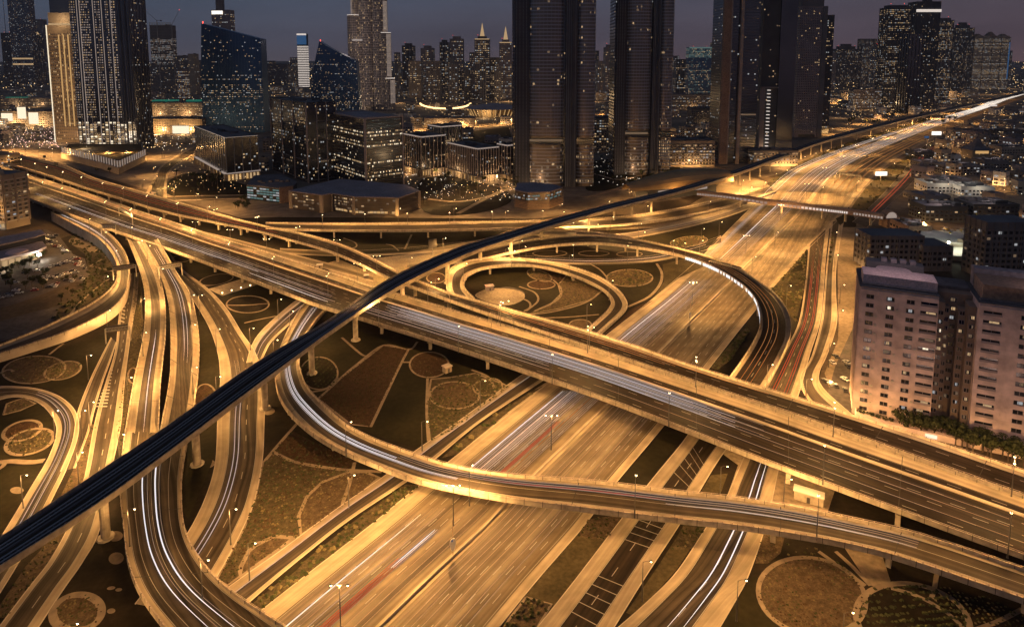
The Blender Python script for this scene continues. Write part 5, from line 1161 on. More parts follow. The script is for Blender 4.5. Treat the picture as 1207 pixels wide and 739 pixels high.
# round two-tier pavilion building
r, q = poly_bld([(607, 225), (622, 228), (648, 227), (663, 222), (656, 219), (630, 216), (610, 217)], 17, 'pavilion_building', 'two-tier low building with mauve roof, glass upper floor and brown slatted base', 'building', 'glass_brown', 'roof_mauve')
for i in range(3):
    face_cells(r, q[i], q[i + 1], 9.5, 15.5, 9, 2, .55, ('win_dim', 'win_teal', 'win_cool'), gx=.8)
    m = MB()
    for z in np.arange(1, 9, 1.6): face_box(m, q[i], q[i + 1], 0, 1, z, z + .7, .8)
    m.build('slat', 'roof_brown', r, 'stuff')
m = MB(); face_box(m, q[3], q[4], 0, 1, 0, 12, 1); m.build('side_wall', 'wall_grey', r)

# --- twin banded towers
def banded(uL, uR, v, label, side):
    b = front_px(uL, uR, v, 42, label, h=330, body='glass_dark'); w = b.w
    # curved bays with vertical ribs
    m = MB()
    for x0, x1, pr in ((.20, .62, 7), (.78, 1.0, 5)):
        cx_, hw = w * (x0 + x1) / 2, w * (x1 - x0) / 2
        for i in range(1, 14): a_ = pi + pi * i / 14; m.box(cx_ + (hw + .5) * cos(a_), (pr + .6) * sin(a_), 60, 330, .22, .3)
    m.build('rib', 'band_grey', b.root, 'stuff')
    for x0, x1, pr, mt in ((.20, .62, 7, 'glass_brown'), (.78, 1.0, 5, 'glass_brown')):
        m = MB(); cx_, hw = w * (x0 + x1) / 2, w * (x1 - x0) / 2; N = 10
        pts = [(cx_ + hw * cos(pi + pi * i / N), pr * sin(pi + pi * i / N)) for i in range(N + 1)]
        for zz0, zz1 in ((0, 50), (58, 330)):
            m.prism(pts, zz0, zz1)
        m.build('curved_bay', mt, b.root)
        m = MB(); wn_ = MB()
        for z in np.arange(4, 326, 4.1):
            if 48 < z < 60: continue
            k1 = 1.02; vs = []
            pts2 = [(cx_ + (hw + .3) * cos(pi + pi * i / N), (pr + .4) * sin(pi + pi * i / N)) for i in range(N + 1)]
            for p_ in pts2: vs += [(p_[0], p_[1], z), (p_[0], p_[1], z + 1.1)]
            m.add(vs, [(2 * i, 2 * i + 2, 2 * i + 3, 2 * i + 1) for i in range(N)])
            pr_ = (.42 if z < 50 else .06) * random.choice((.2, .4, 1, 2.4))
            for i in range(N):
                if random.random() < pr_:
                    A_, B_ = pts2[i], pts2[i + 1]; f_ = random.uniform(.3, .55); B_ = (A_[0] + (B_[0] - A_[0]) * f_, A_[1] + (B_[1] - A_[1]) * f_); wn_.add([(A_[0], A_[1] + .28, z + 1.3), (B_[0], B_[1] + .28, z + 1.3), (B_[0], B_[1] + .28, z + 3.7), (A_[0], A_[1] + .28, z + 3.7)], [(0, 1, 2, 3)], random.choice((0, 1, 2)))
        m.build('floor_band', 'band_grey', b.root, 'stuff'); wn_.build('window', ['win_warm', 'win_dim', 'win_dim'], b.root, 'stuff')
    m = MB(); b.sbox(m, 0, w * .64, w * .705, 0, 330, 6.5); b.sbox(m, 0, w * .71, w * .775, 0, 330, 8.0); m.build('dark_core', 'wall_dark', b.root)
    m = MB(); 
    for x_ in (.645, .67, .70, .75): b.sbox(m, 0, w * x_, w * x_ + .5, 0, 330, 8.3 if x_ > .7 else 6.8)
    m.build('core_fin', 'fin_dim', b.root)
    b.windows(4.1, 2.6, .05, sides=(0, 1), gx=.5, dark=None); b.bands(4.1, 'wall_dark', t=.8, sides=(0, 1, 2))
    m = MB(); b.sbox(m, 0, .02 * w, w * .2, 0, 330, 3); m.build('left_pier', 'wall_dark', b.root)
    m = MB()
    for z in np.arange(3, 326, 4.1):
        for t in (.04, .08, .12, .16): b.sbox(m, 0, w * t - .25, w * t + .25, z, z + 3.4, 3.2)
    m.build('lattice', 'fin_dim', b.root, 'stuff')
    m = MB(); b.sbox(m, 0, w * .2, w * .6, 53, 56, .3); m.build('lit_floor', 'win_dim', b.root)
    spot(w * .3, -26, 8, 9000, (1, .6, .3), 2, b.root)
    return b
banded(605, 699, 219, 'left one of the two banded towers with curved bays, cut off by the top edge', 0)
banded(722, 789, 206, 'right one of the two banded towers with curved bays, cut off by the top edge', 1)
b = front_px(604, 611, 213, 30, 'slim dark gridded slab against the left side of the left banded tower', h=320, body='wall_mauve'); b.windows(4.1, 2, .05, dark='glass_dark', gx=.6); b.bands(4.1, 'wall_dark', t=.6)
# --- dark finned towers right of centre
b = front_px(846, 889, 193, 45, 'black glass tower with two brown vertical slabs on its left side', h=330, body='glass_dark'); b.windows(4, 3, .06, mats=('win_cool', 'win_dim')); b.bands(4, 'wall_dark', t=.5, proud=.1)
m = MB(); b.sbox(m, 0, 0, b.w * .2, 0, 330, 4); m.build('brown_slab', 'roof_brown', b.root); m = MB(); b.sbox(m, 0, b.w * .46, b.w * .54, 0, 330, 4.5); m.build('pale_fin', 'concrete_pink', b.root); m = MB(); b.sbox(m, 0, b.w * .2, b.w * .23, 0, 330, 5); m.build('pale_fin', 'concrete_pink', b.root)
m = MB(); b.sbox(m, 0, b.w * .56, b.w * .98, 70, 72, .5); m.build('lit_floor', 'win_dim', b.root)
b = front_px(893, 932, 180, 45, 'black glass tower with a column of stacked round lights on its left side', h=330, body='wall_dark'); b.windows(4.2, 3, .05, mats=('win_warm', 'win_dim'))
m = MB()
for z in np.arange(4, 104, 5.6): m.cyl(b.w * .24, -2.0, z, z + .9, 3.2, 3.2, 14, 0); m.cyl(b.w * .24, -2.3, z + .9, z + 1.8, 2.7, 2.7, 14, 1)
m.build('round_balcony', ['wall_grey', 'strip_white'], b.root, 'stuff'); m = MB(); b.sbox(m, 0, 0, b.w * .12, 0, 106, 4); b.sbox(m, 0, 0, b.w * .5, 104, 106, 5.5); m.build('side_frame', 'wall_mauve', b.root); m = MB(); b.sbox(m, 0, b.w * .5, b.w * .98, 0, 330, 3); m.build('black_core', 'glass_dark', b.root)
spot(b.w * .2, -12, 6, 6000, (1, .7, .4), 1, b.root)
b = front_px(936, 968, 162, 34, 'mauve tower with a regular grid of small windows, right of the black towers', vt=8, body='wall_mauve', ang=4)
b.windows(4.6, 3.6, .04, gx=.42, gz=.5, dark='glass_dark', sides=(0, 1, 2), z0=8, clump=True, mats=('win_warm',)); b.roof(n=0, ring='wall_mauve'); b.block(b.w / 2, 17, b.h, b.h + 30, b.w * .8, 24, 'wall_grey', 'upper_block')
m = MB(); b.sbox(m, 0, b.w * .82, b.w * .98, 0, b.h, 1.5); m.build('corner_shaft', 'wall_grey', b.root); m = MB(); b.sbox(m, 0, b.w * .15, b.w * .75, .1, 6, .4); m.build('entrance', 'glass_dark', b.root)
b = front_px(966, 976, 158, 30, 'narrow dark annex on the right side of the mauve gridded tower', vt=18, body='wall_dark'); b.windows(4.4, 3, .22)
# long low buildings between the towers
for (uL, uR, v, vt, lab, body, lit, dp) in ((789, 842, 197, 166, 'low office building with bright strip windows left of the black towers', 'wall_tan', .45, 34), (815, 846, 150, 128, 'dark flat-roofed hall in front of the teal-topped building', 'wall_dark', .05, 40), (790, 842, 130, 112, 'low tan building lit orange below the teal-topped building', 'wall_tan', .3, 50),
        (700, 723, 180, 140, 'tan gridded building between the two banded towers', 'wall_tan', .3, 40), (1005, 1038, 128, 106, 'pale low block with scattered lit windows before the right cluster', 'wall_mauve', .35, 30), (888, 940, 196, 178, 'low terraced building with warm lights at the foot of the black towers', 'wall_tan', .35, 25),
        (1040, 1075, 128, 120, 'low dark shed among the right city lights', 'wall_grey', .3, 30), (312, 340, 100, 76, 'broad dark office slab beyond the slanted blue tower', 'wall_dark', .05, 60)):
    b = front_px(uL, uR, v, dp, lab, vt=vt, body=body, name='low_building', cat='building'); b.windows(4.2, 4, lit, dark='glass_dark'); b.bands(4.2, 'wall_grey', t=.8); b.roof(n=4)
    if 780 < uL < 900: spot(b.w / 2, -12, 7, 9000, (1, .6, .26), 2, b.root)
b = front_px(811, 838, 112, 50, 'dark office tower with glowing teal top floors', vt=56, body='glass_blue'); b.windows(6, 5, .35, mats=('win_teal', 'win_warm', 'win_dim')); b.windows(6, 4, .9, z0=b.h * .78, mats=('win_teal',), name='teal_floor'); m = MB(); b.sbox(m, 0, 0, b.w, b.h - 3, b.h, 1); m.build('teal_edge', 'win_teal', b.root); b.beacon()
# --- right cluster
RC = [(980, 1013, 104, 58, 'dark broad tower with stepped top and red lights, left of the pointed wedge', 'wall_dark', .25, 'step'), (1013, 1030, 102, 46, 'pale wedge-shaped tower with slanted right edge', 'wall_grey', .3, 'wedge'),
      (1040, 1066, 128, 9, 'tall dark rounded-top tower with golden windows and red lights', 'wall_dark', .42, 'round'), (1068, 1074, 122, 45, 'slim dark slab squeezed between two taller right towers', 'wall_dark', .15, None),
      (1073, 1100, 126, 2, 'tallest tower of the right cluster with a white lit rim near its top', 'wall_dark', .16, 'rim'), (1066, 1082, 134, 40, 'black slab in front of the tallest right tower', 'glass_dark', .10, None), (1099, 1117, 122, 24, 'dark tower with stacked pale balconies lit white', 'wall_grey', .55, 'round'), (1121, 1143, 106, 33, 'dark tower with red lights beside the mansard block', 'wall_dark', .2, 'step'),
      (1144, 1186, 106, 44, 'broad reddish mansard block with many tiny lit windows', 'wall_tan', .55, 'mansard')]
for uL, uR, v, vt, lab, body, lit, top in RC:
    b = front_px(uL, uR, v, 45, lab, vt=vt, body=body); b.windows(5.5, 4.2, lit, mats=('win_warm', 'win_dim', 'win_cool', 'win_dim')); b.fins((0, .25, .5, .75, 1), 'wall_dark', w=1.2, proud=1.5)
    if top == 'step': b.block(b.w / 2, 20, b.h, b.h + 14, b.w * .6, 25, 'wall_dark', 'crown'); b.block(b.w / 2, 20, b.h + 14, b.h + 26, b.w * .35, 15, 'wall_dark', 'crown'); b.beacon(b.h + 12, 3)
    if top == 'round': b.block(b.w / 2, 22, b.h, b.h + 7, b.w * .8, 30, body, 'crown'); b.beacon(b.h + 7, 2)
    if top == 'rim':
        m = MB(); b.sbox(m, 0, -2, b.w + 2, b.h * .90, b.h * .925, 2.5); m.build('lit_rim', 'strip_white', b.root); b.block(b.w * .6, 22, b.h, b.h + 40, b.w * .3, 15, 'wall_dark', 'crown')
    if top == 'wedge': m = MB(); m.prism([(b.w, 0), (b.w * 1.5, 0), (b.w * 1.5, 30), (b.w, 30)], 0, [b.h, 4, 4, b.h]); m.build('sloping_side', 'wall_grey', b.root)
    if top == 'mansard':
        for t in (.15, .5, .85): m = MB(); hh = 26 if t == .5 else 16; m.cyl(b.w * t, 20, b.h, b.h + hh, b.w * .17, b.w * .04, 4, ph=pi / 4); m.build('mansard_roof', 'roof_brown', b.root)
        b.block(b.w / 2, 20, b.h, b.h + 6, b.w * .96, 34, 'wall_tan', 'attic'); m = MB(); b.sbox(m, 0, b.w * .97, b.w, b.h * .2, b.h * .9, 1.5); m.build('lit_edge', 'sign_blue', b.root)
# --- far skyline
FAR = [(466, 470, 112, 62), (475, 488, 110, 54), (482, 497, 116, 72), (497, 511, 113, 57), (503, 519, 118, 72), (519, 529, 110, 50), (525, 534, 115, 68), (531, 546, 112, 46), (530, 539, 119, 76), (538, 547, 118, 84), (548, 555, 115, 80), (554, 562, 115, 62), (560, 577, 116, 46), (566, 572, 119, 70), (577, 588, 115, 68), (589, 603, 116, 50), (583, 590, 118, 78), (699, 705, 110, 60), (704, 712, 112, 72), (713, 722, 116, 56), (790, 799, 108, 66), (796, 811, 110, 70), (840, 845, 112, 50), (976, 983, 112, 62), (1031, 1038, 110, 56), (313, 322, 98, 72), (340, 351, 104, 78), (343, 349, 98, 68), (1186, 1190, 100, 60)]
D1 = ['pale', 'dark', 'tan', 'grey', 'dim', 'brownish']; 
for i, (uL, uR, v, vt) in enumerate(FAR):
    body = ('wall_grey', 'wall_dark', 'wall_tan', 'wall_mauve')[i % 4]; tall = vt < 60
    lab = '%s %s far skyline tower %s' % (['grey', 'dark', 'tan', 'mauve'][i % 4], 'tall' if tall else 'short', ('left of the banded towers' if uL < 604 and uL > 450 else 'between the banded towers' if uL < 730 else 'between the right banded tower and the black towers' if uL < 850 else 'among the right cluster' if uL > 960 else 'between the slanted blue towers'))
    b = front_px(uL, uR, v, 50, lab, vt=vt, body=body, group='far towers: ' + lab); b.windows(8, 6, .30 if i % 3 else .45, mats=('win_warm', 'win_dim', 'win_cool', 'win_dim'), sides=(0, 1, 2))
    b.fins((0, .33, .66, 1), 'fin_dim', w=1.6, proud=1.5, sides=(0, 1, 2))
    if tall: b.block(b.w / 2, 25, b.h, b.h + 10, b.w * .6, 30, body, 'crown'); b.beacon(b.h + 10, 1)
    if uL in (560, 589): m = MB(); m.cyl(b.w / 2, 20, b.h + 10, b.h + 60, 9, .5, 6); m.build('spire', 'win_warm', b.root); m = MB(); b.sbox(m, 0, 0, b.w, b.h - 3, b.h, 2); m.build('lit_crown', 'win_warm', b.root)
# ------------------------------------------------------------------ pink apartment building on the right
A = np.array(P(1005, 487)[:2]); B = np.array(P(1207, 530)[:2]); ang = math.atan2(*(B - A)[::-1]); d1 = (B - A) / np.linalg.norm(B - A)
r = empty('apartment_building', (A[0], A[1], 0), ang, 'large pink apartment building with recessed windows and a dark stepped recess between two wings', 'apartment building')
HB = height_at(A[0], A[1], 338)
def xu(u, z=0, y=0):       # local x whose projection falls on column u
    lo, hi = -20, 150
    for _ in range(40):
        mid = (lo + hi) / 2; q = A + d1 * mid + np.array((-d1[1], d1[0])) * y
        if proj(q[0], q[1], z)[0] < u: lo = mid
        else: hi = mid
    return lo
W1 = xu(1096, 3); X2 = xu(1142, 3); W2 = X2 + W1 * 1.35; DP = 24.0; FH = (HB - 3) / 14.0; NF = 14
print('apt', HB, W1, X2, W2)
def wing(x0, x1, nm='wall'):
    m = MB(); m.box((x0 + x1) / 2, DP / 2 + .5, -.5, HB, x1 - x0, DP, 0); return m.build(nm, 'wall_pink', r)
meshcache = {}
def piece(name, wx, wy, wz, mt, x, y, z, parent=r):
    k = (name, round(wx, 3), round(wy, 3), round(wz, 3), mt)
    if k not in meshcache:
        m = MB(); m.box(0, 0, 0, wz, wx, wy); o = m.build(name, mt, parent); meshcache[k] = o.data
    else: o = bpy.data.objects.new(name, meshcache[k]); C.objects.link(o); o.parent = parent
    o.location = (x, y, z); return o
wn_mesh = {}
def window(x, z, w, h, y=.0, lit=None, rot=0, parent=r):
    k = (round(w, 2), round(h, 2))
    if k not in wn_mesh:
        m = MB(); t = .14
        for a, b, c, e in ((-w / 2, -w / 2 + t, 0, h), (w / 2 - t, w / 2, 0, h), (-t / 2, t / 2, t, h - t), (-w / 2 + t, w / 2 - t, 0, t), (-w / 2 + t, w / 2 - t, h - t, h)):
            m.box((a + b) / 2, 0, c, e, b - a, .16)
        me = m.build('window', 'wall_mauve', parent); f = me.data; bpy.data.objects.remove(me)
        m = MB(); m.box(0, .06, t, h - t, w - 2 * t, .05); pd = m.build('pane', 'glass_dark', parent); pm = pd.data; bpy.data.objects.remove(pd); wn_mesh[k] = (f, pm)
    f, pm = wn_mesh[k]
    o = bpy.data.objects.new('window', f); C.objects.link(o); o.parent = parent; o.location = (x, y, z); o.rotation_euler = (0, 0, rot)
    p = bpy.data.objects.new('pane', pm); C.objects.link(p); p.parent = o
    if lit:
        m = MB(); ww = w * random.uniform(.25, .6); m.box(random.uniform(-.15, .15) * w, .02, h * .2, h * .85, ww, .03); l = m.build('lit_curtain', lit, o)
    return o
def rl(): return random.choices((None, 'win_warm', 'win_dim', 'win_cool', 'win_bright'), (60, 12, 20, 5, 3))[0]
def facade(x0, x1, cols):
    """cols: (centre fraction, width fraction) of windows; pink panels stand 0.35 m proud between them"""
    L_ = x1 - x0
    for f in range(NF):
        z = 1.2 + f * FH; hh = FH * .50
        # spandrel row above and below the window row
        cuts = [0] + [q for c, w in cols for q in (c - w / 2, c + w / 2)] + [1]
        for i in range(0, len(cuts) - 1, 2):
            a, b = cuts[i], cuts[i + 1]
            if b - a > .01: piece('facade_panel', (b - a) * L_ - .02, .36, hh, 'wall_pink', x0 + (a + b) / 2 * L_, .32, z + (FH - hh) * .5 + .01)
        n = 4
        for i in range(n):
            piece('spandrel_panel', L_ / n - .04, .40 + .03 * ((i + f) % 2), FH - hh - .02, 'wall_pink', x0 + L_ * (i + .5) / n, .30, z + (FH + hh) * .5 + .015)
        for c, w in cols:
            window(x0 + c * L_, z + (FH - hh) * .5 + .01, w * L_, hh - .02, .38, rl())
    piece('spandrel_panel', L_, .42, 1.2 + (FH - FH * .50) * .5, 'wall_pink', (x0 + x1) / 2, .30, 0)
wing(0, W1); facade(0, W1, ((.135, .105), (.40, .105), (.655, .105), (.885, .21)))
wing(X2, W2); facade(X2, W2, ((.12, .16), (.40, .09), (.62, .09), (.84, .09)))
for x0_, x1_, cs in ((0, W1, (.22, .49, .745)), (X2, W2, (.49, .71, .93))):
    for f in range(NF):
        for c in cs:
            if random.random() < .4: piece('air_unit', .9, .5, .7, 'steel_light', x0_ + (x1_ - x0_) * c, -.15, 1.2 + f * FH + FH * .28)
        for c, w_ in ((.885, .21),) if x0_ == 0 else ((.12, .16),):
            piece('balcony_rail', (x1_ - x0_) * w_, .12, .9, 'wall_mauve', x0_ + (x1_ - x0_) * c, .02, 1.2 + f * FH + FH * .27)
# stepped recess between the wings, its shade put into the darker brown walls
m = MB(); m.box((W1 + X2) / 2, DP / 2 + 7, -.5, HB - 1, X2 - W1 + 2, DP - 8); m.build('recess_wall', 'wall_recess_shade', r)
steps = ((0, .22, 4.0), (.22, .40, 8.0), (.60, .8, 7.0), (.8, 1, 3.2))
for a, b, y in steps:
    xa, xb = W1 + (X2 - W1) * a, W1 + (X2 - W1) * b; m = MB(); m.box((xa + xb) / 2, y + 5, -.5, HB - (6 if .1 < a < .7 else 3), xb - xa, 10); m.build('stepped_bay', 'wall_recess_shade', r)
    for f in range(1, NF - 1): window((xa + xb) / 2, 1.2 + f * FH + FH * .25, (xb - xa) * .72, FH * .5, y - .12, rl())
for f in range(2, NF): window((W1 + X2) / 2, 1.2 + f * FH + FH * .25, (X2 - W1) * .2, FH * .5, 10.82, rl())
# side face
for f in range(NF):
    for yy in (3, 9.5, 16, 22):
        o = window(-.1, 1.2 + f * FH + FH * .3, 1.8, FH * .42, yy, rl(), -pi / 2)
for yy, w_ in ((.9, .7), (6.2, 4.0), (12.8, 4.0), (19.2, 4)): piece('side_panel', .3, w_, HB - 1, 'wall_pink', -.15, yy, 0)
# roof: setback, pink deck with a round lobe, plant
for x0, x1 in ((0, W1), (X2, W2)):
    m = MB(); m.box((x0 + x1) / 2, DP / 2 + .5, HB, HB + .4, x1 - x0 + .6, DP + .6); m.build('cornice', 'wall_dark', r)
    m = MB(); m.box((x0 + x1) / 2, 2.6, HB + .4, HB + 1.2, x1 - x0 - 1.0, 1.4); m.build('roof_channel', 'roof_grey', r)
c0, c1 = 1.0, W1 - .3
m = MB(); m.box((c0 + c1) / 2, 9, HB + .4, HB + 4.6, c1 - c0, 11); m.build('roof_deck', 'roof_pink', r)
m = MB(); m.cyl(W1 * .47, 14.2, HB + .4, HB + 4.7, 6.6, 6.6, 28); m.build('roof_lobe', 'roof_pink', r)
m = MB(); m.box(W1 * .5, DP - 2.0, HB + .4, HB + 6.0, W1 * .78, 6.0); m.build('plant_room', 'wall_grey', r)
for i in range(4): piece('air_unit', 2.2, 3.4, 1.4, 'roof_mauve', W1 * (.36 + .13 * i), DP - 2.0, HB + 6.0)
m = MB(); m.box(X2 + (W2 - X2) / 2 + .6, 11, HB + .4, HB + 6.5, W2 - X2 - 1.6, 15); m.build('roof_deck', 'roof_brown', r)
m = MB(); m.box(X2 + (W2 - X2) / 2, DP - 1, HB + .4, HB + 8.0, W2 - X2 - 3, 5); m.build('plant_room', 'roof_mauve', r)
m = MB(); m.box((W1 + X2) / 2, DP * .62 + 7, HB - .95, HB + .2, X2 - W1, DP * .5); m.build('recess_roof', 'roof_grey', r)
m = MB(); m.box(W2 * .5, -4.0, 0, 2.6, W2 * .98, 7.0); m.build('ground_floor', 'wall_pink', r)
for x_, g_ in ((W1 * .98, 'win_bright'), (W1 * .3, 'win_dim'), (W2 * .93, 'win_cool')): piece('door_light', 4, .3, 1.6, g_, x_, -7.6, .4)
spot(W1 * .1, -14, 5, 5000, LAMP_COL, 1, r)
for fx in (W1 * .3, W1 * 1.0, W2 * .72, W2 * .95): spot(fx, -26, 20, 4200, (1, .60, .42), 6, r, 'facade_fill_light')  # added soft fill on the facade, no fixture stands in the garden
for fx in (W1 * .25, W1 * .75, W2 * .8): spot(fx, 6, HB + 15, 1500, (1, .72, .72), 2, r, 'roof_fill_light')  # added fill to brighten the roof, without fixtures



# ------------------------------------------------------------------ apartment block at the left edge
A2 = np.array(P(-58, 262)[:2]); B2 = np.array(P(8, 271)[:2]); an = math.atan2(*(B2 - A2)[::-1]); w = float(np.linalg.norm(B2 - A2)); h = height_at(B2[0], B2[1], 208)
b = Bld(A2, an, w, 20, h, 'tan balconied apartment block with round-arched roof gable at the left edge', name='apartment_block', cat='apartment building', body='wall_tan')
b.windows(3.7, 4.2, .22, z0=7, dark='glass_dark', gx=.5, gz=.5); b.bands(3.7, 'wall_white', z0=7, t=.6, proud=.5); b.fins(9, 'wall_tan', 5, b.h, 1.6, .9)
m = MB(); N = 12; c_ = w * .88; vs = [(c_ + 5 * cos(pi * i / N), -1.0, b.h + 5 * sin(pi * i / N)) for i in range(N + 1)] + [(c_ + 5 * cos(pi * i / N), 5.0, b.h + 5 * sin(pi * i / N)) for i in range(N + 1)]
m.add(vs, [tuple(range(N, -1, -1)), tuple(range(N + 1, 2 * N + 2))] + [(i, i + 1, N + 2 + i, N + 1 + i) for i in range(N)]); m.build('arched_gable', 'wall_tan', b.root)
m = MB(); m.cyl(0, 0, 0, .6, 3.4, 3.4, 20); o = m.build('round_window', 'glass_dark', b.root); o.rotation_euler = (pi / 2, 0, 0); o.location = (c_, -1.0, b.h + .6)
b.roof('roof_grey', n=4, ring='wall_tan'); face_cells(b.root, (0, 0), (w, 0), .5, 6.5, 14, 1, .85, ('win_bright', 'win_cool', 'win_warm'), 'shopfront', gx=.8, off=1.1)
b.block(w * .5, -4, 6, 6.6, w, 9, 'wall_white', 'canopy'); spot(w * .75, -9, 5, 12000, (1, .85, .7), 1, b.root); spot(w * .95, -10, 18, 6000, LAMP_COL, 1, b.root); spot(w * .8, -26, 30, 9000, LAMP_COL, 3, b.root)
# low showroom with curved canopy
r, q = poly_bld([(-60, 289), (0, 281), (48, 272), (53, 277), (40, 281), (0, 290), (-60, 300)], 12, 'showroom', 'low showroom with two mauve roof levels and bright arched entrance beside the car park', 'showroom', 'glass_dark', 'roof_mauve')
m = MB(); lo = [P(u, v, 8)[:2] for u, v in ((-60, 314), (0, 306), (44, 296), (55, 291), (50, 285), (0, 292), (-60, 303))]; o_ = r.location; m.prism([(x - o_[0], y - o_[1]) for x, y in lo], 7, 8.4); m.build('lower_roof', 'roof_mauve', r)
m = MB(); lo2 = [P(u, v, 8)[:2] for u, v in ((-60, 311), (0, 303), (42, 294), (50, 289), (0, 296), (-60, 306))]; m.prism([(x - o_[0], y - o_[1]) for x, y in lo2], -.2, 7); m.build('wall', 'wall_tan', r)
m = MB(); x, y, _ = P(20, 297, 8.5); m.cyl(x - o_[0], y - o_[1], 8.4, 9.4, 7, 6, 24); m.build('roof_dome', 'roof_pink', r)
a_, c_ = np.array([lo2[1][0] - o_[0], lo2[1][1] - o_[1]]), np.array([lo2[2][0] - o_[0], lo2[2][1] - o_[1]])
for i in range(5):
    m = MB(); face_box(m, a_, c_, .04 + .19 * i, .18 + .19 * i, .4, 4.6, .5); m.build('lit_arch', 'win_warm', r)
x, y, _ = P(46, 300, 5); m = MB(); m.cyl(x - o_[0], y - o_[1] , 4, 5.4, 1.2, 1.2, 8); m.build('flood_lamp', 'lamp_white', r); spot(x - o_[0] + 2, y - o_[1] - 3, 5, 9000, (1, .95, .75), 1, r); spot(a_[0] + 10, a_[1] - 8, 3, 4000, (1, .8, .5), 1, r)

# ------------------------------------------------------------------ metro station shell and lit footbridge
hz_ = 17
pts_px = [(738, 216), (770, 204), (810, 198), (855, 198), (851, 209), (838, 222), (815, 221), (780, 219)]
q = [P(u, v, 20)[:2] for u, v in pts_px]; o = np.mean(q, axis=0); r = empty('station', (o[0], o[1], 0), 0, 'railway station under a golden shell-shaped roof where the lit footbridge begins', 'railway station')
q = [np.array(p) - o for p in q]
ax0, ax1 = np.array(q[0]), (q[3] + q[4]) / 2; axd = (ax1 - ax0); LL_ = np.linalg.norm(axd); axd /= LL_; axn = np.array((-axd[1], axd[0]))
vs, fs = [], []; NA, NB = 24, 10
for i in range(NA + 1):
    t = i / NA; hw = 2 + 15 * sin(pi * min(1, t * .62 + .06)) ** .8; zc = 15 + 13 * sin(pi * min(1, .08 + t * .70))
    for j in range(NB + 1):
        a = pi * j / NB; p_ = ax0 + axd * LL_ * t + axn * hw * cos(a); vs.append((p_[0], p_[1], 12 + (zc - 12) * sin(a) ** .7))
for i in range(NA):
    for j in range(NB): k_ = i * (NB + 1) + j; fs.append((k_, k_ + NB + 1, k_ + NB + 2, k_ + 1))
m = MB(); m.add(vs, fs); o1 = m.build('shell_roof', 'roof_gold', r); md = o1.modifiers.new('thickness', 'SOLIDIFY'); md.thickness = .5
m = MB(); c_ = ax0 + axd * LL_ * .5; m.box(c_[0], c_[1], 0, 12, LL_ * .7, 20, math.atan2(axd[1], axd[0])); m.build('concourse', 'wall_dark', r)
m = MB(); c2 = c_ - axn * 10.2 if axn[1] > 0 else c_ + axn * 10.2; m.box(c2[0], c2[1], 6, 10, LL_ * .5, .5, math.atan2(axd[1], axd[0])); m.build('lit_glazing', 'strip_pale', r)
spot(ax1[0] + 8, ax1[1] - 16, 14, 16000, LAMP_COL, 2, r); spot(c_[0], c_[1] - 30, 10, 12000, LAMP_COL, 2, r)
def tube(pts, z, w, h, root, name, mt):
    q = np.array(pts); d = np.gradient(q, axis=0); n = np.stack([-d[:, 1], d[:, 0], 0 * d[:, 0]], 1); n /= np.linalg.norm(n, axis=1)[:, None]
    prof = [(-w / 2, 0), (-w / 2, h * .62), (-w * .3, h), (w * .3, h), (w / 2, h * .62), (w / 2, 0)]; vs, fs = [], []; k_ = 6
    for i in range(len(q)):
        for a, c in prof: p_ = q[i] + n[i] * a; vs.append((p_[0], p_[1], z + c))
    for i in range(len(q) - 1):
        for j in range(k_): l_ = (j + 1) % k_; fs.append((i * k_ + j, i * k_ + k_ + j, i * k_ + k_ + l_, i * k_ + l_))
    fs += [tuple(range(k_ - 1, -1, -1)), tuple(range((len(q) - 1) * k_, len(q) * k_))]; m = MB(); m.add(vs, fs); return m.build(name, mt, root), q, n
FB = [P(u, v, 9.5) for u, v in ((822, 228), (860, 232), (916, 240), (970, 246.5), (1000, 250), (1042, 256))]
r = empty('footbridge', FB[0][:2] + (0,), 0, 'covered footbridge with bright strip windows crossing the highway from the station', 'footbridge')
fb = crom(FB, 4); fb = fb - np.array((FB[0][0], FB[0][1], 0)); fb[:, 2] = 0
o1, q, n = tube(fb, 7.5, 6.0, 5.0, r, 'tube_body', 'roof_brown')
def seg_at(t): k_ = t * (len(q) - 1); i = min(int(k_), len(q) - 2); return q[i] + (q[i + 1] - q[i]) * (k_ - i), n[i]
sgn = -1 if n[0][1] > 0 else 1
cells = []
for j in range(60):
    t0, t1 = j / 60 + .002, (j + .8) / 60; mt = 'strip_white' if (.50 < t0 < .80 ) else ('strip_pale' if t0 < .36 or .40 < t0 < .50 or t0 > .82 else None)
    if not mt: continue
    a, na = seg_at(t0); c, _ = seg_at(t1); na = na * sgn; m = MB(); y0 = 3.05
    p0, p1 = a + na * y0, c + na * y0; m.add([(p0[0], p0[1], 8.3), (p1[0], p1[1], 8.3), (p1[0], p1[1], 10.3), (p0[0], p0[1], 10.3)], [(0, 1, 2, 3)]); m.build('window_panel', mt, r)
for t in (.25, .42, .60, .78, .93):
    a, _ = seg_at(t); m = MB(); m.box(a[0], a[1], -.2, 7.5, 1.6, 1.6); m.build('pier', 'concrete', r)
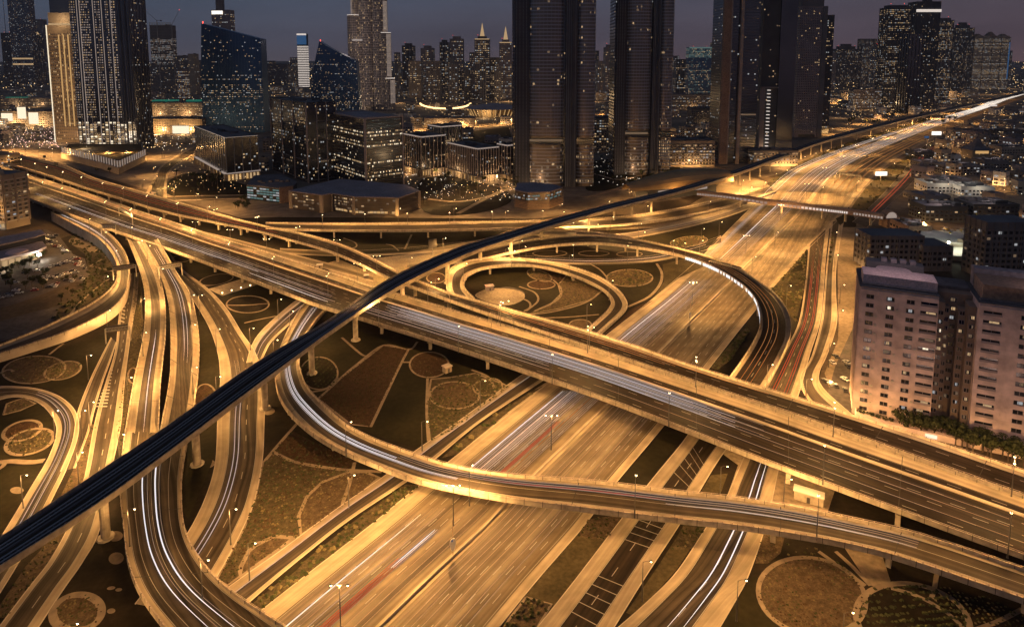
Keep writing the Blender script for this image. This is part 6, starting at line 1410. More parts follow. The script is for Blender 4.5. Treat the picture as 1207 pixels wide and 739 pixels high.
# footbridge end hall
x, y, _ = P(1052, 268); r = empty('bridge_hall', (x, y, 0), .15, 'small hall with lit round-arched window at the right end of the footbridge', 'building')
m = MB(); m.box(0, 4, 0, 8, 13, 10); m.build('wall', 'roof_brown', r); m = MB(); m.cyl(0, 0, -7, 0, 6.5, 6.5, 24); o1 = m.build('barrel_roof', 'roof_brown', r); o1.rotation_euler = (pi / 2, 0, 0); o1.location = (0, 2, 8)
m = MB(); m.cyl(0, 0, 0, .3, 5.2, 5.2, 24); o1 = m.build('round_window', 'strip_pale', r); o1.rotation_euler = (pi / 2, 0, 0); o1.location = (0, 2.0, 8.2); m = MB(); m.box(0, -1.2, 0, 8, 13, .6); m.build('front_wall', 'roof_brown', r)
# lit railing band along the near edge of the curved flyover
L, R = ROADS['E']; i0, i1 = int(uf('E', 806) * (len(R) - 1)), int(vf('E', 372) * (len(R) - 1)); seg = R[i0:i1 + 1]; nn = (R - L)[i0:i1 + 1]; nn[:, 2] = 0; nn /= np.linalg.norm(nn, axis=1)[:, None]
rr_ = empty('advertising_band', tuple(seg[0]), 0, 'bright white lit panels fixed along the near edge of the curved flyover', 'lit panels'); seg0 = seg - seg[0]
for i in range(len(seg0) - 1):
    for k_ in range(3):
        if random.random() < .22: continue
        a = seg0[i] + (seg0[i + 1] - seg0[i]) * (k_ / 3 + .03) + nn[i] * .25; c = seg0[i] + (seg0[i + 1] - seg0[i]) * (k_ / 3 + .30) + nn[i] * .25
        m = MB(); wall_strip(m, np.array([a, c]), nn[i:i + 2], .12, -1.4, .6); m.build('lit_panel', 'rail_light', rr_)

# ------------------------------------------------------------------ gantries, signs, banners
def gantry(u0, v0, u1, v1, z, label, sign='steel_light', hh=7.0):
    a = np.array(P(u0, v0, z + hh)); c = np.array(P(u1, v1, z + hh)); r = empty('sign_gantry', (a[0], a[1], z), math.atan2(*(c - a)[1::-1]), label, 'sign gantry'); L_ = float(np.linalg.norm((c - a)[:2]))
    for x in (0, L_): m = MB(); m.box(x, 0, 0, hh + 1, .5, .5); m.build('post', 'steel_light', r)
    m = MB()
    for y, zz in ((-.6, hh - .4), (.6, hh - .4), (-.6, hh + 1.0), (.6, hh + 1.0)): m.bar((0, y, zz), (L_, y, zz), .12, 4)
    for i in range(int(L_ / 1.5)): x = i * 1.5; m.bar((x, -.6, hh - .4), (x + .75, -.6, hh + 1), .07, 4); m.bar((x + .75, .6, hh + 1), (x + 1.5, .6, hh - .4), .07, 4); m.bar((x, -.6, hh + 1), (x + .75, .6, hh + 1), .07, 4)
    m.build('truss', 'steel_light', r, 'stuff')
    for i in range(max(1, int(L_ / 7))):
        m = MB(); m.box((i + .5) * L_ / max(1, int(L_ / 7)), .85, hh - 1.4, hh + 2.0, L_ / max(1, int(L_ / 7)) * .85, .15); m.build('sign_panel', 'steel', r)
    return r
gantry(133, 318, 160, 314, 7, 'pale truss sign gantry over the ramp at the left bend'); gantry(187, 317, 214, 312, 7, 'pale truss sign gantry over the ramp with white light streaks'); gantry(124, 390, 153, 386, 1, 'pale truss sign gantry by the end of the retaining wall')
gantry(119, 268, 136, 267, 8, 'small truss gantry on the main flyover at the left'); gantry(140, 246, 156, 256, 8, 'slanting truss gantry between the carriageways of the main flyover')
gantry(836, 309, 874, 319, 0, 'long sign gantry standing over the highway beside the curved flyover', hh=8); gantry(990, 205, 1015, 208, 0, 'distant thin gantry across the highway near the lit billboard')
def billboard(u, v, w, h, hp, mt, label, ang=0, post=1):
    x, y, _ = P(u, v); r = empty('billboard', (x, y, 0), ang, label, 'billboard'); m = MB(); m.cyl(0, 0, 0, hp, .35, .3, 8); m.build('post', 'steel_light', r)
    m = MB(); m.box(0, 0, hp, hp + h, w, .6); m.build('frame', 'steel', r); m = MB(); m.box(0, -.34, hp + .2, hp + h - .2, w - .4, .06); m.build('lit_face', mt, r)
billboard(1038, 214, 15, 5.5, 7, 'sign_white', 'white lit billboard beside the nearer bend of the far highway'); billboard(1103, 168, 18, 7, 13, 'sign_white', 'white lit billboard on a tall post farther up the highway')
billboard(1092, 165, 9, 4, 3, 'sign_blue', 'small blue sign beside the far highway, left of the tall billboard'); billboard(1142, 148, 9, 4, 3, 'sign_blue', 'small blue sign on the verge beyond the tall billboard'); billboard(1170, 128, 26, 5, 6, 'strip_white', 'long bright sign bridge across the far highway')
billboard(102, 236, 9, 3.5, 3, 'win_warm', 'yellowish lit road sign left on the main flyover', -.4); billboard(182, 236, 7, 5, 4, 'win_gold', 'golden lit road sign at the edge of the far overpass', -.3)
billboard(67, 203, 6, 4.5, 9, 'glass_dark', 'dark signboard back on the far overpass at the left', -.3); billboard(53, 193, 5, 3, 9, 'glass_dark', 'smaller dark signboard back at the far left', -.3); billboard(510, 300, 7, 7, 5, 'steel', 'dark slanted traffic sign behind the railway', .6)
def banner(x, y, mt, label):
    r = empty('banner', (x, y, 0), .5, label, 'banner'); m = MB(); m.cyl(0, 0, 0, .6, .45, .35, 8); m.cyl(0, 0, .6, 12, .12, .1, 6); m.build('pole', 'roof_brown', r)
    N = 16; m = MB(); vs = []
    for y_ in (-.15, .15):
        for i in range(N): a = 2 * pi * i / N; xx = .95 * cos(a); zz = 4.2 + 2.1 * sin(a); 
        vs += [((.95 * cos(2 * pi * i / N)) * (1.0 if sin(2 * pi * i / N) > -.2 else .8), y_, 4.2 + (1.9 if sin(2 * pi * i / N) > 0 else 2.3) * (abs(sin(2 * pi * i / N)) ** .7) * (1 if sin(2 * pi * i / N) > 0 else -1)) for i in range(N)]
    m.add(vs, [tuple(range(N)), tuple(range(2 * N - 1, N - 1, -1))] + [(i, N + i, N + (i + 1) % N, (i + 1) % N) for i in range(N)]); m.build('banner_panel', mt, r)
    m = MB(); m.box(-.35, -.18, 5.2, 5.8, .5, .05); m.build('blue_emblem', 'sign_blue', r)
x, y, _ = P(534, 656); banner(x, y, 'wall_white', 'white leaf-shaped banner on the highway median in the foreground'); x, y, _ = P(813, 380); banner(x, y, 'wall_white', 'white leaf-shaped banner on the median inside the curved flyover')
# pump house on the planted circle, kiosk, small flat roofed rooms
def kiosk(u, v, w, d, h, ang, mt, label, name='pump_house', roofm='wall_white'):
    x, y, _ = P(u, v); r = empty(name, (x, y, 0), ang, label, 'small building'); m = MB(); m.box(0, 0, 0, h, w, d); m.build('wall', mt, r); m = MB(); m.box(0, 0, h, h + .35, w + .6, d + .6); m.build('roof', roofm, r); m = MB(); m.box(0, -d / 2 - .04, 0, 2.1, 1, .06); m.build('door', 'steel', r)
kiosk(527, 438, 3.6, 3.0, 2.8, .7, 'wall_tan', 'pale box-shaped pump house beside the planted circle under the main flyover', roofm='concrete_plain'); kiosk(577, 342, 5, 3.2, 3, .3, 'roof_mauve', 'little mauve roofed hut on the paved patch inside the loop ramp', roofm='roof_pink'); kiosk(953, 590, 9, 3, 3.2, -.5, 'concrete', 'long pale service hut beside the right end of the main flyover')
kiosk(377, 316, 4, 3, 2.5, .2, 'concrete', 'small pale hut between the far overpass and the main flyover'); kiosk(432, 328, 3, 2.5, 2.2, .2, 'steel', 'dark equipment box near where the railway meets the far overpass')
# yellow mobile crane
x, y, _ = P(1160, 292); r = empty('mobile_crane', (x, y, 0), .1, 'yellow mobile crane with long raised boom on the lit building site', 'crane')
m = MB(); m.box(0, 0, .8, 2.4, 9, 2.6); m.box(-3.4, 0, 2.4, 3.6, 2, 2.2); m.build('chassis', 'crane_yellow', r); m = MB(); m.bar((2, 0, 2.6), (-4, 6, 27), .55, 4, .3); m.build('boom', 'crane_yellow', r)
for xx in (-3.4, -1.2, 1.2, 3.4):
    for yy in (-1.3, 1.3): m = MB(); m.cyl(0, 0, -.2, .2, .6, .6, 12); o1 = m.build('wheel', 'tyre', r); o1.rotation_euler = (pi / 2, 0, 0); o1.location = (xx, yy, .6)
# ------------------------------------------------------------------ cars
def car_proto(mt, label=''):
    r = empty('parked_car'); pr = [(-2.2, .35), (-2.2, .95), (-1.5, 1.05), (-1.0, 1.08), (1.0, 1.0), (2.0, .85), (2.2, .6), (2.2, .35)]
    m = MB(); n = len(pr); vs = [(x, -.88, z) for x, z in pr] + [(x, .88, z) for x, z in pr]; m.add(vs, [tuple(range(n - 1, -1, -1)), tuple(range(n, 2 * n))] + [(i, (i + 1) % n, n + (i + 1) % n, n + i) for i in range(n)]); body = m.build('body', mt, r)
    cb = [(-1.6, 1.0, .80), (-1.1, 1.5, .66), (.3, 1.5, .66), (1.0, .98, .80)]; m = MB(); vs = [(x, -w_, z) for x, z, w_ in cb] + [(x, w_, z) for x, z, w_ in cb]; m.add(vs, [(3, 2, 1, 0), (4, 5, 6, 7), (0, 1, 5, 4), (2, 3, 7, 6), (3, 0, 4, 7)]); gl = m.build('window', 'glass_dark', r)
    m = MB(); m.add([(-1.1, -.66, 1.51), (.3, -.66, 1.51), (.3, .66, 1.51), (-1.1, .66, 1.51), (-1.1, -.66, 1.47), (.3, -.66, 1.47), (.3, .66, 1.47), (-1.1, .66, 1.47)], [(0, 1, 2, 3), (7, 6, 5, 4), (0, 4, 5, 1), (1, 5, 6, 2), (2, 6, 7, 3), (3, 7, 4, 0)]); rf = m.build('roof', mt, r)
    ps = [body, gl, rf]; wm = None
    for x in (-1.4, 1.4):
        for y in (-.85, .85):
            if wm is None: m = MB(); m.cyl(0, 0, -.11, .11, .34, .34, 10); o = m.build('wheel', 'tyre', r); wm = o.data
            else: o = bpy.data.objects.new('wheel', wm); C.objects.link(o); o.parent = r
            o.location = (x, y, .34); o.rotation_euler = (pi / 2, 0, 0); ps.append(o)
    reg(r, *ps); return r
CARS = {}
cn_ = {'car_white': 'white', 'car_dark': 'black', 'car_silver': 'silver', 'car_red': 'dark red'}
def car(u, v, rz, mt, where, group):
    x, y, _ = P(u, v)
    if mt not in CARS: c = CARS[mt] = car_proto(mt)
    else: c = copy_tree(CARS[mt])
    c.location = (x, y, .02); c.rotation_euler = (0, 0, rz); tag(c, '%s car parked %s' % (cn_[mt], where), 'car', '%s %s' % (cn_[mt], group))
lot = [(54, 278), (60, 279), (66, 278), (54, 283), (60, 285), (64, 286), (58, 289), (66, 291), (70, 291), (73, 293), (63, 281), (76, 296), (80, 298), (84, 306), (88, 305), (91, 306), (80, 309), (83, 310), (76, 311), (72, 311), (68, 314), (64, 314), (60, 315), (90, 312), (93, 313), (97, 314), (100, 317), (94, 310), (86, 320), (89, 322), (81, 323), (78, 323), (75, 324), (71, 326), (68, 325), (64, 328), (60, 329), (56, 327), (52, 328), (50, 331), (40, 319), (44, 320), (96, 328), (98, 330), (79, 331), (84, 331), (86, 332), (68, 335), (66, 338), (63, 337), (58, 339), (23, 346), (10, 348), (11, 350), (40, 342), (41, 343), (19, 343), (0, 352), (50, 333), (54, 331), (30, 322), (18, 334)]
for i, (u, v) in enumerate(lot): car(u, v, random.choice((.35, .35, 1.9)) + random.uniform(-.06, .06), ('car_white', 'car_silver', 'car_dark', 'car_white', 'car_dark', 'car_silver', 'car_white', 'car_red')[i % 8], 'among the rows of the left car park', 'cars in the left car park')
for u, v, mt, w_ in ((985, 421, 'car_dark', 'beside the slip road, nose to the white car'), (981, 428, 'car_white', 'alone beside the slip road in front of the black car'), (973, 450, 'car_dark', 'first in the cluster where the access road bends'), (979, 453, 'car_silver', 'in the middle of the cluster at the road bend'), (985, 456, 'car_dark', 'last in the cluster at the road bend'), (996, 448, 'car_white', 'close to the corner of the pink apartment building'), (998, 428, 'car_silver', 'in the shade along the pink apartment building'), (1000, 433, 'car_dark', 'along the left side wall of the pink apartment building'), (996, 461, 'car_dark', 'behind the white car near the pink apartment corner')):
    car(u, v, random.uniform(1.2, 2.0), mt, w_, w_)
# ------------------------------------------------------------------ trees
def tree_proto(kind):
    r = empty('tree'); m = MB(); h = 5 if kind != 'palm' else 8
    m.cyl(0, 0, -.2, h * .55, .28, .16, 6)
    if kind != 'palm':
        for i in range(5): a = i * 1.3; m.bar((0, 0, h * .45), (1.5 * cos(a), 1.5 * sin(a), h * .8), .12, 4, .05)
    else: m.cyl(0, 0, h * .55, h, .16, .14, 6)
    t = m.build('trunk', 'trunk', r); m = MB()
    if kind == 'palm':
        for i in range(14):
            a = 2 * pi * i / 14 + random.uniform(-.15, .15); L_ = random.uniform(2.2, 3); dr = random.uniform(.4, 1.8); p = [(0, 0, h), (L_ * .5 * cos(a), L_ * .5 * sin(a), h + .7), (L_ * cos(a), L_ * sin(a), h + .7 - dr)]
            nx, ny = -sin(a) * .28, cos(a) * .28
            m.add([p[0], (p[1][0] + nx, p[1][1] + ny, p[1][2] - .15), (p[1][0] - nx, p[1][1] - ny, p[1][2] - .15), p[2], p[1]], [(0, 1, 4), (0, 4, 2), (1, 3, 4), (4, 3, 2)])
    else:
        cl = [(random.uniform(-1.7, 1.7), random.uniform(-1.7, 1.7), random.uniform(h * .65, h * 1.25), random.uniform(.7, 1.3)) for _ in range(12)]
        for x, y, z, s in cl:
            for _ in range(26):
                d = np.random.default_rng(random.randrange(10 ** 6)).normal(size=3); d /= np.linalg.norm(d); p = np.array((x, y, z)) + d * s * random.uniform(.6, 1.05) * np.array((1, 1, .75)); a = np.random.default_rng(random.randrange(10 ** 6)).normal(size=3); a /= np.linalg.norm(a); c_ = np.cross(d, a); c_ /= np.linalg.norm(c_); k_ = random.uniform(.22, .42)
                m.add([p + a * k_, p + c_ * k_, p - a * k_ * .9, p - c_ * k_], [(0, 1, 2, 3)])
    cr = m.build('crown', 'leaf', r); reg(r, t, cr); return r
TP = {'round': tree_proto('round'), 'round2': tree_proto('round'), 'palm': tree_proto('palm')}; TU = set()
def tree(u, v, kind, sc_, where, cat='tree'):
    x, y, _ = P(u, v)
    if kind not in TU: t = TP[kind]; TU.add(kind)
    else: t = copy_tree(TP[kind])
    t.location = (x, y, 0); t.rotation_euler = (0, 0, random.uniform(0, 6)); t.scale = (sc_,) * 3
    lab = '%s %s' % ('dark leafy tree' if kind != 'palm' else 'small palm tree', where); tag(t, lab, 'tree' if kind != 'palm' else 'palm tree', lab)
def bez(a, b, n): return [(a[0] + (b[0] - a[0]) * i / max(1, n - 1), a[1] + (b[1] - a[1]) * i / max(1, n - 1)) for i in range(n)]
for u, v in bez((1062, 506), (1215, 556), 22): tree(u + random.uniform(-4, 4), v + random.uniform(-5, 2), random.choice(('round', 'round2')), random.uniform(1.0, 1.5), 'in the row between the main flyover and the pink apartments')
for u, v in bez((1090, 516), (1210, 545), 9): tree(u, v - 4, 'palm', .9, 'in the row between the main flyover and the pink apartments')
for u, v in bez((1012, 492), (1050, 503), 6): tree(u, v, 'round', .55, 'low beside the flyover at the corner of the pink apartments')
for _ in range(22): tree(random.uniform(200, 285), random.uniform(208, 226), random.choice(('round', 'round2', 'palm')), random.uniform(1.0, 1.9), 'in the grove between the city street and the far overpass')
for _ in range(16): tree(random.uniform(112, 150), random.uniform(190, 206), 'round', random.uniform(.8, 1.3), 'on the hotel forecourt terrace')
for _ in range(10): tree(random.uniform(180, 300), random.uniform(222, 240), 'palm', 1.2, 'along the street left of the podium building')
for _ in range(10): tree(random.uniform(276, 296), random.uniform(236, 248), 'round', 1.0, 'beside the teal lit glass annex')
for _ in range(34): tree(random.uniform(480, 610), random.uniform(205, 236), random.choice(('round', 'palm', 'palm')), random.uniform(.8, 1.4), 'in the plaza between the finned office blocks')
for _ in range(26): tree(random.uniform(690, 790), random.uniform(192, 222), random.choice(('round', 'round2', 'palm')), random.uniform(1, 1.7), 'in the dark garden below the banded towers')
for _ in range(14): tree(random.uniform(0, 60), random.uniform(300, 342), 'round', random.uniform(.8, 1.2), 'among the left car park rows')
for u, v in bez((0, 326), (52, 304), 8): tree(u, v, 'round2', .9, 'in front of the showroom')
for _ in range(16): tree(random.uniform(66, 136), random.uniform(300, 365), 'round', random.uniform(.4, .8), 'small in the dark garden left of the bending ramp')
for u, v in bez((981, 278), (978, 312), 7): tree(u, v, 'round', .45, 'small at the edge of the sandy lot')
for _ in range(24): tree(random.uniform(1000, 1130), random.uniform(135, 150), 'round', random.uniform(1.5, 2.2), 'dark beside the railway in the distance')
# ------------------------------------------------------------------ old quarter on the right: low flat roofed houses
HQ = [(1092, 1132, 228, 211, 'wall_white', 'lit_roof', 'white floodlit flat-roofed house, left of the lit pair'), (1132, 1172, 232, 215, 'wall_white', 'lit_roof', 'white floodlit flat-roofed house, right of the lit pair'), (1085, 1110, 203, 186, 'wall_grey', None, 'grey house with bluish roof below the pagoda roof'), (1112, 1158, 207, 190, 'wall_grey', None, 'wide grey house in front of the pagoda roof'), (1160, 1188, 200, 184, 'wall_grey', None, 'house of medium size right of the pagoda roof'),
      (1128, 1207, 162, 148, 'wall_dark', None, 'long brown slatted hall behind the pagoda roof'), (1168, 1207, 146, 137, 'wall_grey', None, 'long pale hall near the far highway'), (1078, 1104, 186, 174, 'wall_dark', None, 'small dark house by the side road'), (1180, 1215, 185, 168, 'wall_tan', None, 'tan house at the right edge'), (1090, 1140, 262, 238, 'wall_dark', None, 'dark house with shaded roof terrace beyond the apartment building'), (1146, 1200, 262, 236, 'wall_dark', None, 'curved grey roof house near the crane'),
      (1082, 1120, 238, 226, 'wall_grey', None, 'grey low house at the bend of the side road'), (1070, 1098, 282, 262, 'roof_brown', None, 'brown stepped roof terrace beside the footbridge hall'), (1100, 1145, 222, 206, 'wall_mauve', None, 'mauve house behind the white floodlit pair')]
for uL, uR, v, vt, body, sp_, lab in HQ:
    b = front_px(uL, uR, v, 26, lab, vt=vt + 6, body=body, name='low_house', cat='house', ang=random.uniform(-6, 2)); b.windows(3.6, 4, .14, z0=1, z1=b.h - .3, dark='glass_dark'); b.roof('wall_white' if sp_ else random.choice(('roof_mauve', 'wall_mauve', 'roof_mauve', 'roof_grey')), par=1, n=9, ring=body); (spot(b.w * .5, 8, b.h + 10, 3200, (1, .85, .8), 1, b.root) if not sp_ else None)  # the light above each unlit house is added fill, no fixture
    if sp_: spot(b.w * .4, 10, b.h + 12, 5000, (1, .92, .75), 1, b.root); spot(b.w * .5, -8, b.h + 3, 3000, (1, .92, .75), 1, b.root)
x, y, _ = P(1150, 186); r = empty('pagoda_house', (x, y, 0), 0, 'house with a pointed grey pagoda-like roof and golden light beneath', 'house'); m = MB(); m.box(0, 0, 0, 13, 28, 24); m.build('wall', 'wall_gold', r); m = MB(); m.cyl(0, 0, 13, 18, 24, 12, 4, ph=pi / 4); m.cyl(0, 0, 18, 30, 12, 1, 4, ph=pi / 4); m.build('pagoda_roof', 'roof_grey', r); m = MB(); m.box(0, -12.2, 8, 12, 20, .3); m.build('lit_eaves', 'win_gold', r)
# building site between the apartment and the crane
r, q = poly_bld([(1086, 272), (1158, 276), (1160, 290), (1084, 284)], 6, 'building_site', 'floodlit building site with pale green slab and stacked materials', 'building site', 'concrete_plain', 'wall_white')
for k_ in range(26):
    m = MB(); m.box(random.uniform(8, 60), random.uniform(-12, 2) , 7, 7 + random.uniform(.5, 2.2), random.uniform(1, 4), random.uniform(1, 3), random.uniform(0, 1)); m.build('stacked_material', random.choice(('wall_white', 'concrete', 'steel_light', 'crane_yellow')), r)
for u in (1118, 1152):
    x, y, z_ = P(u, 289, 8); m = MB(); m.cyl(x - r.location[0], y - r.location[1], 6.5, 9.5, .2, .2, 6); m.cyl(x - r.location[0], y - r.location[1], 9.5, 10.6, .8, .8, 8, 1); m.build('flood_lamp', ['steel', 'lamp_white'], r); spot(x - r.location[0], y - r.location[1] - 2, 12, 9000, (.92, 1, .75), 1, r)
for (uL, uR, v, vt, lab) in ((1158, 1215, 330, 262, 'tall black netted scaffold block at the right edge behind the apartments'), (1024, 1086, 318, 278, 'black netted building under construction behind the apartment building'), (1086, 1120, 320, 290, 'lower black netted block in front of the floodlit site')):
    b = front_px(uL, uR, v, 20, lab, vt=vt, body='wall_grey', name='netted_block', cat='building'); b.windows(4, 3.4, .05, mats=('win_dim', 'win_cool'), dark='glass_dark'); b.bands(4, 'wall_grey', t=.25, proud=.5); b.fins(5, 'wall_grey', w=.25, proud=.55)
r, q = poly_bld([(1106, 293), (1152, 293), (1150, 300), (1140, 304), (1112, 302)], 3, 'lit_slab', 'pale floodlit concrete slab with stepped front edge below the flood lamps', 'slab', 'concrete_plain', 'wall_white')
# ------------------------------------------------------------------ shopping centre and plazas on the left, dome hall in the distance
def low(uL, uR, v, vt, dp, body, lab, lit=.3, mats=('win_warm', 'win_gold', 'win_dim'), cat='building', spw=12000, roofm='roof_grey', name='low_building'):
    b = front_px(uL, uR, v, dp, lab, vt=vt, body=body, name=name, cat=cat); b.windows(4.5, 5, lit, mats=mats, z0=1, z1=b.h - .5, dark='glass_brown'); b.roof(roofm, n=5, ring=body)
    if spw: spot(b.w * .3, -15, 8, spw, (1, .62, .28), 2, b.root); spot(b.w * .75, -15, 8, spw, (1, .62, .28), 2, b.root)
    return b
b = low(167, 239, 158, 141, 60, 'wall_gold', 'long golden lit shopping centre wall right of the tallest left tower', .1, spw=60000); m = MB(); b.sbox(m, 0, b.w * .52, b.w * .78, 1, b.h * .55, 3); m.build('lit_portal', 'win_bright', b.root)
b = low(163, 239, 138, 122, 120, 'wall_tan', 'wide shopping centre roof with green lit skylights', .35, spw=30000)
m = MB(); m.box(b.w * .3, 40, b.h + 1, b.h + 6, b.w * .35, 30); m.build('skylight', 'green_light', b.root); m = MB(); m.box(b.w * .7, 60, b.h + 1, b.h + 5, b.w * .2, 20); m.build('skylight', 'green_light', b.root)
b = low(0, 64, 150, 132, 60, 'wall_tan', 'bright mall building with white lit billboards at the left edge', .5, spw=60000)
for a_, c_, z0, z1 in ((.35, .5, .55, 1.3), (.55, .72, .2, .95), (.05, .25, .4, .9)): m = MB(); b.sbox(m, 0, b.w * a_, b.w * c_, b.h * z0, b.h * z1, 1.5); m.build('lit_billboard', 'win_bright', b.root)
b = low(0, 62, 126, 116, 100, 'wall_grey', 'long mall roof with green lights behind the bright mall', .3, spw=20000); m = MB(); m.box(b.w * .3, 10, b.h, b.h + 3, b.w * .4, 12); m.build('skylight', 'green_light', b.root)
b = low(500, 560, 150, 140, 50, 'wall_tan', 'low warm lit pavilion row beneath the distant towers', .5, spw=14000)
b = low(610, 622, 190, 178, 30, 'wall_tan', 'small lit annex beside the left banded tower', .5, spw=6000)
x, y, _ = P(582, 136); r = empty('dome_hall', (x, y, 0), .1, 'golden lit hall with a flat curved grey roof in front of the distant cluster', 'hall'); m = MB(); m.cyl(0, 0, 0, 20, 62, 70, 32); m.build('wall', 'wall_gold', r); m = MB(); m.cyl(0, 0, 20, 30, 78, 30, 32); m.build('roof', 'roof_mauve', r)
m = MB()
for i in range(36): a = 2 * pi * i / 36; m.bar((63 * cos(a), 63 * sin(a), 1), (74 * cos(a), 74 * sin(a), 20), 1, 4)
m.build('lit_rib', 'win_gold', r, 'stuff'); spot(-30, -85, 10, 60000, (1, .65, .3), 3, r)
# scattered low city blocks, each a thing; fill between the towers
taken = []
zones = [((240, 600), (128, 205), 70), ((0, 240), (104, 170), 44), ((700, 850), (118, 178), 34), ((975, 1120), (108, 140), 40), ((1085, 1215), (150, 300), 46), ((300, 620), (98, 118), 44), ((1060, 1215), (112, 138), 16), ((-60, 60), (170, 200), 4)]
kinds_ = [('low flat-roofed tan block', 'wall_tan'), ('low flat-roofed mauve block', 'wall_mauve'), ('low flat-roofed pale block', 'wall_white'), ('low flat-roofed grey block', 'wall_grey')]
zn = ['between the office blocks and the distant towers', 'behind the shopping centre at the left', 'between the right banded tower and the black towers', 'below the right cluster', 'in the old quarter at the right', 'at the foot of the far skyline', 'beyond the old quarter', 'beside the left overpass']
def clear_spot(x, y, r_):
    if inpoly(x, y, GROUND_POLYS[0]): return False
    u, v = proj(x, y, 0)
    if v > 216 and u < 900: return False
    cl = (ROADS['RAIL'][0] + ROADS['RAIL'][1]) / 2
    if np.min(np.hypot(cl[:, 0] - x, cl[:, 1] - y)) < r_ + 30: return False
    Sc = (ROADS['S'][0] + ROADS['S'][1]) / 2; Sw = np.linalg.norm(ROADS['S'][1] - ROADS['S'][0], axis=1) / 2
    if np.min(np.hypot(Sc[:, 0] - x, Sc[:, 1] - y) - Sw) < r_: return False
    for px, py in bl_pos:
        if math.hypot(px - x, py - y) < r_ + 18: return False
    return all(math.hypot(a - x, c - y) > r_ + k_ for a, c, k_ in taken)
bl_pos = []
for o in list(C.objects):
    if o.type == 'EMPTY' and o.parent is None and o.get('category') in ('tower', 'building', 'office building', 'house', 'hall', 'podium building', 'skyscraper', 'building site'):
        ch = [c for c in C.objects if c.parent == o and c.type == 'MESH']
        w0 = max([c.dimensions.x for c in ch[:1]] + [10]); a_ = o.rotation_euler.z
        for t in np.linspace(0, w0, max(2, int(w0 / 15))): bl_pos.append((o.location.x + t * cos(a_), o.location.y + t * sin(a_) + 12))
for zi, ((u0, u1), (v0, v1), n) in enumerate(zones):
    for _ in range(n * 3):
        if n <= 0: break
        u, v = random.uniform(u0, u1), v0 + (v1 - v0) * random.random() ** 1.3; x, y, _z = P(u, v); r_ = random.uniform(8, 20) * (1.6 if v < 125 else 1)
        if not clear_spot(x, y, r_): continue
        taken.append((x, y, r_)); n -= 1; kl, body = random.choice(kinds_); hh = random.uniform(8, 22) * (1.5 if v < 120 else 1)
        b = Bld(np.array((x - r_ * .6, y - r_ * .6)), random.uniform(-.3, .7), r_ * 1.3, r_ * 1.2, hh, '%s %s' % (kl, zn[zi]), cat='building', name='city_block', group='%s %s' % (kl, zn[zi]), body=body)
        b.windows(4.2, 4.5, .3, z0=1, dark='glass_dark', sides=(0, 1, 2)); b.roof(random.choice(('roof_grey', 'roof_mauve', 'roof_mauve')), n=3, ring=body)
# ------------------------------------------------------------------ city lights: thousands of tiny lamps nobody could count
def citylights(name, mt, n, us, vs_, zs, size, label):
    m = MB(); k_ = 0; tries = 0
    while k_ < n and tries < n * 6:
        tries += 1; u = random.uniform(*us); v = vs_[0] + (vs_[1] - vs_[0]) * random.random(); x, y, _ = P(u, v)
        if inpoly(x, y, GROUND_POLYS[0]): continue
        s_ = size * random.uniform(.6, 1.5) * max(1, y / 1500); z = random.uniform(*zs)
        m.add([(x - s_, y, z), (x + s_, y, z), (x, y - s_, z), (x, y + s_, z), (x, y, z + s_), (x, y, z - s_)], [(0, 2, 4), (2, 1, 4), (1, 3, 4), (3, 0, 4), (2, 0, 5), (1, 2, 5), (3, 1, 5), (0, 3, 5)]); k_ += 1
    o = m.build(name, mt); tag(o, kind='stuff', label=label)
emit('dot_warm', (1, .62, .26), 3.0); emit('dot_white', (1, .88, .72), 3.0); emit('dot_pink', (1, .6, .5), 2.0); emit('dot_green', (.2, 1, .7), 1.5)
citylights('city_lights', 'dot_warm', 1700, (-40, 1240), (73, 106), (4, 30), .75, 'orange lights scattered over the city to the horizon'); citylights('city_lights', 'dot_white', 500, (-40, 1240), (73, 112), (4, 40), .6, 'white lights scattered over the city to the horizon')
citylights('city_lights', 'dot_warm', 420, (-20, 240), (112, 180), (2, 9), .55, 'orange street lights around the shopping centre'); citylights('city_lights', 'dot_white', 420, (-20, 240), (116, 178), (2, 9), .5, 'white lights around the shopping centre'); citylights('city_lights', 'dot_pink', 260, (-20, 70), (150, 176), (1, 5), .6, 'pinkish lights crowded at the left edge')
citylights('city_lights', 'dot_warm', 500, (300, 620), (105, 150), (2, 10), .5, 'warm lights below the distant towers'); citylights('city_lights', 'dot_warm', 190, (470, 620), (150, 236), (1, 5), .32, 'warm lights in the plaza'); citylights('city_lights', 'dot_white', 150, (470, 620), (205, 240), (1, 5), .28, 'white lights in the plaza')
citylights('city_lights', 'dot_warm', 260, (690, 850), (105, 175), (2, 8), .5, 'warm lights between the towers right of centre'); citylights('city_lights', 'dot_white', 120, (690, 800), (178, 222), (1, 5), .3, 'white lights in the dark garden'); citylights('city_lights', 'dot_warm', 520, (970, 1240), (104, 142), (2, 9), .5, 'warm lights below the right cluster')
citylights('city_lights', 'dot_white', 60, (1080, 1240), (150, 240), (4, 12), .32, 'white lights over the old quarter'); citylights('city_lights', 'dot_warm', 90, (1080, 1240), (130, 240), (4, 12), .35, 'warm lights over the old quarter'); citylights('city_lights', 'dot_warm', 110, (200, 300), (196, 232), (3, 8), .3, 'warm lights in the grove')
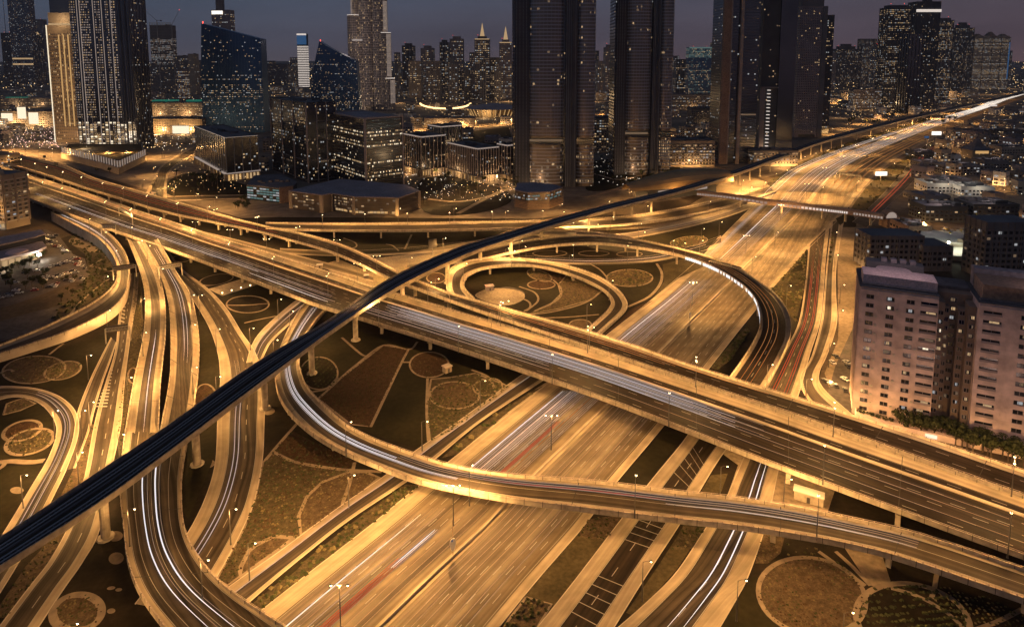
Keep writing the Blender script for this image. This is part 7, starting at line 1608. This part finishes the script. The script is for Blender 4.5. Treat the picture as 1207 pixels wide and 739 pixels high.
# arc of waterside lights, and added fixtureless lights for the glow of distant streets
m = MB()
for i in range(46):
    a = pi * (1.05 + .9 * i / 45); u, v = 525 + 30 * cos(a), 122 - 7 * sin(a) * 1.0; x, y, _ = P(u, v, 3); m.cyl(x, y, 3, 7, 2.6, 2.6, 6)
tag(m.build('promenade_lights', 'dot_warm'), 'curved string of warm promenade lights below the distant towers', kind='stuff')
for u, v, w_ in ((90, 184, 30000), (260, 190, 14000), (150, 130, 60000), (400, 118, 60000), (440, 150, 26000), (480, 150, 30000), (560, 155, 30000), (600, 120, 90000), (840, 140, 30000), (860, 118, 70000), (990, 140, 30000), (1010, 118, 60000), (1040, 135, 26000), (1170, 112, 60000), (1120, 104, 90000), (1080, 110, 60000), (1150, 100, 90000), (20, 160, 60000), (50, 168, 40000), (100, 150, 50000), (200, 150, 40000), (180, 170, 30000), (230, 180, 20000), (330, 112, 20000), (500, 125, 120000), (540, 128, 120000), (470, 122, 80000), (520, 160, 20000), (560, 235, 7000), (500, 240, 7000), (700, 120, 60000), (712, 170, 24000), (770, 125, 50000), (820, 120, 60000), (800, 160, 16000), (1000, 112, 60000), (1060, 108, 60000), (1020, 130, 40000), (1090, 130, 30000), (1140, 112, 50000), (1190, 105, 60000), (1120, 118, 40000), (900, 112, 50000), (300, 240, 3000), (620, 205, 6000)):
    x, y, _ = P(u, v); spot(x, y, 22, w_, (1, .62, .28), 3, None, 'district_glow_light'); 
# ------------------------------------------------------------------ more real street lamps: the lit city streets behind, and both sides of the far highway
def street(a, b, n, w, where, group, h=12, jit=0):
    hs = [(a[0] + (b[0] - a[0]) * i / max(1, n - 1) + random.uniform(-jit, jit), a[1] + (b[1] - a[1]) * i / max(1, n - 1) + random.uniform(-jit, jit) * .2) for i in range(n)]
    lamps('single', 0, h, hs, where, group, w * .7)
street((1010, 214), (1180, 130), 9, 2.2, 'along the grassy side of the far highway', 'lamps along the grassy highway side')
street((1075, 146), (1195, 108), 8, 5, 'on the farthest stretch of the highway', 'lamps on the farthest highway stretch')
street((690, 250), (845, 178), 7, 1.2, 'in the street below the banded towers', 'lamps below the banded towers')
street((480, 232), (604, 205), 7, 1.1, 'in the plaza by the finned office blocks', 'lamps in the office plaza')
street((478, 148), (604, 140), 7, 3, 'on the road beneath the distant cluster', 'lamps beneath the distant cluster')
street((60, 180), (235, 176), 9, 1.6, 'on the street before the shopping centre', 'lamps before the shopping centre')
street((0, 170), (60, 176), 5, 2.2, 'on the street at the mall by the left edge', 'lamps by the left mall')
street((170, 128), (236, 118), 4, 4, 'behind the golden shopping centre', 'lamps behind the shopping centre')
street((980, 152), (1070, 124), 6, 2.4, 'in the lot beside the mauve gridded tower', 'lamps in the lot')
street((985, 118), (1038, 104), 4, 5, 'before the pointed wedge tower', 'lamps before the wedge tower')
street((1060, 118), (1140, 108), 6, 5, 'at the foot of the right cluster', 'lamps at the right cluster')
street((700, 170), (722, 110), 4, 3, 'in the street between the banded towers', 'lamps between the banded towers')
street((792, 160), (842, 138), 5, 1.8, 'by the dark hall near the teal-topped building', 'lamps by the dark hall')
street((1090, 200), (1205, 214), 6, .5, 'in the lanes of the old quarter', 'lamps in the old quarter')
street((1110, 172), (1205, 158), 5, .8, 'behind the pagoda roof', 'lamps behind the pagoda roof')
street((1172, 236), (1200, 268), 4, .5, 'in the dark lot at the right edge', 'lamps in the right lot')
street((1075, 240), (1086, 262), 3, .5, 'at the bend beside the footbridge hall', 'lamps by the footbridge hall')
# ------------------------------------------------------------------ night haze
m = MB(); m.box(0, 6800, -1.5, 700, 17000, 14000); hz = m.build('haze', 'paint'); hz.data.materials.clear()
hm = bpy.data.materials.new('haze'); hm.use_nodes = True; n = hm.node_tree.nodes; n.remove(n['Principled BSDF']); pv = n.new('ShaderNodeVolumePrincipled'); pv.inputs['Color'].default_value = (.95, .86, .84, 1); pv.inputs['Density'].default_value = 0.000048
hm.node_tree.links.new(pv.outputs[0], n['Material Output'].inputs['Volume']); hz.data.materials.append(hm); hz['kind'] = 'stuff'
sc.cycles.volume_max_steps = 64
# ------------------------------------------------------------------ labels of repeats: told apart by their order across the photo
_o1 = ['', 'first', 'second', 'third', 'fourth', 'fifth', 'sixth', 'seventh', 'eighth', 'ninth', 'tenth', 'eleventh', 'twelfth', 'thirteenth', 'fourteenth', 'fifteenth', 'sixteenth', 'seventeenth', 'eighteenth', 'nineteenth']
_t = {2: 'twent', 3: 'thirt', 4: 'fort', 5: 'fift', 6: 'sixt', 7: 'sevent', 8: 'eight', 9: 'ninet'}
def ordinal(n):
    if n < 20: return _o1[n]
    return _t[n // 10] + ('ieth' if n % 10 == 0 else 'y-' + _o1[n % 10]) if n < 100 else 'far'
bylab = {}
for o in C.objects:
    if o.parent is None and o.get('label') and o.get('category'): bylab.setdefault(o['label'], []).append(o)
for lab, os_ in bylab.items():
    if len(os_) < 2: continue
    def key(o):
        p = o.location
        if o.type == 'MESH' and o['category'] == 'light trail': v = o.data.vertices[len(o.data.vertices) // 2].co; p = (p[0] + v[0], p[1] + v[1], p[2] + v[2])
        return proj(p[0], p[1], p[2])[0]
    os_.sort(key=key); n = len(os_)
    g = os_[0].get('group') or lab
    for i, o in enumerate(os_):
        new = '%s, %s from left' % (lab, ordinal(i + 1)) if i < n - 1 else '%s, rightmost' % lab
        if n == 2: new = '%s, %s one' % (lab, 'left' if i == 0 else 'right')
        o['label'] = new if len(new.split()) <= 16 else '%s, %s' % (lab, ordinal(i + 1))
        o['group'] = g
for o in C.objects:
    if o.get('label') and len(o['label'].split()) > 16: print('LONG', o['label'])
